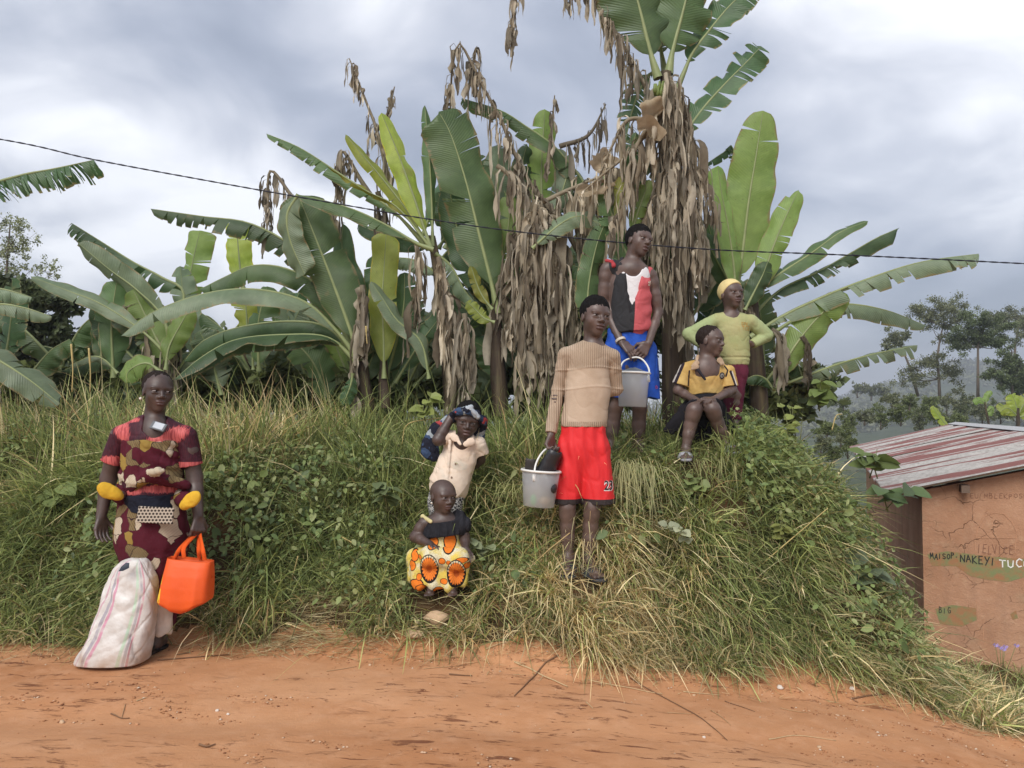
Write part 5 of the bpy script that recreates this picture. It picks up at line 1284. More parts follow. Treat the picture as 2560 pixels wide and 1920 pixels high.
for i, (x, y, w) in enumerate([(1320, 1608, 9), (1365, 1612, 10), (1590, 1648, 9), (1735, 1740, 8), (1995, 1730, 12), (1950, 1722, 16), (925, 1664, 8), (790, 1595, 9), (1150, 1600, 10), (2235, 1738, 10), (1890, 1688, 10), (570, 1787, 8), (155, 1808, 13), (343, 1813, 10), (1760, 1845, 9), (2048, 1870, 11)]):
    stone('small pebble lying on the orange dirt road', x, y, w, w * .7, (SA, SB, SW)[i % 3], 10 + i, 'pebbles on the dirt road')
TW = [plain('straw twig', (.50, .36, .20), .85), plain('brown twig', (.20, .11, .06), .85), plain('tan twig', (.40, .25, .13), .85)]
def rc(*p): return [(1280 + a / 1.728, 1500 + b / 1.728) for a, b in p]
def lc(*p): return [(a / 1.728, 1500 + b / 1.728) for a, b in p]
tws = [(rc((10, 275), (110, 320), (240, 380)), 0, .006, 'thick pale stalk lying on the road below the toddler'), (rc((200, 245), (110, 320), (10, 420)), 1, .005, 'dark twig crossing the pale stalk on the road'), (rc((330, 350), (480, 378), (650, 410)), 0, .004, 0), (rc((510, 340), (740, 470), (850, 540), (930, 610)), 1, .004, 'longest thin brown twig slanting across the road'),
       (rc((740, 400), (900, 415)), 0, .0035, 0), (rc((1160, 470), (1280, 490)), 2, .003, 0), (rc((920, 440), (1050, 485)), 1, .003, 0), (rc((670, 490), (780, 495)), 2, .003, 0), (rc((1110, 605), (1230, 590), (1400, 610)), 0, .003, 'curved pale straw near the bottom right of the road'),
       (rc((1990, 505), (2100, 530), (2210, 560)), 0, .006, 'pale bamboo strip at the right edge of the road'), (rc((1850, 505), (2000, 520), (2200, 566)), 2, .003, 0), (rc((1470, 430), (1580, 415), (1680, 400)), 1, .006, 'dark stick lying by the grass edge at right'), (rc((1470, 430), (1495, 445)), 1, .004, 0), (rc((210, 297), (370, 303)), 2, .004, 0), (rc((320, 445), (350, 472)), 0, .003, 0), (rc((860, 480), (945, 545)), 2, .003, 0),
       (lc((680, 265), (850, 250), (990, 240)), 1, .005, 'brown stick on the road right of the sack'), (lc((968, 150), (980, 215)), 0, .005, 'short straw standing up at the road edge'), (lc((2100, 218), (2190, 185)), 0, .006, 'short pale stick on the road edge below the toddler'), (lc((1940, 325), (2040, 332)), 1, .005, 0), (lc((1190, 212), (1290, 155)), 0, .007, 0), (lc((1200, 195), (1290, 165)), 0, .005, 0),
       (lc((1830, 300), (1950, 290)), 2, .003, 0), (lc((1410, 310), (1540, 290)), 2, .003, 0), (lc((860, 630), (895, 640), (930, 630)), 1, .005, 'curved dark twig alone in the middle of the road'), (lc((480, 495), (520, 515), (560, 515)), 1, .004, 'forked dry twig on the left of the road'), (lc((540, 455), (525, 515)), 2, .0025, 0), (lc((590, 440), (635, 425)), 0, .003, 0), (lc((1510, 160), (1690, 165)), 0, .004, 0), (lc((1850, 180), (1860, 150)), 0, .003, 0), (lc((820, 232), (760, 240)), 1, .004, 0)]
for i, (pts, mi, rd, lab) in enumerate(tws):
    w3 = [Pg(*p) for p in pts]; path, L = catmull(w3, 12); path[:, 2] = ground(path[:, 0], path[:, 1]) + rd * 1.1; b = MB()
    b.tube(path, list(np.linspace(rd, rd * .5, 12)), 5); o = b.build('twig', TW[mi], loc=tuple(path[0]))
    tag(o, lab or ('thin straw lying on the orange road', 'thin dark twig lying on the orange road', 'thin tan twig lying on the orange road')[mi], 'twig', None if lab else ('pale straws on the road', 'dark twigs on the road', 'tan twigs on the road')[mi])

# ================================================================ HAZE
b = MB(); lo = np.array([-1000, -260, -16.0]); hi = np.array([1000, 1150, 75.0]); b.box((lo + hi) / 2, (hi - lo) / 2)
m = bpy.data.materials.new('air'); m.use_nodes = True; m.node_tree.nodes.clear()
ou = m.node_tree.nodes.new('ShaderNodeOutputMaterial'); pv = m.node_tree.nodes.new('ShaderNodeVolumePrincipled')
pv.inputs['Color'].default_value = (.86, .91, 1.0, 1); pv.inputs['Density'].default_value = .0014; pv.inputs['Anisotropy'].default_value = .2
m.node_tree.links.new(pv.outputs[0], ou.inputs['Volume'])
HAZE = b.build('haze', m, smooth=False); tag(HAZE, 'pale humid air over the valley', 'haze', kind='stuff')
# ================================================================ PEOPLE: solid modelling on a voxel field
class SD:
    """smooth union of tapered limbs and ellipsoids, turned into one continuous mesh"""
    def __init__(s, vox=.005): s.vox = vox; s.ops = []; s.post = []
    def cone(s, a, b, ra, rb, k=.015, lab=0, flat=1.0, f=(0, 1, 0), cut=(), sub=False, ripple=None):
        a = np.array(a, float); b = np.array(b, float); f = np.array(f, float); f = f / np.linalg.norm(f)
        ba = b - a; ba2 = ba + f * (ba @ f) * (1 / flat - 1); l2 = float(ba2 @ ba2) + 1e-12
        def fn(x, y, z):
            px, py, pz = x - a[0], y - a[1], z - a[2]
            if flat != 1.0:
                q = (px * f[0] + py * f[1] + pz * f[2]) * (1 / flat - 1); px, py, pz = px + q * f[0], py + q * f[1], pz + q * f[2]
            t = np.clip((px * ba2[0] + py * ba2[1] + pz * ba2[2]) / l2, 0, 1)
            d = np.sqrt((px - ba2[0] * t) ** 2 + (py - ba2[1] * t) ** 2 + (pz - ba2[2] * t) ** 2) - (ra + (rb - ra) * t)
            if ripple is not None: d = d + ripple(px, py, pz, t)
            d = d * (.5 + .5 * flat)
            for c, n in cut: d = np.maximum(d, (x - c[0]) * n[0] + (y - c[1]) * n[1] + (z - c[2]) * n[2])
            return d
        m = max(ra, rb); s.ops.append((fn, np.minimum(a, b) - m, np.maximum(a, b) + m, k, lab, sub)); return s
    def ell(s, c, r, Rm=None, k=.015, lab=0, cut=(), sub=False):
        c = np.array(c, float); r = np.array(r, float); Rm = np.eye(3) if Rm is None else np.array(Rm)
        def fn(x, y, z):
            p = [x - c[0], y - c[1], z - c[2]]
            q = [(Rm[0, i] * p[0] + Rm[1, i] * p[1] + Rm[2, i] * p[2]) for i in range(3)]
            k0 = np.sqrt((q[0] / r[0]) ** 2 + (q[1] / r[1]) ** 2 + (q[2] / r[2]) ** 2); k1 = np.sqrt((q[0] / r[0] ** 2) ** 2 + (q[1] / r[1] ** 2) ** 2 + (q[2] / r[2] ** 2) ** 2) + 1e-9
            d = k0 * (k0 - 1) / k1
            for cc, n in cut: d = np.maximum(d, (x - cc[0]) * n[0] + (y - cc[1]) * n[1] + (z - cc[2]) * n[2])
            return d
        e = np.abs(Rm) @ r; s.ops.append((fn, c - e, c + e, k, lab, sub)); return s
    def cut(s, c, n):
        c = np.array(c, float); n = np.array(n, float); n = n / np.linalg.norm(n); s.post.append(('cut', c, n)); return s
    def disp(s, fn): s.post.append(('disp', fn)); return s
    def mesh(s):
        v = s.vox; lo = np.min([o[1] for o in s.ops if not o[5]], 0) - 4 * v - .01; hi = np.max([o[2] for o in s.ops if not o[5]], 0) + 4 * v + .01
        n = np.ceil((hi - lo) / v).astype(int) + 1
        ax = [(lo[i] + v * np.arange(n[i])).astype(np.float32) for i in range(3)]
        F = np.full(n, .05, np.float32); Lb = np.zeros(n, np.int8)
        for fn, a, b, k, lab, sub in s.ops:
            i0 = np.clip(np.floor((a - k - 3 * v - lo) / v).astype(int), 0, n - 1); i1 = np.clip(np.ceil((b + k + 3 * v - lo) / v).astype(int) + 1, 1, n)
            sl = tuple(slice(p, q) for p, q in zip(i0, i1))
            d = fn(ax[0][sl[0]][:, None, None], ax[1][sl[1]][None, :, None], ax[2][sl[2]][None, None, :]).astype(np.float32)
            cur = F[sl]
            if sub:
                e = -d; h = np.clip(.5 - .5 * (cur - e) / k, 0, 1); F[sl] = cur * (1 - h) + e * h + k * h * (1 - h)
            else:
                h = np.clip(.5 + .5 * (cur - d) / k, 0, 1); Lb[sl] = np.where(d < cur, lab, Lb[sl]); F[sl] = cur * (1 - h) + d * h - k * h * (1 - h)
        X_, Y_, Z_ = ax[0][:, None, None], ax[1][None, :, None], ax[2][None, None, :]
        for p in s.post:
            if p[0] == 'cut': F = np.maximum(F, ((X_ - p[1][0]) * p[2][0] + (Y_ - p[1][1]) * p[2][1] + (Z_ - p[1][2]) * p[2][2]).astype(np.float32))
            else: F = F + p[1](X_, Y_, Z_).astype(np.float32)
        return nets(F, Lb, lo, v)
def nets(F, Lb, lo, v):
    S = F < 0; n = np.array(F.shape)
    c = np.zeros(n - 1, np.uint8)
    for dx in (0, 1):
        for dy in (0, 1):
            for dz in (0, 1): c += S[dx:n[0] - 1 + dx, dy:n[1] - 1 + dy, dz:n[2] - 1 + dz]
    act = np.argwhere((c > 0) & (c < 8)); idx = np.full(n - 1, -1, np.int32); idx[tuple(act.T)] = np.arange(len(act))
    acc = np.zeros((len(act), 3)); cnt = np.zeros(len(act))
    cor = [(0, 0, 0), (1, 0, 0), (0, 1, 0), (0, 0, 1), (1, 1, 0), (1, 0, 1), (0, 1, 1), (1, 1, 1)]
    val = {q: F[act[:, 0] + q[0], act[:, 1] + q[1], act[:, 2] + q[2]] for q in cor}
    for q in cor:
        for a in range(3):
            if q[a]: continue
            r = list(q); r[a] = 1; r = tuple(r); f0, f1 = val[q], val[r]; m = (f0 < 0) != (f1 < 0)
            t = np.where(m, f0 / np.where(m, f0 - f1, 1), 0)
            for b in range(3): acc[:, b] += np.where(m, q[b] + (t if b == a else 0), 0)
            cnt += m
    V = lo + v * (act + acc / cnt[:, None])
    lab = np.max([Lb[act[:, 0] + q[0], act[:, 1] + q[1], act[:, 2] + q[2]] * (val[q] < 0) for q in cor], 0)
    Qs = []
    for a in range(3):
        b, d = [(1, 2), (2, 0), (0, 1)][a]
        s0 = [slice(1, -1)] * 3; s1 = [slice(1, -1)] * 3; s0[a] = slice(0, -1); s1[a] = slice(1, None)
        A, B = S[tuple(s0)], S[tuple(s1)]; e = np.argwhere(A != B); off = np.array([1, 1, 1]); off[a] = 0; g = e + off
        def ci(db, dd):
            h = g.copy(); h[:, b] += db; h[:, d] += dd; return idx[h[:, 0], h[:, 1], h[:, 2]]
        q = np.stack([ci(-1, -1), ci(0, -1), ci(0, 0), ci(-1, 0)], 1); fl = ~A[tuple(e.T)]; q[fl] = q[fl][:, ::-1]; Qs.append(q)
    Q_ = np.concatenate(Qs); Q_ = Q_[(Q_ >= 0).all(1)]
    return V, Q_, lab[Q_].max(1)
def build(sd, name, mats, parent=None, loc=None):
    V, Q_, lab = sd.mesh(); return obj_np(name, V, Q_, parent=parent, loc=loc, mats=mats, midx=lab, smooth=True)
def nrm(v): v = np.array(v, float); return v / (np.linalg.norm(v) + 1e-9)

# ---- materials of people
def skinmat(name, c):
    m = Mat(name, .42, .6); n = m.noise(scale=9, detail=5, rough=.65); n2 = m.noise(scale=120, detail=3)
    m.base(m.mix(n.ss(.3, .7), tuple(v * .72 for v in c), tuple(v * 1.3 for v in c))); m.link(m.noise(scale=30, detail=3) * .3 + .34, m.p.inputs['Roughness']); m.bump(n2, .12, .003); return m.m
SK1 = skinmat('deep brown skin', (.072, .045, .037)); SK2 = skinmat('brown skin', (.105, .067, .055))
LIP = plain('lips', (.092, .050, .044), .45, .4, .1)
def hairmat(name, c):
    m = Mat(name, .95, .08); n = m.noise(scale=420, detail=2); m.base(m.mix(n, tuple(v * .6 for v in c), tuple(v * 1.6 for v in c))); m.bump(n, .6, .004); return m.m
HAIR = hairmat('short black hair', (.010, .009, .009)); HAIR2 = hairmat('shaved hair', (.026, .019, .017))
EYEW = plain('eye white', (.34, .31, .30), .3, .5, .05); EYED = plain('iris', (.012, .008, .007), .2, .6, .05)
GOLD = plain('earring metal', (.75, .70, .62), .25, .8, .05)
NAIL = plain('nails', (.22, .15, .13), .4)
def frame(yaw, pitch=0, roll=0):
    """columns: viewer-right side of the face, forward, up; yaw>0 turns to the viewer's right, pitch>0 nods down, roll>0 tips to the viewer's right"""
    f = np.array([math.sin(yaw), -math.cos(yaw), 0]); x = np.array([math.cos(yaw), math.sin(yaw), 0]); u = np.array([0, 0, 1.0])
    f, u = math.cos(pitch) * f - math.sin(pitch) * u, math.sin(pitch) * f + math.cos(pitch) * u
    x, u = math.cos(roll) * x - math.sin(roll) * u, math.sin(roll) * x + math.cos(roll) * u
    return np.stack([x, f, u], 1)
def head(S, c, h, M, child=0.0, mouth=0.0, lip=1, earr=1.0):
    """head of height h centred at c; child 0..1 rounds it"""
    g = lambda *p: c + h * (M @ np.array(p, float)); E = lambda p, r, k=.05, lab=0, sub=False: S.ell(g(*p), np.array(r) * h, M, k * h, lab, (), sub)
    E((0, -.05, .13), (.335 + .02 * child, .425, .37)); E((0, .10, .10), (.295, .26, .28), .08)
    E((0, .06, -.16), (.245 + .035 * child, .27, .26), .10); E((0, .20, -.37), (.115 + .02 * child, .115, .115), .10)
    for s in (-1, 1):
        E((s * .165, .20, -.10), (.095 + .015 * child, .10, .09 + .02 * child), .12); E((s * (.325 + .02 * child), -.04, -.03), (.028, .072, .112), .02); E((s * .14, .315, .11), (.11, .045, .03), .07)
    E((0, .245, -.20), (.155, .12, .15), .08)
    for s in (-1, 1): S.ell(g(s * .145, .39, .022), np.array((.085, .075, .045)) * h, M, .04 * h, 0, (), True)
    S.cone(g(0, .325, .07), g(0, .41, -.095), .031 * h, .050 * h, .03 * h)
    for s in (-1, 1): E((s * .062, .38, -.122), (.045, .042, .034), .03)
    E((0, .352, -.232 + mouth * .2), (.105, .052, .026), .022, lip); E((0, .342, -.290 - mouth * .5), (.092, .052, .030), .022, lip)
    for s in (-1, 1): S.cone(g(s * .075, .372, .112), g(s * .215, .325, .120), .013 * h, .010 * h, .012 * h, 2)
    for s in (-1, 1): E((s * .148, .325, .062), (.085, .045, .022), .02); E((s * .148, .318, -.020), (.075, .045, .018), .03)
    return g
def eyes(root, c, h, M, look=0.0, lid=1.0):
    for s in (-1, 1):
        o = c + h * (M @ np.array([s * .148, .298, .026])); th = np.linspace(0, math.pi, 9); ph = np.linspace(0, 2 * math.pi, 13)[:-1]; V, F_, mi = [], [], []
        ax = nrm(M @ np.array([look, 1, -.02]))
        for t in th:
            for f in ph: V.append(o + h * (M @ (np.array([math.sin(t) * math.cos(f), math.cos(t), math.sin(t) * math.sin(f)]) * np.array([.062, .062, .028 * lid]))))
        V = np.array(V); I = np.arange(108).reshape(9, 12); I2 = np.roll(I, -1, 1); Q_ = np.stack([I[:-1], I[1:], I2[1:], I2[:-1]], -1).reshape(-1, 4)
        cc = V[Q_].mean(1) - o; lx = cc @ M[:, 0] / h; lz = cc @ M[:, 2] / h
        mi = ((np.hypot(lx - look * .05, lz) < .033) & (cc @ M[:, 1] > 0)).astype(int)
        obj_np('eye', V, Q_, parent=root, mats=[EYEW, EYED], midx=mi, smooth=True)
def hair(root, c, h, M, t=.03, line=0.0, mat=None, top=0.0, name='hair', back=0.0, rough=.0014, vox=.0036, child=0.0):
    S = SD(vox); g = lambda *p: c + h * (M @ np.array(p, float))
    S.ell(g(0, -.085 - back, .15 + top * .6), np.array((.335 + .02 * child + t * .55, .425 + t * .35 + back, .37 + t * .6 + top * .4)) * h, M, .01)
    S.cut(g(0, .34, .26 + line), M @ nrm((0, .74, -.67))); S.cut(g(0, -.25, -.20), M @ nrm((0, .15, -.99)))
    S.disp(lambda x, y, z: rough * (snoise(x, y, z, 22, 6, 3) + 1.6 * snoise(x, y, z, 55, 6, 5))); return build(S, name, [mat or HAIR], root)
def limb(S, pts, rad, k=.02, lab=0):
    for i in range(len(pts) - 1):
        m_ = pts[i] * .64 + pts[i + 1] * .36; rm = rad[i] * .64 + rad[i + 1] * .36 + .018 * rad[i]
        S.cone(pts[i], m_, rad[i], rm, k, lab); S.cone(m_, pts[i + 1], rm, rad[i + 1], k, lab)
def hand(S, w, d, n, size=.17, curl=.5, side=1, thumb=.6, k=.006, nail=None):
    d = nrm(d); n = np.array(n, float); n = nrm(n - d * (n @ d)); t = np.cross(d, n) * side; w = np.array(w, float); u = size / .17
    pl = .50 * size
    for j, (o, ln) in enumerate([(-.195, .80), (-.065, .96), (.065, 1.0), (.195, .93)]):
        kn = w + d * pl * (1 - .10 * abs(o) * 3) + t * o * size
        S.cone(w + t * o * .45 * size + d * .02 * u, kn, .0145 * u, .0125 * u, .012)
        p = kn; ang = 0
        for q, (fr, a) in enumerate([(.46, .55), (.30, .85), (.24, .6)]):
            ang += curl * a * (1 + .1 * j); dd = nrm(d * math.cos(ang) + n * math.sin(ang) + t * o * .35 * (1 - curl * .7)); e = p + dd * fr * .50 * size * ln
            S.cone(p, e, (.0098 - .001 * q) * u, (.0090 - .0011 * q) * u, .004); p = e
    b = w + d * .16 * size + t * .16 * size; m_ = b + nrm(t * .75 + d * .75 + n * .25) * .26 * size
    S.cone(w + d * .05 * size, b, .016 * u, .015 * u, .012); S.cone(b, m_, .0145 * u, .011 * u, .01); S.cone(m_, m_ + nrm(d * .9 + n * thumb + t * .1) * .20 * size, .0105 * u, .0085 * u, .005)
    return w + d * pl
def foot(S, ank, dr, z, size=.22, k=.015, toes=True):
    dr = nrm((dr[0], dr[1], 0)); sd = np.array([-dr[1], dr[0], 0]); u = size / .24; a = np.array(ank, float); heel = np.array([a[0], a[1], z]) - dr * .05 * u; ball = np.array([a[0], a[1], z]) + dr * .12 * u
    S.cone(a, heel + np.array([0, 0, .032 * u]), .036 * u, .033 * u, .02); S.cone(a + np.array([0, 0, -.01]), ball + np.array([0, 0, .022 * u]), .034 * u, .022 * u, .03); S.cone(heel + np.array([0, 0, .028 * u]), ball + np.array([0, 0, .018 * u]), .030 * u, .02 * u, .02)
    for i, (o, l, r_) in enumerate([(-.032, .060, .0135), (-.013, .062, .0105), (.004, .056, .0098), (.02, .048, .009), (.034, .036, .0085)]):
        S.cone(ball + sd * o * u - dr * .03 * u + np.array([0, 0, .018 * u]), ball + sd * o * u * 1.15 + dr * l * u + np.array([0, 0, .011 * u]), .014 * u, r_ * u, .006)
    return heel, ball, dr, sd, u
def sandal(root, hb, mat, strap=True, name='sandal', th=.016):
    heel, ball, dr, sd, u = hb; z0 = min(heel[2], ball[2]); S = SD(.005); toe = ball + dr * .075 * u
    a = heel.copy(); b = toe.copy(); a[2] = b[2] = z0 - th * .4
    up = np.array([0, 0, 1.0]); cuts = [((0, 0, z0 + .002), up), ((0, 0, z0 - th), -up)]
    S.cone(a, (a + b) / 2, .040 * u, .044 * u, .01, cut=cuts); S.cone((a + b) / 2, b - dr * .03, .044 * u, .050 * u, .01, cut=cuts)
    if strap:
        c = ball - dr * .035 * u; S.cone(c - sd * .052 * u + up * .0, c - sd * .03 * u + up * .044 * u, .02, .02, .01, flat=.35, f=up); 
        S.ell(c + up * .016 * u, (.058 * u, .048 * u, .042 * u), np.stack([sd, dr, up], 1), .01, cut=[((0, 0, z0), -up)])
    return build(S, name, [mat], root)
def wl(root, c, Y):
    p = P(*c, Y) - np.array(root); return float(p[0]), float(p[2])
fwdcut = lambda c, n: [(np.array(c), nrm(n))]
def folds(amp, f, seed):
    def fn(x, y, z):
        s1 = snoise(x * 1.3, y * 1.3, z * .55, f, 6, seed); s2 = snoise(x * 1.1 + .4 * z, y, z * .8 - .3 * x, f * 1.5, 5, seed + 3)
        return amp * (.6 * s1 + .55 * np.exp(-(s2 * 4.2) ** 2) - .15)
    return fn

# ---------------------------------------------------------------- cloth materials
def printmat():
    m = Mat('maroon leaf print cotton', .85, .15); v = m.mix(.10, m.coord('Object', (1, .6, 1), (3, 1, 2)), m.noise(scale=9, detail=2, color=True))
    a = m.voro(v, 15, 'F1', out='Color'); sp = m.nt.nodes.new('ShaderNodeSeparateColor'); m.link(a, sp.inputs[0]); rr = X(sp.outputs[0]); gg = X(sp.outputs[1]); ed = m.voro(v, 15, 'DISTANCE_TO_EDGE')
    x, y, z = m.xyz(); vein = ((x * 240 + z * 150 + gg * 30).sin().abs()).lt(.22); vein2 = ((x * -200 + z * 190 + gg * 20).sin().abs()).lt(.25)
    c = m.mix(rr.gt(.63), (.085, .012, .022), (.50, .42, .31)); c = m.mix(rr.gt(.82), c, m.mix(vein, (.20, .145, .07), (.05, .03, .02)))
    c = m.mix(rr.gt(.63) * rr.lt(.82) * vein2 * .35, c, (.2, .14, .1)); c = m.mix(rr.gt(.96), c, (.30, .20, .05))
    c = m.mix(ed.lt(.025) * rr.gt(.63), c, (.04, .02, .02)); m.base(c); m.bump(m.noise(scale=16, detail=3) + m.noise(scale=300, detail=1) * .2, .5, .02); return m.m
PRINT = printmat()
def cloth(name, c, var=.18, rough=.85, weave=400, wr=.5, wf=22):
    m = Mat(name, rough, .15); n = m.noise(scale=6, detail=4); m.base(m.mix(n.ss(.3, .7), tuple(v * (1 - var) for v in c), tuple(min(1, v * (1 + var)) for v in c)))
    m.bump(m.noise(scale=wf, detail=3) + m.noise(scale=weave, detail=1) * .25, wr, .015); return m.m
RUB = plain('dark rubber', (.045, .048, .055), .6, .3)

# ================================================================ WOMAN
def wA(x, y): return (180 + x / 2.074, 880 + y / 2.074)
YW = 4.33
def pw(x, y, dy=0.0): return P(*wA(x, y), YW + dy)
rootw = pw(430, 1560); rootw[2] = float(ground(rootw[0], rootw[1]))
S = SD(.0038)
M = frame(R(38), R(2), R(4)); hc = pw(447, 208, .0); hh = .230
head(S, hc, hh, M)
S.cone(pw(425, 360, .04), hc + hh * (M @ np.array([0, -.12, -.25])), .056, .052, .03)
S.cone(pw(425, 398, .03), pw(272, 430, .03), .046, .040, .04); S.cone(pw(425, 398, .03), pw(574, 433, .03), .046, .040, .04)
S.cone(pw(420, 490, .03), pw(415, 850, .04), .128, .145, .05, flat=.62)
S.ell(pw(428, 425, .0), (.070, .066, .10), None, .04)
shl, ell_, wrl = pw(246, 432, .03), pw(190, 655, .06), pw(152, 848, .01)
shr, elr, wrr = pw(598, 435, .03), pw(636, 650, .05), pw(655, 850, -.02)
limb(S, [shl, ell_, wrl], [.050, .043, .028]); limb(S, [shr, elr, wrr], [.050, .043, .028])
hand(S, wrl, pw(150, 960, -.02) - wrl, (.7, -.35, 0), .165, .35, -1)
hand(S, wrr, pw(652, 960, -.05) - wrr, (-.6, .5, 0), .165, 1.15, 1)
for s, ax_, foc in ((0, 432, (430, 1548)), (1, 330, (330, 1548))):
    an = pw(ax_, 1500, .03); kn = pw(ax_ - 5, 1230, .0); hp = pw(ax_ * .5 + 200, 860, .03); limb(S, [hp, kn, an], [.085, .058, .036]); 
    f = foot(S, an, (-.25, -1), float(ground(an[0], an[1])) + .02, .235)
    if s == 0: hb1 = f
    else: hb2 = f
woman = build(S, 'person', [SK1, LIP, HAIR], loc=rootw)
tag(woman, 'person in maroon patterned wrap and skirt holding an orange bag, looking aside', 'person')
eyes(woman, hc, hh, M, .75); 
hair(woman, hc, hh, M, .025, -.01, hairmat('brown black braided hair', (.022, .016, .014)), 0, back=.05)
for hb in (hb1, hb2): sandal(woman, hb, plain('black sandal', (.012, .012, .013), .5))
S = SD(.004); e = hc + hh * (M @ np.array([-.37, -.05, -.19])); S.ell(e, (.009, .009, .009)); build(S, 'earring', [GOLD], woman)
# t-shirt
S = SD(.0038)
S.cone(pw(425, 388, .03), pw(268, 425, .03), .060, .054, .04); S.cone(pw(425, 388, .03), pw(578, 428, .03), .060, .054, .04)
S.cone(pw(420, 470, .03), pw(412, 735, .04), .154, .168, .05, flat=.68, cut=fwdcut(pw(412, 742), (0, 0, -1)))
el = pw(207, 575, .05); d = nrm(el - shl); S.cone(shl, el, .052, .062, .014, cut=fwdcut(el - d * .004, d))
er = pw(622, 590, .05); d = nrm(er - shr); S.cone(shr, er, .052, .063, .014, cut=fwdcut(er - d * .004, d))
S.cone(pw(432, 330, -.01), pw(430, 390, -.03), .060, .056, .015, sub=True); S.cone(pw(430, 395, -.06), pw(420, 448, -.10), .062, .012, .015, sub=True)
S.disp(folds(.0035, 5, 4))
m = Mat('maroon shirt with coral brush strokes', .6, .3); x, y, z = m.xyz(); B_ = lambda a, b: wl(rootw, wA(a, b), YW)
stk = m.noise(m.coord('Object', (70, 20, 5)), 2.0, 3) - .5; stk2 = m.noise(m.coord('Object', (160, 40, 12)), 2.0, 2) - .5
def blob(px, py, rx, rz, sl=0.0):
    cx, cz = B_(px, py); dx = (x - cx - (z - cz) * sl) / (rx / 2.074 * .00225); dz = (z - cz) / (rz / 2.074 * .00225); return (xsqrt(dx * dx + dz * dz) + stk * 1.3 + stk2 * .6).ss(1.05, .85)
k = xmax(blob(272, 405, 46, 62, -.3), blob(540, 432, 60, 50, .6)); k = xmax(k, blob(470, 462, 55, 30)); k = xmax(k, blob(310, 352, 60, 14, 0)); k = xmax(k, blob(205, 562, 60, 26)); k = xmax(k, blob(500, 705, 110, 24)); k = xmax(k, blob(340, 715, 60, 24))
_, zl = B_(0, 553); _, zr2 = B_(0, 570)
hem = xmax(x.lt(B_(258, 0)[0]) * z.lt(zl) * z.gt(zl - .05), x.gt(B_(555, 0)[0]) * z.lt(zr2) * z.gt(zr2 - .05)); k = xmax(k, hem * .8)
c = m.mix(stk2.ss(-.1, .15), (.035, .007, .014), (.075, .010, .020)); c = m.mix(k, c, m.mix(stk.ss(-.15, .1), (.34, .05, .055), (.62, .14, .13))); m.base(c); m.bump(m.noise(scale=18, detail=3), .4, .015)
build(S, 'shirt', [m.m], woman)
# skirt and the wrap tied over the chest
S = SD(.005)
S.cone(pw(413, 770, .04), pw(413, 960, .03), .185, .195, .04, flat=.72, cut=fwdcut(pw(413, 745), (0, 0, 1))); S.cone(pw(413, 950, .03), pw(418, 1440, .02), .195, .115, .04, flat=.74, cut=fwdcut(pw(418, 1452), (0, 0, -1)))
S.cone(pw(470, 1290, -.04), pw(474, 1445, -.04), .045, .042, .02, lab=1, cut=fwdcut(pw(470, 1455), (0, 0, -1)))
S.disp(lambda x, y, z: .006 * np.sin(np.arctan2(y - (YW + .03), x - rootw[0]) * 9 + 3 * np.sin(z * 4)) * np.clip((rootw[2] + .85 - z) / .5, 0, 1)); S.disp(folds(.004, 4, 8))
build(S, 'skirt', [PRINT, cloth('cream cotton lining', (.55, .49, .43))], woman)
S = SD(.0038)
S.cone(pw(420, 490, .03), pw(415, 690, .035), .166, .176, .04, flat=.76, cut=fwdcut(pw(420, 458), (.02, 0, 1)) + fwdcut(pw(415, 690), (-.05, -.25, -1)))
S.cone(pw(275, 720, .0), pw(400, 640, -.13), .035, .03, .03); S.cone(pw(400, 640, -.13), pw(585, 690, -.02), .03, .03, .03); S.ell(pw(435, 622, -.15), (.045, .025, .02), None, .01, lab=1)
S.disp(folds(.009, 7, 2)); S.disp(lambda x, y, z: .005 * np.sin((z + .5 * x) * 95) * np.clip(snoise(x, y, z, 3, 6, 5) + .3, 0, 1))
build(S, 'wrap_cloth', [PRINT, cloth('cream wrap knot', (.52, .44, .32))], woman)
S = SD(.0038); S.cone(pw(418, 760, .02), pw(425, 800, .015), .150, .140, .03, flat=.93, cut=fwdcut(pw(420, 738, 0), (0, 0, 1)) + fwdcut(pw(425, 826), (-.1, 0, -1)) + fwdcut(pw(420, 0, .0), (0, 1, 0))); S.disp(folds(.005, 6, 7))
build(S, 'waist_cloth', [cloth('dark navy cloth', (.012, .014, .024))], woman)
# baby on her back: only the slippers show
S = SD(.006); bb = pw(415, 650, .26)
bM = frame(R(180)); bh = pw(415, 430, .27); head(S, bh, .17, bM, 1.0)
S.cone(pw(415, 520, .25), pw(415, 740, .22), .085, .095, .04); S.cone(pw(415, 470, .26), bh, .04, .05, .03)
fl_, fr_ = pw(232, 745, -.13), pw(580, 795, -.13)
limb(S, [pw(380, 750, .2), pw(255, 735, .06), fl_ + np.array([.01, .03, 0])], [.06, .045, .020]); limb(S, [pw(450, 750, .2), pw(592, 750, .06), fr_ + np.array([-.01, .03, 0])], [.06, .045, .020])
limb(S, [pw(350, 540, .25), pw(300, 600, .2)], [.04, .03]); limb(S, [pw(480, 540, .25), pw(530, 600, .2)], [.04, .03])
baby = build(S, 'person', [SK1, LIP, HAIR], loc=tuple(pw(415, 780, .24))); tag(baby, 'baby carried on the back of the woman, yellow slippers showing at her sides', 'person')
YEL = cloth('yellow felt', (.60, .36, .035), .15, .9, 300, .6)
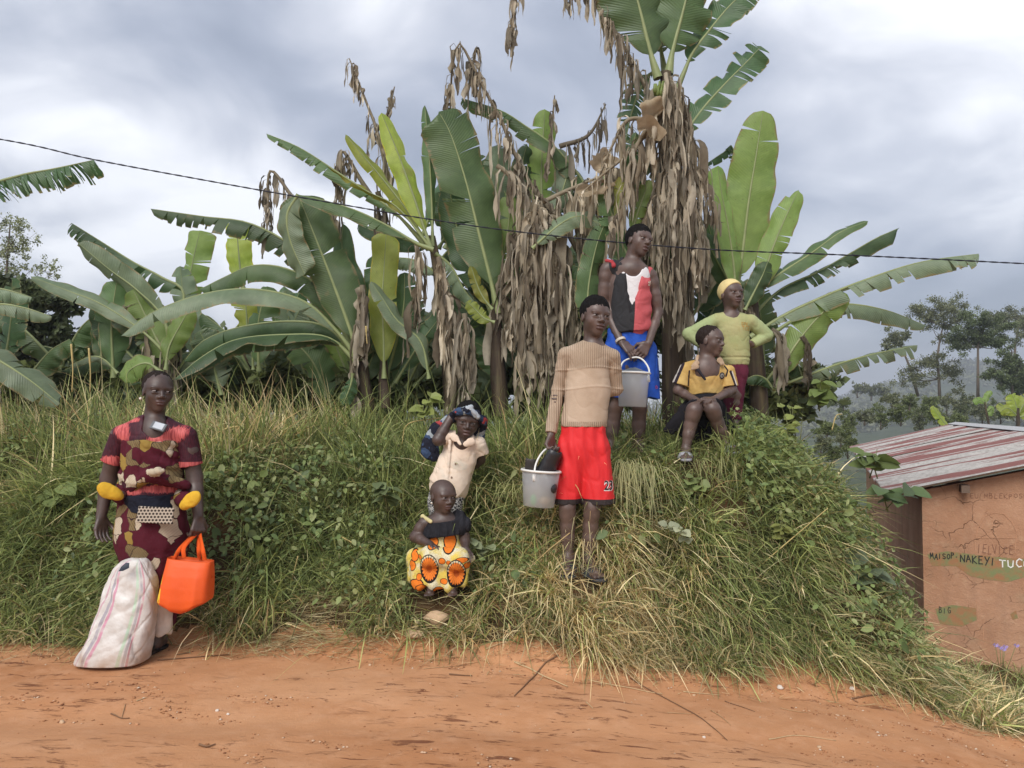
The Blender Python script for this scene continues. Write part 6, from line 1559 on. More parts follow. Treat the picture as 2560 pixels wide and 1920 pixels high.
for q_, toe_ in ((fl_, pw(150, 700, -.15)), (fr_, pw(655, 740, -.15))):
    S = SD(.0038); d_ = nrm(toe_ - q_); n_ = nrm(np.array([0, -1, .25]) - d_ * (np.array([0, -1, .25]) @ d_)); Rm_ = np.stack([d_, n_, np.cross(d_, n_)], 1)
    S.ell(q_ * .42 + toe_ * .58, (.058, .019, .041), Rm_, .01); S.ell(q_ * .9 + toe_ * .1 + np.array([0, .012, 0]), (.042, .030, .030), Rm_, .02); S.disp(folds(.003, 12, 1)); build(S, 'slipper', [YEL], baby)
S = SD(.006); S.cone(pw(415, 520, .27), pw(415, 745, .24), .105, .115, .03); S.cone(pw(275, 735, .08), pw(248, 745, -.05), .06, .045, .02); S.cone(pw(560, 745, .08), pw(588, 765, -.04), .06, .045, .02); S.disp(folds(.006, 6, 3)); build(S, 'carrying_cloth', [PRINT], baby)
# purse, phone
def slab(name, label, cat, c, wd, ht, th, M_, mats, scr=None):
    b = MB(); b.box(c, (wd / 2, th / 2, ht / 2), M_); o = b.build(name, mats[0], loc=tuple(c), smooth=False); tag(o, label, cat)
    bv = o.modifiers.new('bevel', 'BEVEL'); bv.width = th * .3; bv.segments = 2
    if scr: b = MB(); b.box(np.array(c) + M_ @ np.array(scr[0]), scr[1], M_); b.build(scr[2], mats[1], o, smooth=False)
    return o
m = Mat('dotted fabric', .8, .2); x, y, z = m.xyz(); u = x * 52.0; w = z * 60.0
fx = u - X.op('FLOOR', u) - .5; row = X.op('FLOOR', w); sh = X.op('MODULO', row, 2.0) * .5; u2 = u + sh; fx = u2 - X.op('FLOOR', u2) - .5; fz = w - row - .5
m.base(m.mix(xsqrt(fx * fx + fz * fz).lt(.36), (.44, .375, .30), (.04, .028, .022))); m.bump(m.noise(scale=200), .3, .004)
slab('purse', 'small dotted fabric purse hanging at the waist of the woman', 'purse', pw(434, 846, -.145), .195, .088, .018, frame(0, R(-8), R(3)), [m.m])
slab('phone', 'small grey phone tucked into the neckline of the woman', 'phone', pw(449, 386, -.085), .092, .048, .012, frame(R(-5), R(-28), R(16)), [plain('phone case', (.10, .11, .12), .4), plain('phone screen', (.42, .46, .50), .15, .6, .03)], ((.003, .0065, .002), (.031, .0008, .018), 'screen'))
# sack
def loft(name, rings, mats, loc, uvw=True, midx=None, caps=True):
    V = np.concatenate(rings); n = len(rings[0]); k = len(rings); I = np.arange(n * k).reshape(k, n); I2 = np.roll(I, -1, 1); Q_ = np.stack([I[:-1], I2[:-1], I2[1:], I[1:]], -1).reshape(-1, 4)
    uv = np.stack([np.tile(np.arange(n) / n, k), np.repeat(np.arange(k) / (k - 1), n)], -1)
    V = np.concatenate([V, [rings[0].mean(0)], [rings[-1].mean(0)]]); uv = np.concatenate([uv, [[0, 0], [0, 1]]])
    T = [[n * k, (i + 1) % n, i] for i in range(n)] + [[n * k + 1, (k - 1) * n + i, (k - 1) * n + (i + 1) % n] for i in range(n)]
    return obj_np(name, V, Q_, np.array(T), loc=loc, mats=mats, smooth=True, uv=uv)
def superring(c, a, b_, e, n, tilt=np.zeros(3)):
    th = np.arange(n) / n * 2 * math.pi; cx = np.sign(np.cos(th)) * np.abs(np.cos(th)) ** e; sy = np.sign(np.sin(th)) * np.abs(np.sin(th)) ** e
    return np.array(c) + np.stack([a * cx, b_ * sy, np.zeros(n)], -1)
def sk(x, y, dy=0): return P(180 + x / 5.184, 1360 + y / 5.184, 4.2 + dy)
pr = [(1505, 530, 425), (1480, 530, 432), (1420, 545, 425), (1300, 590, 395), (1150, 650, 370), (1000, 690, 365), (850, 735, 345), (700, 765, 330), (550, 785, 315), (420, 790, 285), (310, 790, 235), (240, 805, 185), (205, 830, 130), (190, 850, 80)]
n = 120; rings = []; th = np.arange(n) / n * 2 * math.pi; pxm = 4.2 / FPX / 5.184
ys = [p[0] for p in pr]; yy = np.linspace(1508, 188, 110)
for i, y_ in enumerate(yy):
    cx = np.interp(-y_, [-v for v in ys], [p[1] for p in pr]); hw_ = np.interp(-y_, [-v for v in ys], [p[2] for p in pr]); f = i / 109
    dp = (.105 * (1 - f) ** .6 + .03) * (1 if i else .9)
    rg = superring(sk(cx, y_), hw_ * pxm, dp, .62, n); w_ = 1
    am = .009 * np.sin(th * 3 + f * 6) + .005 * np.sin(th * 7 + f * 13 + 2 * np.sin(f * 9)) + .0025 * np.sin(f * 19 + 4 * np.sin(th * 3 + 1) + 2 * np.sin(f * 11)) * np.clip(np.sin(th * 2 + f * 7) + .3, 0, 1)
    cr_ = lambda q: np.exp(-(np.sin(q) * 5) ** 2)
    am = am * .7 - .007 * cr_(th * 1.5 + f * 4 + .4) - .004 * cr_(f * 6 + 2.2 * np.sin(th * 2 + 1)) * np.clip(np.sin(f * 9 + th), 0, 1) - .004 * cr_(f * 9 - 2.5 * th + 1) - .0025 * cr_(f * 13 + 3.5 * th)
    rg += np.stack([np.cos(th), np.sin(th) * .8, .3 * np.sin(th * 5)], -1) * (am * min(1, f * 8 + .2))[:, None]; rings.append(rg)
m = Mat('woven sack plastic', .45, .4); nd = m.nt.nodes.new('ShaderNodeSeparateXYZ'); m.link(m.tc.outputs['UV'], nd.inputs[0]); u = X(nd.outputs[0]); v = X(nd.outputs[1])
def band(a, w): return ((u - a).abs()).ss(w, w * .75)
c = m.mix(m.noise(scale=9, detail=4).ss(.35, .7), (.58, .54, .50), (.74, .72, .69))
for a, w, col, al in ((.635, .008, (.50, .22, .30), .7), (.688, .011, (.28, .26, .33), .7), (.712, .009, (.60, .25, .36), .85), (.800, .010, (.42, .62, .42), .65), (.828, .010, (.33, .30, .34), .65), (.850, .009, (.55, .22, .28), .8), (.20, .02, (.55, .22, .28), .6), (.36, .02, (.3, .5, .34), .5)):
    c = m.mix(band(a, w) * al * m.noise(scale=14, detail=2).ss(.25, .5), c, col)
c = m.mix(v.ss(.22, .02) * m.noise(scale=7, detail=4).ss(.3, .65) * .75, c, (.36, .22, .13)); c = m.mix(m.noise(scale=22, detail=4).ss(.62, .75) * .25, c, (.35, .3, .27))
m.base(c); wv = m.coord('UV', (900, 260, 1)); m.bump(m.noise(scale=26, detail=4) + m.noise(wv, 1.0, 1) * .15, .6, .012)
m.p.inputs['Coat Weight'].default_value = .15
sack = loft('sack', rings, [m.m], sk(530, 1505)); tag(sack, 'bulging white woven sack with pink and green stripes on the road', 'sack')
b = MB(); cpt = [sk(600, 355, -.115), sk(640, 290, -.115), sk(700, 240, -.10), sk(745, 245, -.10), sk(740, 310, -.11), sk(660, 350, -.118)]; b.add([np.mean(cpt, 0) + np.array([0, -.012, 0])] + cpt, [(0, i + 1, (i + 1) % 6 + 1) for i in range(6)]); b.build('printed_mark', plain('dark blue print', (.03, .04, .06), .5), sack)
# tote bag
def tb(x, y, dy=0): return P(180 + x / 5.184, 1360 + y / 5.184, 4.22 + dy)
yy = [(820, 1450, 295, .075), (845, 1455, 270, .06), (780, 1470, 318, .085), (700, 1482, 316, .088), (550, 1500, 306, .085), (400, 1518, 296, .075), (280, 1532, 286, .06), (195, 1540, 282, .045)]
yy = [yy[1], yy[0]] + yy[2:]
ys = [-q[0] for q in yy]; rings = []; n = 56; th = np.arange(n) / n * 2 * math.pi; fs = np.linspace(-845, -195, 40)
for i, y_ in enumerate(fs):
    cx, hw_, dp = (np.interp(y_, ys, [q[j] for q in yy]) for j in (1, 2, 3)); rg = superring(tb(cx, -y_), hw_ * 4.22 / FPX / 5.184, dp, .45, n)
    f = (y_ + 845) / 650; sx = (rg[:, 0] - rg[:, 0].mean()) / (rg[:, 0].max() - rg[:, 0].min()) * 2
    rg[:, 2] += -.012 * sx * f + (1 - f) ** 3 * .02 * np.abs(sx) - .014 * (1 - f) ** 2 * np.cos(sx * 3); front = np.sin(th) < 0
    rg[:, 1] += np.where(front, -.020 * np.exp(-((sx + .25) / .12) ** 2) * (1 - f) * 1.2 + .016 * np.exp(-((sx - .1) / .15) ** 2) * (1 - f) - .012 * np.exp(-((sx - .55) / .12) ** 2) * (1 - f), 0); rings.append(rg)
for k_ in range(1, 4): 
    rg = rings[39].copy(); c_ = rg.mean(0); rg = c_ + (rg - c_) * np.array([.985, .9, 1]); rg[:, 2] -= .03 * k_; rings.append(rg)
m = Mat('orange tote', .5, .35); x, y, z = m.xyz(); n_ = m.noise(scale=9, detail=4); c = m.mix(n_, (.72, .085, .012), (.80, .12, .02))
side = x.lt(-.112 + 0.0) ; side = (x + z * -.045).lt(-.118); c = m.mix(side, c, m.mix(m.noise(m.coord('Object', (20, 20, 9)), 2, 2).gt(.5), (.70, .12, .02), (.78, .55, .05))); m.base(c); m.bump(m.noise(scale=14, detail=3) + m.noise(scale=420, detail=1) * .2, .35, .012)
tote = loft('tote_bag', rings, [m.m], tb(1490, 840)); tag(tote, 'bright orange tote bag hanging from the hand of the woman', 'bag')
OR = cloth('orange strap', (.72, .10, .015), .1); hp_ = pw(655, 935, -.03)
for pts in ([tb(1450, 175, -.04), tb(1452, 40, -.03), pw(640, 945, -.035)], [tb(1330, 190, .03), tb(1400, 60, .01), pw(633, 945, .0)], [tb(1720, 210, -.03), tb(1690, 60, -.03), pw(662, 945, -.035)], [tb(1650, 200, .03), tb(1640, 60, .01), pw(655, 945, .0)]):
    path, L = catmull(pts, 12); b = MB(); V = []; F_ = []
    T_ = unit(np.gradient(path, axis=0)); sd = unit(np.cross(T_, [0, 1, 0]))
    for i in range(12): V += [path[i] - sd[i] * .011, path[i] + sd[i] * .011, path[i] + sd[i] * .011 + [0, .004, 0], path[i] - sd[i] * .011 + [0, .004, 0]]
    for i in range(11):
        for j in range(4): F_.append((i * 4 + j, i * 4 + (j + 1) % 4, i * 4 + 4 + (j + 1) % 4, i * 4 + 4 + j))
    b.add(V, F_); b.build('handle', OR, tote)
# ================================================================ BOY IN THE TAN SWEATER
def b1(x, y): return (1280 + x / 3.455, 520 + y / 3.455)
def b2(x, y): return (1280 + x / 3.19, 960 + y / 3.19)
YB = 4.80
def p1_(x, y, dy=0.0): return P(*b1(x, y), YB + dy)
def p2_(x, y, dy=0.0): return P(*b2(x, y), YB + dy)
rootb = p2_(540, 1500); rootb[2] = float(ground(rootb[0], rootb[1]))
S = SD(.0038); M = frame(R(20), R(0), R(6)); hc = p1_(720, 950); hh = .248
head(S, hc, hh, M, .6, .02)
S.cone(p1_(702, 1190, .03), hc + hh * (M @ np.array([0, -.12, -.25])), .060, .056, .03)
S.cone(p1_(700, 1220, .03), p1_(480, 1268, .03), .05, .038, .03); S.cone(p1_(700, 1220, .03), p1_(852, 1282, .03), .05, .038, .03)
S.cone(p1_(665, 1380, .035), p2_(580, 380, .03), .108, .115, .05, flat=.62); S.ell(p1_(700, 1205, .015), (.07, .05, .05), None, .03)
sl, el1, wr1 = p1_(458, 1270, .03), p1_(402, 1560, .07), p2_(312, 400, .0)
sr, er1, wr2 = p1_(872, 1285, .03), p1_(898, 1560, .10), p2_(430, 118, .14)
limb(S, [sl, el1, wr1], [.038, .034, .025]); limb(S, [sr, er1, wr2], [.038, .034, .025])
hand(S, wr1, p2_(290, 520, -.03) - wr1, (.7, -.5, 0), .165, 1.1, -1)
hand(S, p2_(418, 128, .10), np.array([-1, -.45, -.05]), (.2, -1, .0), .15, .95, 1)
gz = float(ground(rootb[0], rootb[1]))
for s, (kx, ax_) in enumerate(((440, 448), (640, 606))):
    hp = p2_(500 if s == 0 else 640, 560, .03); kn = p2_(kx, 985, -.01); an = p2_(ax_, 1375, .02); limb(S, [hp, kn, (kn * .6 + an * .4) + np.array([0, .012, 0]), an], [.064, .048, .045, .031])
    f = foot(S, an, (-.1 if s == 0 else .35, -1), float(ground(an[0], an[1] - .06)) + .022, .235)
    if s == 0: hb1 = f
    else: hb2 = f
boy = build(S, 'person', [SK2, LIP, HAIR], loc=rootb); tag(boy, 'boy in tan ribbed sweater and red shorts holding a clear bucket', 'person')
eyes(boy, hc, hh, M, .1); hair(boy, hc, hh, M, .055, -.02, HAIR, .05, child=.2)
for hb in (hb1, hb2): sandal(boy, hb, RUB, name='slide_sandal')
# sweater
S = SD(.0038)
S.cone(p1_(690, 1222, .03), p1_(475, 1265, .03), .070, .048, .03); S.cone(p1_(690, 1222, .03), p1_(857, 1280, .03), .070, .048, .03)
S.cone(p1_(662, 1350, .03), p1_(655, 1560, .03), .130, .134, .04, flat=.70); S.cone(p1_(655, 1560, .03), p2_(575, 300, .03), .134, .146, .04, flat=.70, cut=fwdcut(p2_(575, 342), (0, 0, -1)))
limb(S, [sl, el1], [.046, .042], .010); e = p2_(310, 388, .0); d = nrm(e - el1); S.cone(el1, e, .042, .034, .010, cut=fwdcut(e, d))
limb(S, [sr, er1], [.046, .044], .010); S.cone(er1, p2_(470, 118, .14), .044, .036, .010)
S.cone(p1_(703, 1000, .02), p1_(703, 1095, .005), .058, .062, .012, sub=True)
for yy in (1388, 1556):
    zc = p1_(660, yy)[2]; S.disp(lambda x, y, z, zc=zc: -.0035 * np.exp(-((z - zc - .010 * np.sin((x - rootb[0]) * 14)) / .006) ** 2))
S.disp(folds(.0035, 4, 9)); S.disp(lambda x, y, z: -.004 * np.exp(-((z - rootb[2] - .80) / .012) ** 2))
m = Mat('tan ribbed knit', .95, .1); x, y, z = m.xyz(); rib = ((x * 1.0 + m.noise(scale=4) * .004) * 520).sin()
zt_ = wl(rootb, b1(0, 1388), YB)[1]; zb_ = wl(rootb, b2(0, 300), YB)[1]; rm = xmax(z.gt(zt_), z.lt(zb_)); sx0 = wl(rootb, b1(470, 0), YB)[0]; sx1 = wl(rootb, b1(870, 0), YB)[0]; rm = xmax(rm, xmax(x.lt(sx0), x.gt(sx1)))
n = m.noise(scale=5, detail=4); c = m.mix(n.ss(.3, .7), (.42, .315, .225), (.54, .42, .315)); c = m.mix(rib.ss(.2, -.9) * rm * .45, c, (.24, .17, .115)); m.base(c); m.bump(rib * rm * .8 + m.noise(scale=260, detail=2) * .5 + m.noise(scale=14, detail=3), .6, .006)
build(S, 'sweater', [m.m], boy)
# shorts
S = SD(.0038)
S.cone(p2_(575, 350, .03), p2_(578, 500, .03), .138, .150, .03, flat=.70, cut=fwdcut(p2_(575, 325), (0, 0, 1)))
S.cone(p2_(490, 520, .03), p2_(432, 950, .015), .098, .083, .03, flat=.96, cut=fwdcut(p2_(432, 955), (.05, 0, -1))); S.cone(p2_(660, 520, .03), p2_(692, 950, .015), .100, .098, .03, flat=.92, cut=fwdcut(p2_(692, 955), (.03, 0, -1)))
S.disp(lambda x, y, z: .005 * np.sin(x * 95 + 2 * np.sin(z * 11)) * np.clip((z - rootb[2] - .35) / .4, 0.1, 1)); S.disp(folds(.006, 4.5, 12))
m = Mat('red sports cloth', .6, .3); x, y, z = m.xyz(); n = m.noise(scale=7, detail=4); c = m.mix(n, (.60, .018, .022), (.74, .032, .035))
zh = wl(rootb, b2(0, 912), YB)[1]; c = m.mix(z.lt(zh), c, (.03, .022, .022)); m.base(c); m.bump(m.noise(m.coord('Object', (1.6, 1, .5)), 16, 4) + m.noise(scale=420) * .2, .45, .015)
shorts = build(S, 'shorts', [m.m], boy)
# number on the leg
def on_surface(o, text, c, hgt, mat, name, grow=0.0, off=.004, tilt=0.0, sp=1.0):
    cu = bpy.data.curves.new('txt', 'FONT'); cu.body = text; cu.size = 1.0; cu.align_x = 'CENTER'; cu.align_y = 'CENTER'; cu.offset = grow; cu.space_character = sp; cu.resolution_u = 3
    to = bpy.data.objects.new('txt', cu); COL.objects.link(to); dg = bpy.context.evaluated_depsgraph_get(); me = bpy.data.meshes.new_from_object(to.evaluated_get(dg)); bpy.data.objects.remove(to)
    V = np.array([v.co[:] for v in me.vertices]); F_ = [tuple(p.vertices) for p in me.polygons]; bpy.data.meshes.remove(me)
    off0 = np.array(o.location); p = o.parent
    while p is not None: off0 = off0 + np.array(p.location); p = p.parent
    bvh = BVHTree.FromPolygons([tuple(np.array(v.co[:]) + off0) for v in o.data.vertices], [tuple(p.vertices) for p in o.data.polygons])
    W = []
    for v in V:
        q = np.array([c[0] + v[0] * hgt * .8 * math.cos(tilt) - v[1] * hgt * math.sin(tilt), c[1] - .6, c[2] + v[1] * hgt + v[0] * hgt * math.sin(tilt)])
        hit = bvh.ray_cast(Vector(q), Vector((0, 1, 0))); W.append(np.array(hit[0]) - np.array([0, off, 0]) if hit[0] is not None else np.array([q[0], c[1], q[2]]))
    b = MB(); b.add(W, F_); return b.build(name, mat, o, smooth=False)
NW = plain('white print', (.78, .74, .72), .7); NK = plain('black print', (.025, .02, .02), .7)
for dx, ch in ((-24, '2'), (14, '3')):
    on_surface(shorts, ch, p2_(770 + dx, 808), .080, NW, 'number', .055, .003, -.04); on_surface(shorts, ch, p2_(768 + dx, 804), .080, NK, 'number', .012, .005, -.04)

# ---- buckets
def bucketmat():
    m = Mat('translucent white plastic', .35, .4); m.base((.72, .73, .74)); m.translucent((.75, .76, .78), .35); m.transparent(.62); return m.m
BUCK = bucketmat(); RIM = plain('white plastic', (.74, .73, .69), .4, .4, .05)
def bucket(label, top, bot, rt, rb, hpts):
    top = np.array(top); bot = np.array(bot); root = empty('bucket', tuple(bot), label, 'bucket'); ax_ = nrm(top - bot); a = nrm(np.cross(ax_, [0, 1, .1])); b_ = np.cross(ax_, a); n = 40; H = np.linalg.norm(top - bot)
    prof = [(0, 0.0, rb * .0), (0, 0, rb * .96), (.02, 0, rb), (.5, 0, (rt + rb) / 2), (1, 0, rt), (1, 0, rt - .004), (.5, 0, (rt + rb) / 2 - .004), (.03, 0, rb - .004), (.025, 0, 0)]
    V = []; th = np.arange(n) / n * 2 * math.pi
    for f, _, r_ in prof:
        for t in th: V.append(bot + ax_ * H * f + r_ * (math.cos(t) * a + math.sin(t) * b_))
    I = np.arange(len(prof) * n).reshape(-1, n); I2 = np.roll(I, -1, 1); obj_np('body', V, np.stack([I[:-1], I2[:-1], I2[1:], I[1:]], -1).reshape(-1, 4), parent=root, mats=[BUCK], smooth=True)
    b = MB(); ring = [top + (rt + .002) * (math.cos(t) * a + math.sin(t) * b_) for t in np.linspace(0, 2 * math.pi, 41)]; b.tube(ring, .0075, 8, False); b.build('rim', RIM, root)
    b = MB(); path, L = catmull(hpts, 24); b.tube(path, .0062, 8); b.build('handle', RIM, root)
    b = MB(); b.tube([hpts[0] + np.array([0, .008, .012]), hpts[0] + np.array([0, .004, -.03])], .011, 8); b.build('handle_lug', RIM, root); return root
top = p2_(232, 692, -.06); bot = p2_(212, 975, -.06); rt = 150 / 3.19 * YB / FPX; rb_ = 122 / 3.19 * YB / FPX
bucket('clear plastic bucket with black shoes held by the boy in red shorts', top, bot, rt, rb_, [p2_(176, 735, -.06 - rt * .85), p2_(190, 640, -.11), p2_(235, 555, -.07), p2_(290, 515, -.03), p2_(330, 570, .02), p2_(335, 690, .045)])
def shoe(label, c, M_, s, mats, seed):
    S = SD(.004); c = np.array(c); g = lambda *p: c + s * (M_ @ np.array(p, float)); S.cone(g(0, 0, -.5), g(0, 0, .42), .44 * s, .36 * s, .02 * s, flat=.8, f=M_[:, 1]); S.cone(g(0, .1, -.6), g(0, .75, -.75), .40 * s, .3 * s, .1 * s)
    S.ell(g(0, -.1, .72), (.30 * s, .30 * s, .42 * s), M_, .02 * s, 1, (), True); S.disp(folds(.002, 9, seed)); o = build(S, 'rubber_shoe', mats, loc=tuple(g(0, 0, -.6))); tag(o, label, 'shoe'); return o
BR = plain('black rubber shoe', (.022, .022, .025), .38, .5, .3, 18); BR2 = plain('dusty black rubber', (.05, .045, .042), .55, .4, .3, 18)
shoe('black rubber shoe leaning on the rim of the front bucket', p2_(300, 632, -.05), frame(R(30), R(28), R(14)), .145, [BR, BR], 1)
shoe('dusty black rubber shoe at the back of the front bucket', p2_(152, 660, -.05), frame(R(-20), R(22), R(5)), .095, [BR2, BR2], 2)
S = SD(.005); S.ell(p2_(262, 930, -.08), (.036, .03, .026)); S.disp(folds(.004, 9, 3)); o = build(S, 'cloth_ball', [plain('tan rag', (.5, .38, .22))], loc=tuple(p2_(262, 955, -.08))); tag(o, 'tan lump at the bottom of the clear bucket', 'rag')
S = SD(.005); S.ell(p2_(172, 925, -.09), (.020, .02, .034)); o = build(S, 'plastic_cup', [plain('green plastic', (.10, .55, .16), .4)], loc=tuple(p2_(172, 960, -.09))); tag(o, 'green thing seen through the side of the clear bucket', 'cup')

# ================================================================ OLDER BOY IN THE VEST
YO = 5.5
def po(x, y, dy=0.0): return P(*b1(x, y), YO + dy)
rooto = P(1605, 1135, YO); rooto[2] = float(ground(rooto[0], rooto[1]))
S = SD(.004); M = frame(R(34), R(-2), R(12)); hc = po(1098, 298); hh = .236
head(S, hc, hh, M, .5, .05)
S.cone(po(1030, 490, .03), hc + hh * (M @ np.array([0, -.14, -.25])), .060, .055, .03)
S.cone(po(1020, 520, .03), po(835, 520, .03), .05, .05, .04); S.cone(po(1020, 520, .03), po(1180, 575, .03), .05, .05, .04)
S.cone(po(1000, 680, .03), po(1010, 1080, .03), .135, .125, .05, flat=.64); S.ell(po(1040, 530, 0), (.10, .07, .07), None, .04)
sl, el1, wr1 = po(808, 540, .03), po(790, 830, .06), po(945, 1160, -.08); sr, er1, wr2 = po(1205, 590, .03), po(1262, 905, .05), po(1180, 1165, -.08)
limb(S, [sl, (sl + el1) / 2, el1, wr1], [.044, .042, .035, .026]); limb(S, [sr, (sr + er1) / 2, er1, wr2], [.043, .041, .034, .026])
hand(S, wr1, po(1060, 1260, -.12) - wr1, (.3, .4, -1), .175, .45, 1); hand(S, wr2, po(1080, 1300, -.11) - wr2, (-.6, .5, -.6), .17, .8, -1)
for s, (kx, ax_) in enumerate(((960, 960), (1130, 1130))):
    hp = po(960 if s == 0 else 1110, 1250, .03); an = P(1596 + (s - 1) * 70, 1112, YO + .03); kn = (hp + an) / 2 + np.array([0, -.03, .02]); limb(S, [hp, kn, an * .6 + kn * .4 + np.array([0, .015, 0]), an], [.085, .052, .048, .031])
    f = foot(S, an, (.1, -1), float(ground(an[0], an[1] - .06)) + .012, .245)
older = build(S, 'person', [SK2, LIP, HAIR], loc=rooto); tag(older, 'boy in sleeveless black and red vest and blue shorts, tallest at the back', 'person')
eyes(older, hc, hh, M, .2, .8); hair(older, hc, hh, M, .05, .0, HAIR, .06)
S = SD(.004)  # undershirt
S.cone(po(1045, 600, .02), po(1035, 1060, .02), .126, .120, .04, flat=.74); S.cone(po(1035, 430, -.0), po(1045, 520, -.06), .07, .06, .012, sub=True); S.disp(folds(.003, 6, 3)); build(S, 'undershirt', [cloth('white jersey', (.74, .73, .74), .05)], older)
S = SD(.004)
S.cone(po(1010, 535, .03), po(868, 520, .03), .056, .058, .03); S.cone(po(1030, 535, .03), po(1165, 575, .03), .056, .058, .03)
S.cone(po(1032, 690, .03), po(1022, 1000, .025), .150, .145, .04, flat=.82); S.cone(po(1022, 990, .025), po(1015, 1070, .02), .145, .143, .02, flat=.84, cut=fwdcut(po(985, 1075), (.12, 0, -1)))
S.cone(po(955, 445, .04), po(960, 500, -.02), .022, .022, .02); S.cone(po(1110, 470, .03), po(1120, 515, -.02), .020, .020, .02)
S.cone(po(1045, 400, -.02), po(1055, 480, -.07), .078, .070, .015, sub=True); S.cone(po(1060, 470, -.10), po(1046, 700, -.11), .076, .056, .010, sub=True); S.cone(po(1046, 700, -.11), po(1042, 890, -.095), .056, .018, .010, sub=True); S.cone(po(1040, 870, -.17), po(1045, 1090, -.17), .022, .045, .012, sub=True)
for p_ in (po(780, 640, .03), po(1225, 680, .03)): S.ell(p_, (.035, .10, .10), None, .02, 0, (), True)
S.disp(folds(.005, 5.5, 6)); S.disp(lambda x, y, z: .004 * np.sin((z - .4 * x) * 60) * np.clip((x - rooto[0] + .06) / .1, 0, 1))
m = Mat('black and red denim', .85, .2); x, y, z = m.xyz(); ax0, az0 = wl(rooto, b1(1075, 450), YO); ax1, az1 = wl(rooto, b1(1032, 1075), YO); t = (z - az0) * ((ax1 - ax0) / (az1 - az0)) + ax0
n = m.noise(scale=8, detail=4); blk_ = m.mix(n, (.022, .022, .024), (.04, .04, .043)); red = m.mix(n, (.46, .085, .095), (.58, .13, .14)); c = m.mix((x - t).gt(0.0), blk_, red)
zs = wl(rooto, b1(0, 470), YO)[1]; c = m.mix(z.gt(zs), c, blk_); m.base(c); m.bump(m.noise(scale=26, detail=3) + m.noise(scale=420) * .3, .5, .012)
vest = build(S, 'vest', [m.m], older)
b = MB(); cc = po(1185, 700, -.12)
on_surface(vest, '*', po(1183, 690), .10, plain('cream patch', (.66, .60, .48)), 'badge', .02, .004)
S = SD(.004); S.cone(po(870, 470, .02), po(880, 500, -.03), .022, .014, .01); S.cone(po(815, 455, .01), po(860, 462, -.01), .012, .012, .01); S.disp(folds(.004, 14, 2)); build(S, 'frayed_armhole', [cloth('red fray', (.45, .06, .07))], older)
b = MB(); ring = []
for t in np.linspace(0, 2 * math.pi, 40): ring.append(po(1022, 482, .03) + np.array([.082 * math.cos(t), -.086 * math.sin(t) + .0, -.022 * math.sin(t) - .010 * math.cos(t) + (.0 if math.sin(t) < 0 else -.004)]))
b.tube(ring, .0065, 6, False); b.build('necklace', plain('pale cord', (.62, .56, .45), .6), older)
b = MB(); d = nrm(wr1 - el1); a = nrm(np.cross(d, [0, 1, 0])); e_ = np.cross(d, a); c0 = wr1 - d * .02
for k_ in (0, 1): b.tube([c0 + d * .009 * k_ + .033 * (math.cos(t) * a + math.sin(t) * e_) for t in np.linspace(0, 2 * math.pi, 25)], .0065, 6, False)
b.build('bracelet', plain('bone bracelet', (.58, .52, .44), .5), older)
S = SD(.004)
S.cone(po(1015, 1080, .03), po(1020, 1220, .03), .150, .165, .03, flat=.68, cut=fwdcut(po(1015, 1010), (0, 0, 1)))
S.cone(po(910, 1240, .03), po(895, 1630, .02), .11, .11, .03, flat=.85, cut=fwdcut(po(895, 1640), (0, 0, -1))); S.cone(po(1120, 1240, .03), po(1140, 1630, .02), .112, .115, .03, flat=.85, cut=fwdcut(po(1140, 1645), (0, 0, -1)))
S.disp(folds(.007, 5, 14)); S.disp(lambda x, y, z: .004 * np.sin(x * 70 + z * 22)); bs = build(S, 'shorts', [cloth('blue sports cloth', (.022, .085, .42), .25, .6)], older)
on_surface(bs, 'o', po(1237, 1545), .05, plain('red logo', (.55, .05, .10)), 'logo', 0, .004)
top = po(1050, 1425, -.24); bot = P(1581, 1017, YO - .24); rt = 138 / 3.455 * (YO - .24) / FPX
bucket('white plastic bucket held in front of the blue shorts', top, bot, rt, rt * .86, [po(1180, 1465, -.24 - rt * .15), po(1182, 1390, -.2), po(1130, 1312, -.16), po(1060, 1290, -.13), po(960, 1330, -.10), po(930, 1420, -.15)])
S = SD(.005); S.ell(po(1050, 1440, -.23), (.088, .08, .045), None, .02); S.ell(po(1030, 1550, -.23), (.07, .07, .06), None, .03); S.disp(folds(.012, 7, 5)); o = build(S, 'cloth_bundle', [cloth('blue grey cloth', (.16, .18, .21), .35)], loc=tuple(P(1581, 1010, YO - .24))); tag(o, 'blue grey bundle inside the bucket held by the tallest boy', 'bundle')
# ================================================================ SEATED BOY
def k5(x, y): return (1620 + x / 3.19, 660 + y / 3.19)
YS = 5.55
def ps(x, y, dy=0.0): return P(*k5(x, y), YS + dy)
roots = ps(430, 1450); roots[2] = float(ground(roots[0], roots[1]))
S = SD(.0038); M = frame(R(52), R(2), R(3)); hc = ps(503, 618, .0); hh = .225
head(S, hc, hh, M, .8)
S.cone(ps(462, 775, .03), hc + hh * (M @ np.array([0, -.14, -.22])), .052, .049, .03)
S.cone(ps(460, 800, .03), ps(320, 830, .03), .042, .042, .03); S.cone(ps(460, 800, .03), ps(610, 845, .03), .042, .042, .03)
S.cone(ps(465, 900, .03), ps(450, 1070, .06), .115, .12, .04, flat=.66); S.ell(ps(465, 840, -.005), (.085, .06, .09), None, .04)
sl, e1, w1 = ps(295, 838, .03), ps(238, 1010, .03), ps(390, 1092, -.15); sr, e2, w2 = ps(640, 850, .03), ps(672, 1005, .03), ps(530, 1078, -.15)
limb(S, [sl, e1, w1], [.037, .033, .024]); limb(S, [sr, e2, w2], [.037, .033, .024])
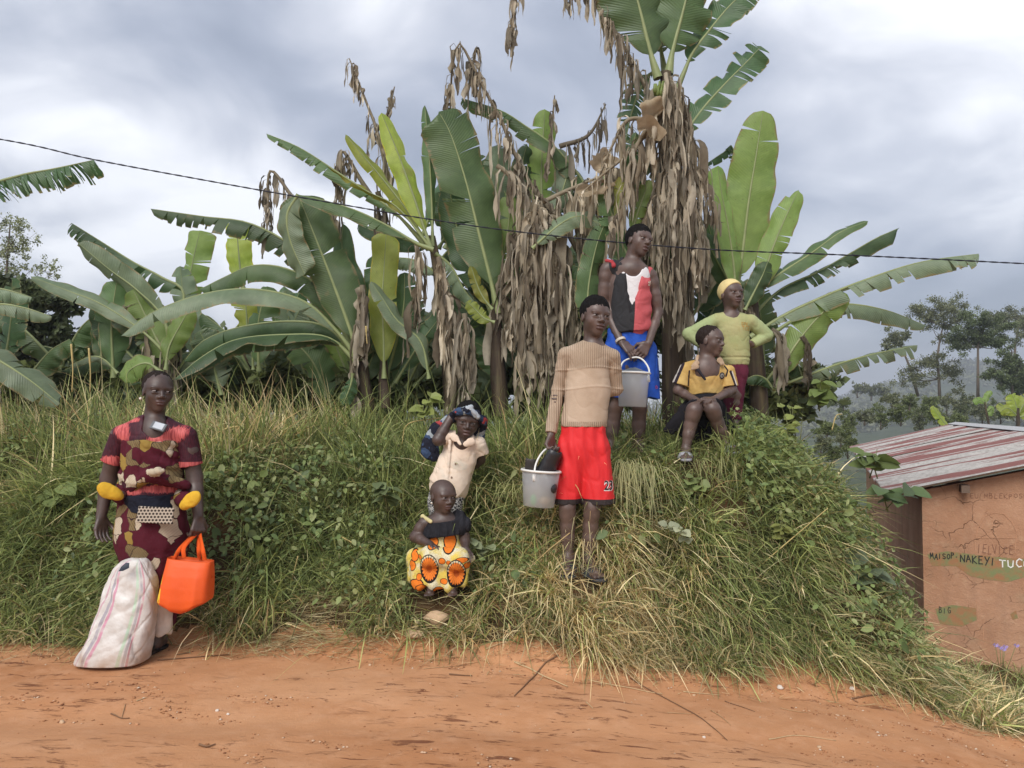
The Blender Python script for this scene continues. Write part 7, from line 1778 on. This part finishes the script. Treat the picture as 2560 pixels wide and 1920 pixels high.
hand(S, w1, ps(480, 1110, -.20) - w1, (.1, -.2, 1), .14, .35, 1); hand(S, w2, ps(430, 1075, -.2) - w2, (0, .3, -1), .14, .5, 1)
for s, (k_, f_, an_) in enumerate((((368, 1165), (-.2, -1), (300, 1480)), ((512, 1155), (.25, -1), (628, 1470)))):
    hp = ps(410 if s == 0 else 500, 1120, .08); kn = ps(*k_, -.20); an = ps(*an_, -.20 if s == 0 else -.12); an[2] = max(an[2], float(ground(an[0], an[1])) + .05)
    limb(S, [hp, kn, kn * .6 + an * .4 + np.array([0, .015, 0]), an], [.062, .052, .043, .028]); f = foot(S, an, f_, float(ground(an[0], an[1] - .06)) + .02, .19)
    if s == 0: hb1 = f
    else: hb2 = f
seat = build(S, 'person', [SK2, LIP, HAIR], loc=roots); tag(seat, 'boy in yellow striped polo shirt sitting with clasped hands, looking right', 'person')
eyes(seat, hc, hh, M, .4); hair(seat, hc, hh, M, .022, .0, HAIR2, .0, child=.5)
for hb in (hb1, hb2): sandal(seat, hb, plain('grey slippers', (.33, .33, .36), .6))
S = SD(.0038)
S.cone(ps(460, 815, .03), ps(330, 835, .03), .052, .050, .03); S.cone(ps(460, 815, .03), ps(602, 850, .03), .052, .050, .03)
S.cone(ps(462, 900, .03), ps(455, 1030, .05), .125, .132, .04, flat=.70, cut=fwdcut(ps(455, 1045), (0, -.35, -1)))
e = ps(258, 965, .03); d = nrm(e - sl); S.cone(sl, e, .047, .062, .010, cut=fwdcut(e, d)); e = ps(652, 975, .03); d = nrm(e - sr); S.cone(sr, e, .047, .060, .010, cut=fwdcut(e, d))
S.cone(ps(470, 740, -.02), ps(478, 800, -.05), .052, .050, .012, sub=True); S.cone(ps(476, 800, -.08), ps(482, 905, -.11), .042, .008, .010, sub=True)
S.cone(ps(398, 735, .02), ps(385, 815, -.060), .014, .013, .010, lab=1, flat=.6); S.cone(ps(385, 815, -.060), ps(350, 838, -.055), .026, .012, .008, lab=1, flat=.28); S.cone(ps(390, 790, -.05), ps(362, 815, -.05), .024, .018, .008, lab=1, flat=.28); S.cone(ps(568, 745, .02), ps(585, 800, -.055), .013, .013, .010, lab=1, flat=.6); S.cone(ps(575, 770, -.04), ps(600, 800, -.05), .024, .012, .008, lab=1, flat=.28)
S.cone(ps(400, 845, -.085), ps(455, 920, -.10), .012, .010, .008, lab=2)
S.disp(folds(.005, 6, 4))
m = Mat('yellow polo cotton', .9, .15); x, y, z = m.xyz(); n = m.noise(scale=7, detail=5); c = m.mix(n.ss(.3, .7), (.46, .29, .09), (.62, .43, .16)); c = m.mix(m.noise(scale=13, detail=4).ss(.55, .75) * .4, c, (.36, .22, .08))
def seg(p, q, w):
    (x0_, z0_), (x1_, z1_) = wl(roots, k5(*p), YS), wl(roots, k5(*q), YS); dx, dz = x1_ - x0_, z1_ - z0_; l2 = dx * dx + dz * dz; t = X.op('MINIMUM', X.op('MAXIMUM', ((x - x0_) * dx + (z - z0_) * dz) / l2, 0.0), 1.0)
    ex, ez = x - x0_ - t * dx, z - z0_ - t * dz; return xsqrt(ex * ex + ez * ez) / w
for p, q in (((370, 748), (290, 775)), ((290, 775), (215, 945))):
    d_ = seg(p, q, .010); c = m.mix(d_.lt(1.0), c, (.03, .022, .03)); d_ = seg((p[0] - 10, p[1] - 10), (q[0] - 12, q[1] - 4), .0045); c = m.mix(d_.lt(1.0), c, (.6, .55, .5))
d_ = seg((655, 860), (695, 970), .010); c = m.mix(d_.lt(1.0), c, (.03, .022, .03)); d_ = seg((668, 860), (704, 965), .0045); c = m.mix(d_.lt(1.0), c, (.6, .55, .5))
for p, q in (((325, 855), (318, 970)), ((608, 815), (630, 850)), ((630, 850), (618, 895))): c = m.mix(seg(p, q, .006).lt(1.0), c, (.04, .028, .03))
m.base(c); m.bump(m.noise(scale=24, detail=3) + m.noise(scale=380) * .25, .5, .012)
polo = build(S, 'polo_shirt', [m.m, cloth('beige collar', (.42, .30, .20)), cloth('dark placket', (.03, .028, .035))], seat)
on_surface(polo, '●', ps(582, 893), .07, plain('badge dark', (.035, .035, .05)), 'badge', .0, .003) if False else None
b = MB(); cb = ps(582, 893, -.115)
for rr_, off in ((.023, .0), (.015, -.003), (.009, -.005)):
    pass
def disc(o, c, r_, mat, name, off):
    off0 = np.array(o.location); p = o.parent
    while p is not None: off0 = off0 + np.array(p.location); p = p.parent
    bvh = BVHTree.FromPolygons([tuple(np.array(v.co[:]) + off0) for v in o.data.vertices], [tuple(p.vertices) for p in o.data.polygons]); W = []
    for k in range(21):
        t = k / 20 * 2 * math.pi; q = np.array([c[0] + (r_ * math.cos(t) if k < 20 else 0), c[1] - .6, c[2] + (r_ * 1.15 * math.sin(t) if k < 20 else 0)]); h = bvh.ray_cast(Vector(q), Vector((0, 1, 0)))
        W.append(np.array(h[0]) - np.array([0, off, 0]) if h[0] is not None else np.array([q[0], c[1], q[2]]))
    b = MB(); b.add(W, [(20, k, (k + 1) % 20) for k in range(20)]); b.build(name, mat, o, smooth=False)
disc(polo, ps(582, 893), .022, plain('badge dark', (.035, .035, .05)), 'badge', .003); disc(polo, ps(582, 893), .014, plain('badge grey', (.30, .29, .26)), 'badge', .005); disc(polo, ps(582, 893), .006, plain('badge centre', (.08, .08, .09)), 'badge', .007)
S = SD(.0045)
S.cone(ps(455, 1070, .06), ps(455, 1140, .05), .13, .135, .03, flat=.8, cut=fwdcut(ps(450, 1035), (0, .1, 1))); S.cone(ps(410, 1120, .06), ps(372, 1150, -.16), .075, .064, .03, cut=fwdcut(ps(372, 1150, -.17), (0, -1, -.25))); S.cone(ps(505, 1120, .06), ps(520, 1145, -.16), .075, .066, .03, cut=fwdcut(ps(520, 1145, -.17), (0, -1, -.25)))
S.cone(ps(345, 1120, .0), ps(135, 1320, -.04), .05, .012, .03, flat=.5); S.cone(ps(330, 1180, .0), ps(190, 1345, -.04), .05, .015, .04, flat=.5); S.cone(ps(320, 1180, .0), ps(280, 1350, .0), .06, .03, .04, flat=.6); S.cone(ps(575, 1150, .0), ps(705, 1385, -.04), .045, .012, .03, flat=.5); S.cone(ps(440, 1230, .05), ps(440, 1340, .05), .10, .10, .05, flat=.7)
S.disp(folds(.008, 5, 9)); build(S, 'shorts', [cloth('black cloth', (.014, .013, .016), .3)], seat)

# ================================================================ CHILD WITH YELLOW CAP
YC = 5.75
def pc(x, y, dy=0.0): return P(*k5(x, y), YC + dy)
rootc = pc(690, 1270); rootc[2] = float(ground(rootc[0], rootc[1]))
S = SD(.0038); M = frame(R(22), R(-4), R(-2)); hc = pc(665, 245); hh = .222
head(S, hc, hh, M, .8)
S.cone(pc(665, 395, .02), hc + hh * (M @ np.array([0, -.12, -.22])), .050, .047, .03); S.cone(pc(670, 420, .02), pc(560, 440, .02), .04, .04, .03); S.cone(pc(670, 420, .02), pc(800, 450, .02), .04, .04, .03)
S.cone(pc(675, 520, .02), pc(680, 820, .02), .10, .10, .04, flat=.7)
sl, e1, w1 = pc(545, 450, .02), pc(330, 560, .05), pc(430, 640, .0); sr, e2, w2 = pc(820, 455, .02), pc(945, 570, .05), pc(835, 640, .01)
limb(S, [sl, e1, w1], [.036, .030, .022]); limb(S, [sr, e2, w2], [.036, .030, .022]); hand(S, w1, (1, -.2, -.2), (0, .6, .4), .12, .6, 1); hand(S, w2, (-1, -.2, -.2), (0, .6, .4), .12, .6, -1)
for s, (kx, ax_) in enumerate(((640, 620), (715, 690))):
    hp = pc(kx, 860, .02); an = pc(ax_, 1225, .02); an[2] = max(an[2], rootc[2] + .05); limb(S, [hp, (hp + an) / 2 + np.array([0, -.01, 0]), an], [.06, .045, .03]); f = foot(S, an, (.1, -1), float(ground(an[0], an[1] - .05)) + .012, .17)
capc = build(S, 'person', [SK2, LIP, HAIR], loc=rootc); tag(capc, 'child in yellow cap and stained lime sweatshirt standing hands on hips', 'person'); eyes(capc, hc, hh, M, .1, .9)
hair(capc, hc, hh, M, .012, .02, HAIR2, .0, child=.8)
S = SD(.0038); g = lambda *p: hc + hh * (M @ np.array(p, float)); S.ell(g(0, -.07, .15), np.array((.375, .47, .41)) * hh, M, .01); S.cut(g(0, .34, .36), M @ nrm((0, .70, -.71))); S.cut(g(0, -.3, -.10), M @ nrm((0, .1, -.99))); S.disp(folds(.0015, 12, 5))
build(S, 'cap', [cloth('yellow knit', (.70, .57, .27), .08, .9, 300, .5)], capc)
S = SD(.0038)
S.cone(pc(672, 425, .02), pc(560, 448, .02), .048, .050, .03); S.cone(pc(672, 425, .02), pc(800, 455, .02), .048, .050, .03); S.cone(pc(672, 530, .02), pc(685, 740, .02), .122, .118, .04, flat=.74); S.cone(pc(688, 745, .02), pc(690, 785, .02), .108, .104, .015, flat=.74, cut=fwdcut(pc(690, 798), (0, 0, -1)))
S.cone(sl, e1, .052, .050, .012); S.cone(e1, w1, .050, .035, .010, cut=fwdcut(w1, nrm(w1 - e1))); S.cone(sr, e2, .052, .050, .012); S.cone(e2, w2, .050, .033, .010, cut=fwdcut(w2, nrm(w2 - e2)))
S.cone(pc(668, 340, .0), pc(668, 385, -.01), .052, .054, .012, sub=True); S.disp(folds(.004, 6, 8)); zz = pc(688, 748)[2]; S.disp(lambda x, y, z: .007 * np.exp(-((z - zz) / .008) ** 2))
m = Mat('stained lime sweatshirt', .95, .1); n = m.noise(scale=6, detail=5); n2 = m.noise(scale=16, detail=5); x, y, z = m.xyz()
c = m.mix(n.ss(.35, .65), (.36, .39, .18), (.42, .40, .20)); c = m.mix(n2.ss(.5, .75) * .55, c, (.34, .29, .12)); c = m.mix(x.abs().ss(.10, .2) * .6, c, (.33, .43, .22)); m.base(c); m.bump(m.noise(scale=20, detail=3) + m.noise(scale=300) * .3, .5, .012)
sw = build(S, 'sweatshirt', [m.m], capc); OT = plain('orange lettering', (.45, .26, .06))
on_surface(sw, 'EPK', pc(757, 488), .045, OT, 'lettering', .0, .003); on_surface(sw, 'TCE', pc(765, 520), .045, OT, 'lettering', .0, .003)
S = SD(.004); S.cone(pc(688, 800, .02), pc(690, 860, .02), .10, .10, .03, flat=.75)
for kx, ax_ in ((640, 622), (722, 695)): S.cone(pc(kx, 850, .02), pc(ax_, 1235, .02), .066, .045, .03, cut=fwdcut(pc(ax_, 1240), (0, 0, -1)))
S.disp(folds(.005, 6, 3)); build(S, 'trousers', [cloth('maroon cloth', (.115, .022, .042), .25)], capc)

# ================================================================ STANDING GIRL
def t2(x, y): return (1000 + x / 3.13, 970 + y / 3.13)
YG = 5.0
def pg_(x, y, dy=0.0): return P(*t2(x, y), YG + dy)
rootg = pg_(330, 1280); rootg[2] = float(ground(rootg[0], rootg[1]))
S = SD(.0038); M = frame(R(6), R(8), R(8)); hc = pg_(527, 265); hh = .228
head(S, hc, hh, M, .8, .05)
S.cone(pg_(485, 425, .03), hc + hh * (M @ np.array([0, -.12, -.22])), .045, .042, .03); S.cone(pg_(480, 450, .03), pg_(395, 400, .03), .042, .042, .03); S.cone(pg_(480, 450, .03), pg_(600, 430, .03), .042, .042, .03)
S.cone(pg_(460, 560, .03), pg_(380, 800, .03), .10, .10, .04, flat=.7); S.ell(pg_(490, 440, .0), (.06, .05, .05), None, .03)
sl, e1, w1 = pg_(385, 385, .02), pg_(300, 405, -.05), pg_(395, 235, -.02); sr, e2, w2 = pg_(612, 440, .03), pg_(630, 560, .10), pg_(540, 640, .16)
limb(S, [sl, e1, w1], [.038, .036, .025]); limb(S, [sr, e2, w2], [.036, .03, .023]); hand(S, w1, (.75, -.2, .35), (.3, .9, -.2), .13, .9, 1); hand(S, w2, (-1, 0, -.3), (0, 1, 0), .12, .5, 1)
for s, kx in enumerate((300, 400)):
    hp = pg_(kx + 20, 850, .03); an = pg_(kx, 1240, .02); an[2] = float(ground(an[0], an[1])) + .06; limb(S, [hp, (hp + an) / 2, an], [.06, .045, .03]); foot(S, an, (.1, -1), float(ground(an[0], an[1] - .05)) + .012, .18)
girl = build(S, 'person', [SK1, LIP, HAIR], loc=rootg); tag(girl, 'child in pale pink buttoned shirt holding a dark scarf to the head', 'person'); eyes(girl, hc, hh, M, -.2, .8)
hair(girl, hc, hh, M, .06, .0, HAIR, .06, child=.8)
S = SD(.0038)
S.cone(pg_(480, 455, .03), pg_(400, 410, .03), .052, .052, .03); S.cone(pg_(480, 455, .03), pg_(592, 440, .03), .052, .050, .03)
S.cone(pg_(455, 560, .03), pg_(385, 760, .03), .118, .128, .05, flat=.72); S.cone(pg_(385, 750, .03), pg_(375, 830, .03), .128, .122, .03, flat=.75, cut=fwdcut(pg_(380, 800), (-.65, 0, -1)) + fwdcut(pg_(450, 850), (.9, 0, -.6)))
S.cone(sl, pg_(352, 385, -.01), .052, .050, .02); e = pg_(632, 510, .06); d = nrm(e - sr); S.cone(sr, e, .048, .050, .02, cut=fwdcut(e, d))
S.cone(pg_(500, 360, -.02), pg_(492, 415, -.05), .05, .046, .012, sub=True); S.cone(pg_(492, 410, -.08), pg_(482, 465, -.10), .045, .010, .01, sub=True)
S.cone(pg_(432, 335, .02), pg_(432, 385, -.06), .013, .013, .01, flat=.6); S.cone(pg_(432, 385, -.06), pg_(470, 440, -.08), .024, .010, .008, flat=.28); S.cone(pg_(420, 370, -.05), pg_(440, 400, -.065), .024, .018, .008, flat=.28); S.cone(pg_(570, 375, .0), pg_(562, 420, -.06), .013, .013, .01, flat=.6); S.cone(pg_(562, 420, -.06), pg_(510, 440, -.08), .024, .010, .008, flat=.28)
S.cone(pg_(392, 420, -.045), pg_(368, 780, -.065), .010, .012, .006); S.disp(folds(.0045, 5, 10)); S.disp(lambda x, y, z: .003 * np.sin((x + .3 * z) * 55))
m = Mat('faded pink shirt', .85, .2); n = m.noise(scale=5, detail=4); n2 = m.noise(scale=9, detail=3); c = m.mix(n.ss(.3, .7), (.70, .55, .43), (.76, .64, .52)); c = m.mix(n2.ss(.55, .75) * .5, c, (.52, .52, .44)); c = m.mix(m.noise(scale=20, detail=4).ss(.58, .75) * .4, c, (.60, .42, .22)); m.base(c); m.bump(m.noise(scale=22, detail=3), .5, .012)
gs = build(S, 'shirt', [m.m], girl); bt = plain('button', (.20, .13, .09))
for q in ((470, 465), (440, 590), (410, 693), (390, 775)): disc(gs, pg_(*q), .006, bt, 'button', .004)
S = SD(.0045); S.cone(pg_(370, 830, .03), pg_(350, 900, .03), .11, .11, .03, flat=.75)
for kx in (300, 400): S.cone(pg_(kx + 15, 850, .03), pg_(kx, 1150, .03), .068, .055, .03, cut=fwdcut(pg_(kx, 1200), (0, 0, -1)))
m = Mat('black and white print', .85, .15); v = m.voro(None, 60, 'DISTANCE_TO_EDGE'); m.base(m.mix((v + m.noise(scale=30) * .3).gt(.24), (.55, .54, .52), (.05, .05, .055))); build(S, 'trousers', [m.m], girl)
m = Mat('dark floral scarf', .8, .2); v = m.mix(.12, m.tc.outputs['Object'], m.noise(scale=14, detail=2, color=True)); cl_ = m.voro(v, 24, 'F1', out='Color'); sp = m.nt.nodes.new('ShaderNodeSeparateColor'); m.link(cl_, sp.inputs[0]); rr = X(sp.outputs[0])
c = m.mix(rr.gt(.45), (.012, .014, .026), (.04, .07, .14)); c = m.mix(rr.gt(.74), c, (.30, .34, .36)); c = m.mix(rr.gt(.90), c, (.34, .05, .05)); m.base(c); m.bump(m.noise(scale=30, detail=3), .6, .015); SCARF = m.m
S = SD(.0038); g = lambda *p: hc + hh * (M @ np.array(p, float))
path = [g(-.42, .05, .16), g(-.30, .30, .30), g(-.05, .40, .37), g(.2, .34, .30), g(.40, .12, .08), g(.44, -.12, -.1), g(.40, -.2, -.35), g(.30, -.25, -.55)]
for i in range(len(path) - 1): S.cone(path[i], path[i + 1], .021, .024, .02, flat=.8)
S.cone(g(-.05, .42, .46), g(.25, .42, .24), .013, .013, .01, lab=1); S.cone(g(.02, .40, .50), g(-.06, .42, .38), .014, .013, .01, lab=1)
S.cone(g(.42, -.1, .1), g(.44, -.2, -.4), .035, .03, .03); S.cone(g(-.42, .0, .05), g(-.52, -.25, -.05), .03, .03, .03)
for a_, b_ in (((355, 285), (290, 330)), ((290, 330), (235, 430)), ((235, 430), (225, 490)), ((225, 490), (255, 520))): S.cone(pg_(*a_, .04), pg_(*b_, .05), .040, .046, .03, flat=.42)
S.disp(folds(.007, 9, 4)); build(S, 'scarf', [SCARF, cloth('pale scarf knot', (.30, .33, .36), .4)], girl)

# ================================================================ TODDLER
YT = 4.70
def pt_(x, y, dy=0.0): return P(*t2(x, y), YT + dy)
roott = pt_(330, 1560); roott[2] = float(ground(roott[0], roott[1]))
S = SD(.0036); M = frame(R(36), R(4), R(2)); hc = pt_(338, 852); hh = .208
head(S, hc, hh, M, 1.0)
S.cone(pt_(340, 1010, .02), hc + hh * (M @ np.array([0, -.12, -.22])), .046, .044, .03); S.cone(pt_(335, 1035, .02), pt_(205, 1055, .02), .038, .036, .03); S.cone(pt_(335, 1035, .02), pt_(465, 1040, .02), .038, .036, .03)
S.cone(pt_(338, 1090, .02), pt_(335, 1280, .03), .085, .085, .04, flat=.75); S.ell(pt_(335, 1040, .0), (.085, .05, .04), None, .03)
sl, e1, w1 = pt_(183, 1060, .02), pt_(118, 1165, .02), pt_(235, 1222, -.10); sr, e2, w2 = pt_(488, 1045, .02), pt_(505, 1165, .03), pt_(515, 1262, -.08)
limb(S, [sl, e1, w1], [.034, .031, .022]); limb(S, [sr, e2, w2], [.033, .030, .022]); hand(S, w1, (.9, -.5, -.25), (0, -.3, -1), .11, .4, -1); hand(S, w2, (.1, -.8, -.4), (0, -.3, -1), .11, .4, 1)
for s, (kx, fx_) in enumerate(((240, 240), (450, 420))):
    hp = pt_(300 if s == 0 else 380, 1330, .05); kn = pt_(kx, 1340, -.105); an = pt_(fx_, 1520, -.09); limb(S, [hp, kn, an], [.05, .036, .026]); foot(S, an, (0, -1), max(float(ground(an[0], an[1] - .05)) + .015, an[2] - .06), .14)
tod = build(S, 'person', [SK1, LIP, HAIR], loc=roott); tag(tod, 'toddler with shaved head sitting in an orange flower print dress', 'person'); eyes(tod, hc, hh, M, .4)
S = SD(.004); S.ell(hc + hh * (M @ np.array([-.36, -.03, -.17])), (.007, .007, .007)); build(S, 'earring', [GOLD], tod)
m = Mat('orange daisy print cotton', .8, .2); x, y, z = m.xyz(); Bx = lambda a, b: wl(roott, t2(a, b), YT); s_ = 4.70 / FPX / 3.13
vo = m.voro(None, 85, 'DISTANCE_TO_EDGE'); n = m.noise(scale=11, detail=3); c = m.mix(n.ss(.4, .62), (.66, .62, .45), (.68, .52, .10)); c = m.mix(vo.lt(.05) * .5, c, (.38, .30, .08))
OR1, BK = (.74, .19, .02), (.02, .014, .012)
def dsk(cx, cy, rx, ry):
    a, b = Bx(cx, cy); dx = (x - a) / (rx * s_); dz = (z - b) / (ry * s_); return dx, dz, xsqrt(dx * dx + dz * dz)
for cx, cy, rx, ry in ((150, 1500, 60, 45), (350, 1310, 28, 26), (400, 1320, 20, 18), (180, 1285, 18, 18), (130, 1290, 35, 40), (115, 1360, 30, 40), (500, 1300, 50, 22), (535, 1350, 26, 30), (360, 1470, 30, 24), (320, 1540, 45, 30), (395, 1190, 50, 68), (270, 1190, 40, 40), (170, 1440, 22, 28), (190, 1525, 50, 30)):
    dx, dz, r_ = dsk(cx, cy, rx, ry); r_ = r_ + (m.noise(scale=25) - .5) * .3; c = m.mix(r_.lt(1.0), c, BK); c = m.mix(r_.lt(.84), c, OR1)
for cx, cy in ((250, 1370), (455, 1408)):
    dx, dz, r_ = dsk(cx, cy, 72, 112); an = xatan2(dz, dx); pet = (an * 10.0).sin().abs(); c = m.mix(r_.lt(1.0), c, BK); c = m.mix(r_.lt(.93) * r_.gt(.80) * dz.gt(.1), c, m.mix(pet.gt(.35), BK, (.66, .62, .42)))
    c = m.mix((r_ - pet * .16).lt(.68), c, (.78, .21, .03)); c = m.mix(((an * 10.0).sin().abs().lt(.16)) * r_.lt(.72) * r_.gt(.3), c, (.36, .08, .015)); c = m.mix((r_ + (m.noise(scale=160) - .5) * .3).lt(.30), c, (.50, .11, .02))
m.base(c); m.bump(m.noise(scale=24, detail=3), .45, .012); DAISY = m.m
S = SD(.0036)
S.cone(pt_(338, 1110, .02), pt_(335, 1260, .03), .092, .098, .03, flat=.78, cut=fwdcut(pt_(338, 1075), (.0, 0, 1)))
S.cone(pt_(235, 1345, .04), pt_(238, 1322, -.13), .078, .066, .03); S.cone(pt_(430, 1350, .04), pt_(450, 1340, -.13), .080, .068, .03)
S.cone(pt_(340, 1360, .03), pt_(340, 1500, .03), .15, .15, .05, flat=.75, cut=fwdcut(pt_(300, 1550), (0, 0, -1)))
for i_, (xa, xb, ye) in enumerate(((150, 130, 1555), (205, 185, 1545), (262, 250, 1552), (320, 318, 1566), (380, 376, 1568), (440, 425, 1560), (500, 470, 1530))):
    dy_ = -.135 + .02 * (i_ % 2) + .03 * abs(i_ - 3) / 3; S.cone(pt_(xa, 1330, dy_ + .02), pt_(xb, ye - 20, dy_ - .01), .044, .036 - .006 * (i_ % 2), .022, flat=.8, cut=fwdcut(pt_(xb, ye), (.1, 0, -1)))
S.cone(pt_(240, 1320, -.13), pt_(450, 1335, -.13), .055, .058, .03); S.cone(pt_(500, 1335, -.06), pt_(565, 1330, -.05), .045, .018, .03, flat=.7); S.cone(pt_(130, 1330, .0), pt_(130, 1480, -.03), .06, .05, .04)
S.disp(folds(.005, 7, 5)); S.disp(lambda x, y, z: .006 * np.sin(x * 70 + 3 * np.sin(z * 9)) * np.clip((roott[2] + .20 - z) / .15, 0, 1))
build(S, 'dress', [DAISY], tod)
S = SD(.0036)
S.cone(pt_(345, 1060, .02), pt_(338, 1140, .01), .112, .124, .010, flat=.78, cut=fwdcut(pt_(338, 1040, 0), (-.12, 0, 1)) + fwdcut(pt_(338, 1152, 0), (.10, 0, -1)), ripple=lambda px, py, pz, t: .008 * np.abs(np.sin(np.arctan2(py, px) * 9)) * (.3 + t))
S.cone(pt_(455, 1010, .02), pt_(490, 1070, .01), .045, .055, .03, flat=.85, ripple=lambda px, py, pz, t: .004 * np.sin(px * 160))
build(S, 'ruffle', [cloth('black cotton ruffle', (.018, .018, .022), .3)], tod)
S = SD(.0036); S.cone(pt_(178, 1005, .03), pt_(240, 1045, -.045), .012, .012, .01, flat=.6); S.cone(pt_(178, 1005, .03), pt_(200, 1060, .07), .012, .012, .01, flat=.6); build(S, 'strap', [cloth('cream strap', (.66, .58, .30))], tod)
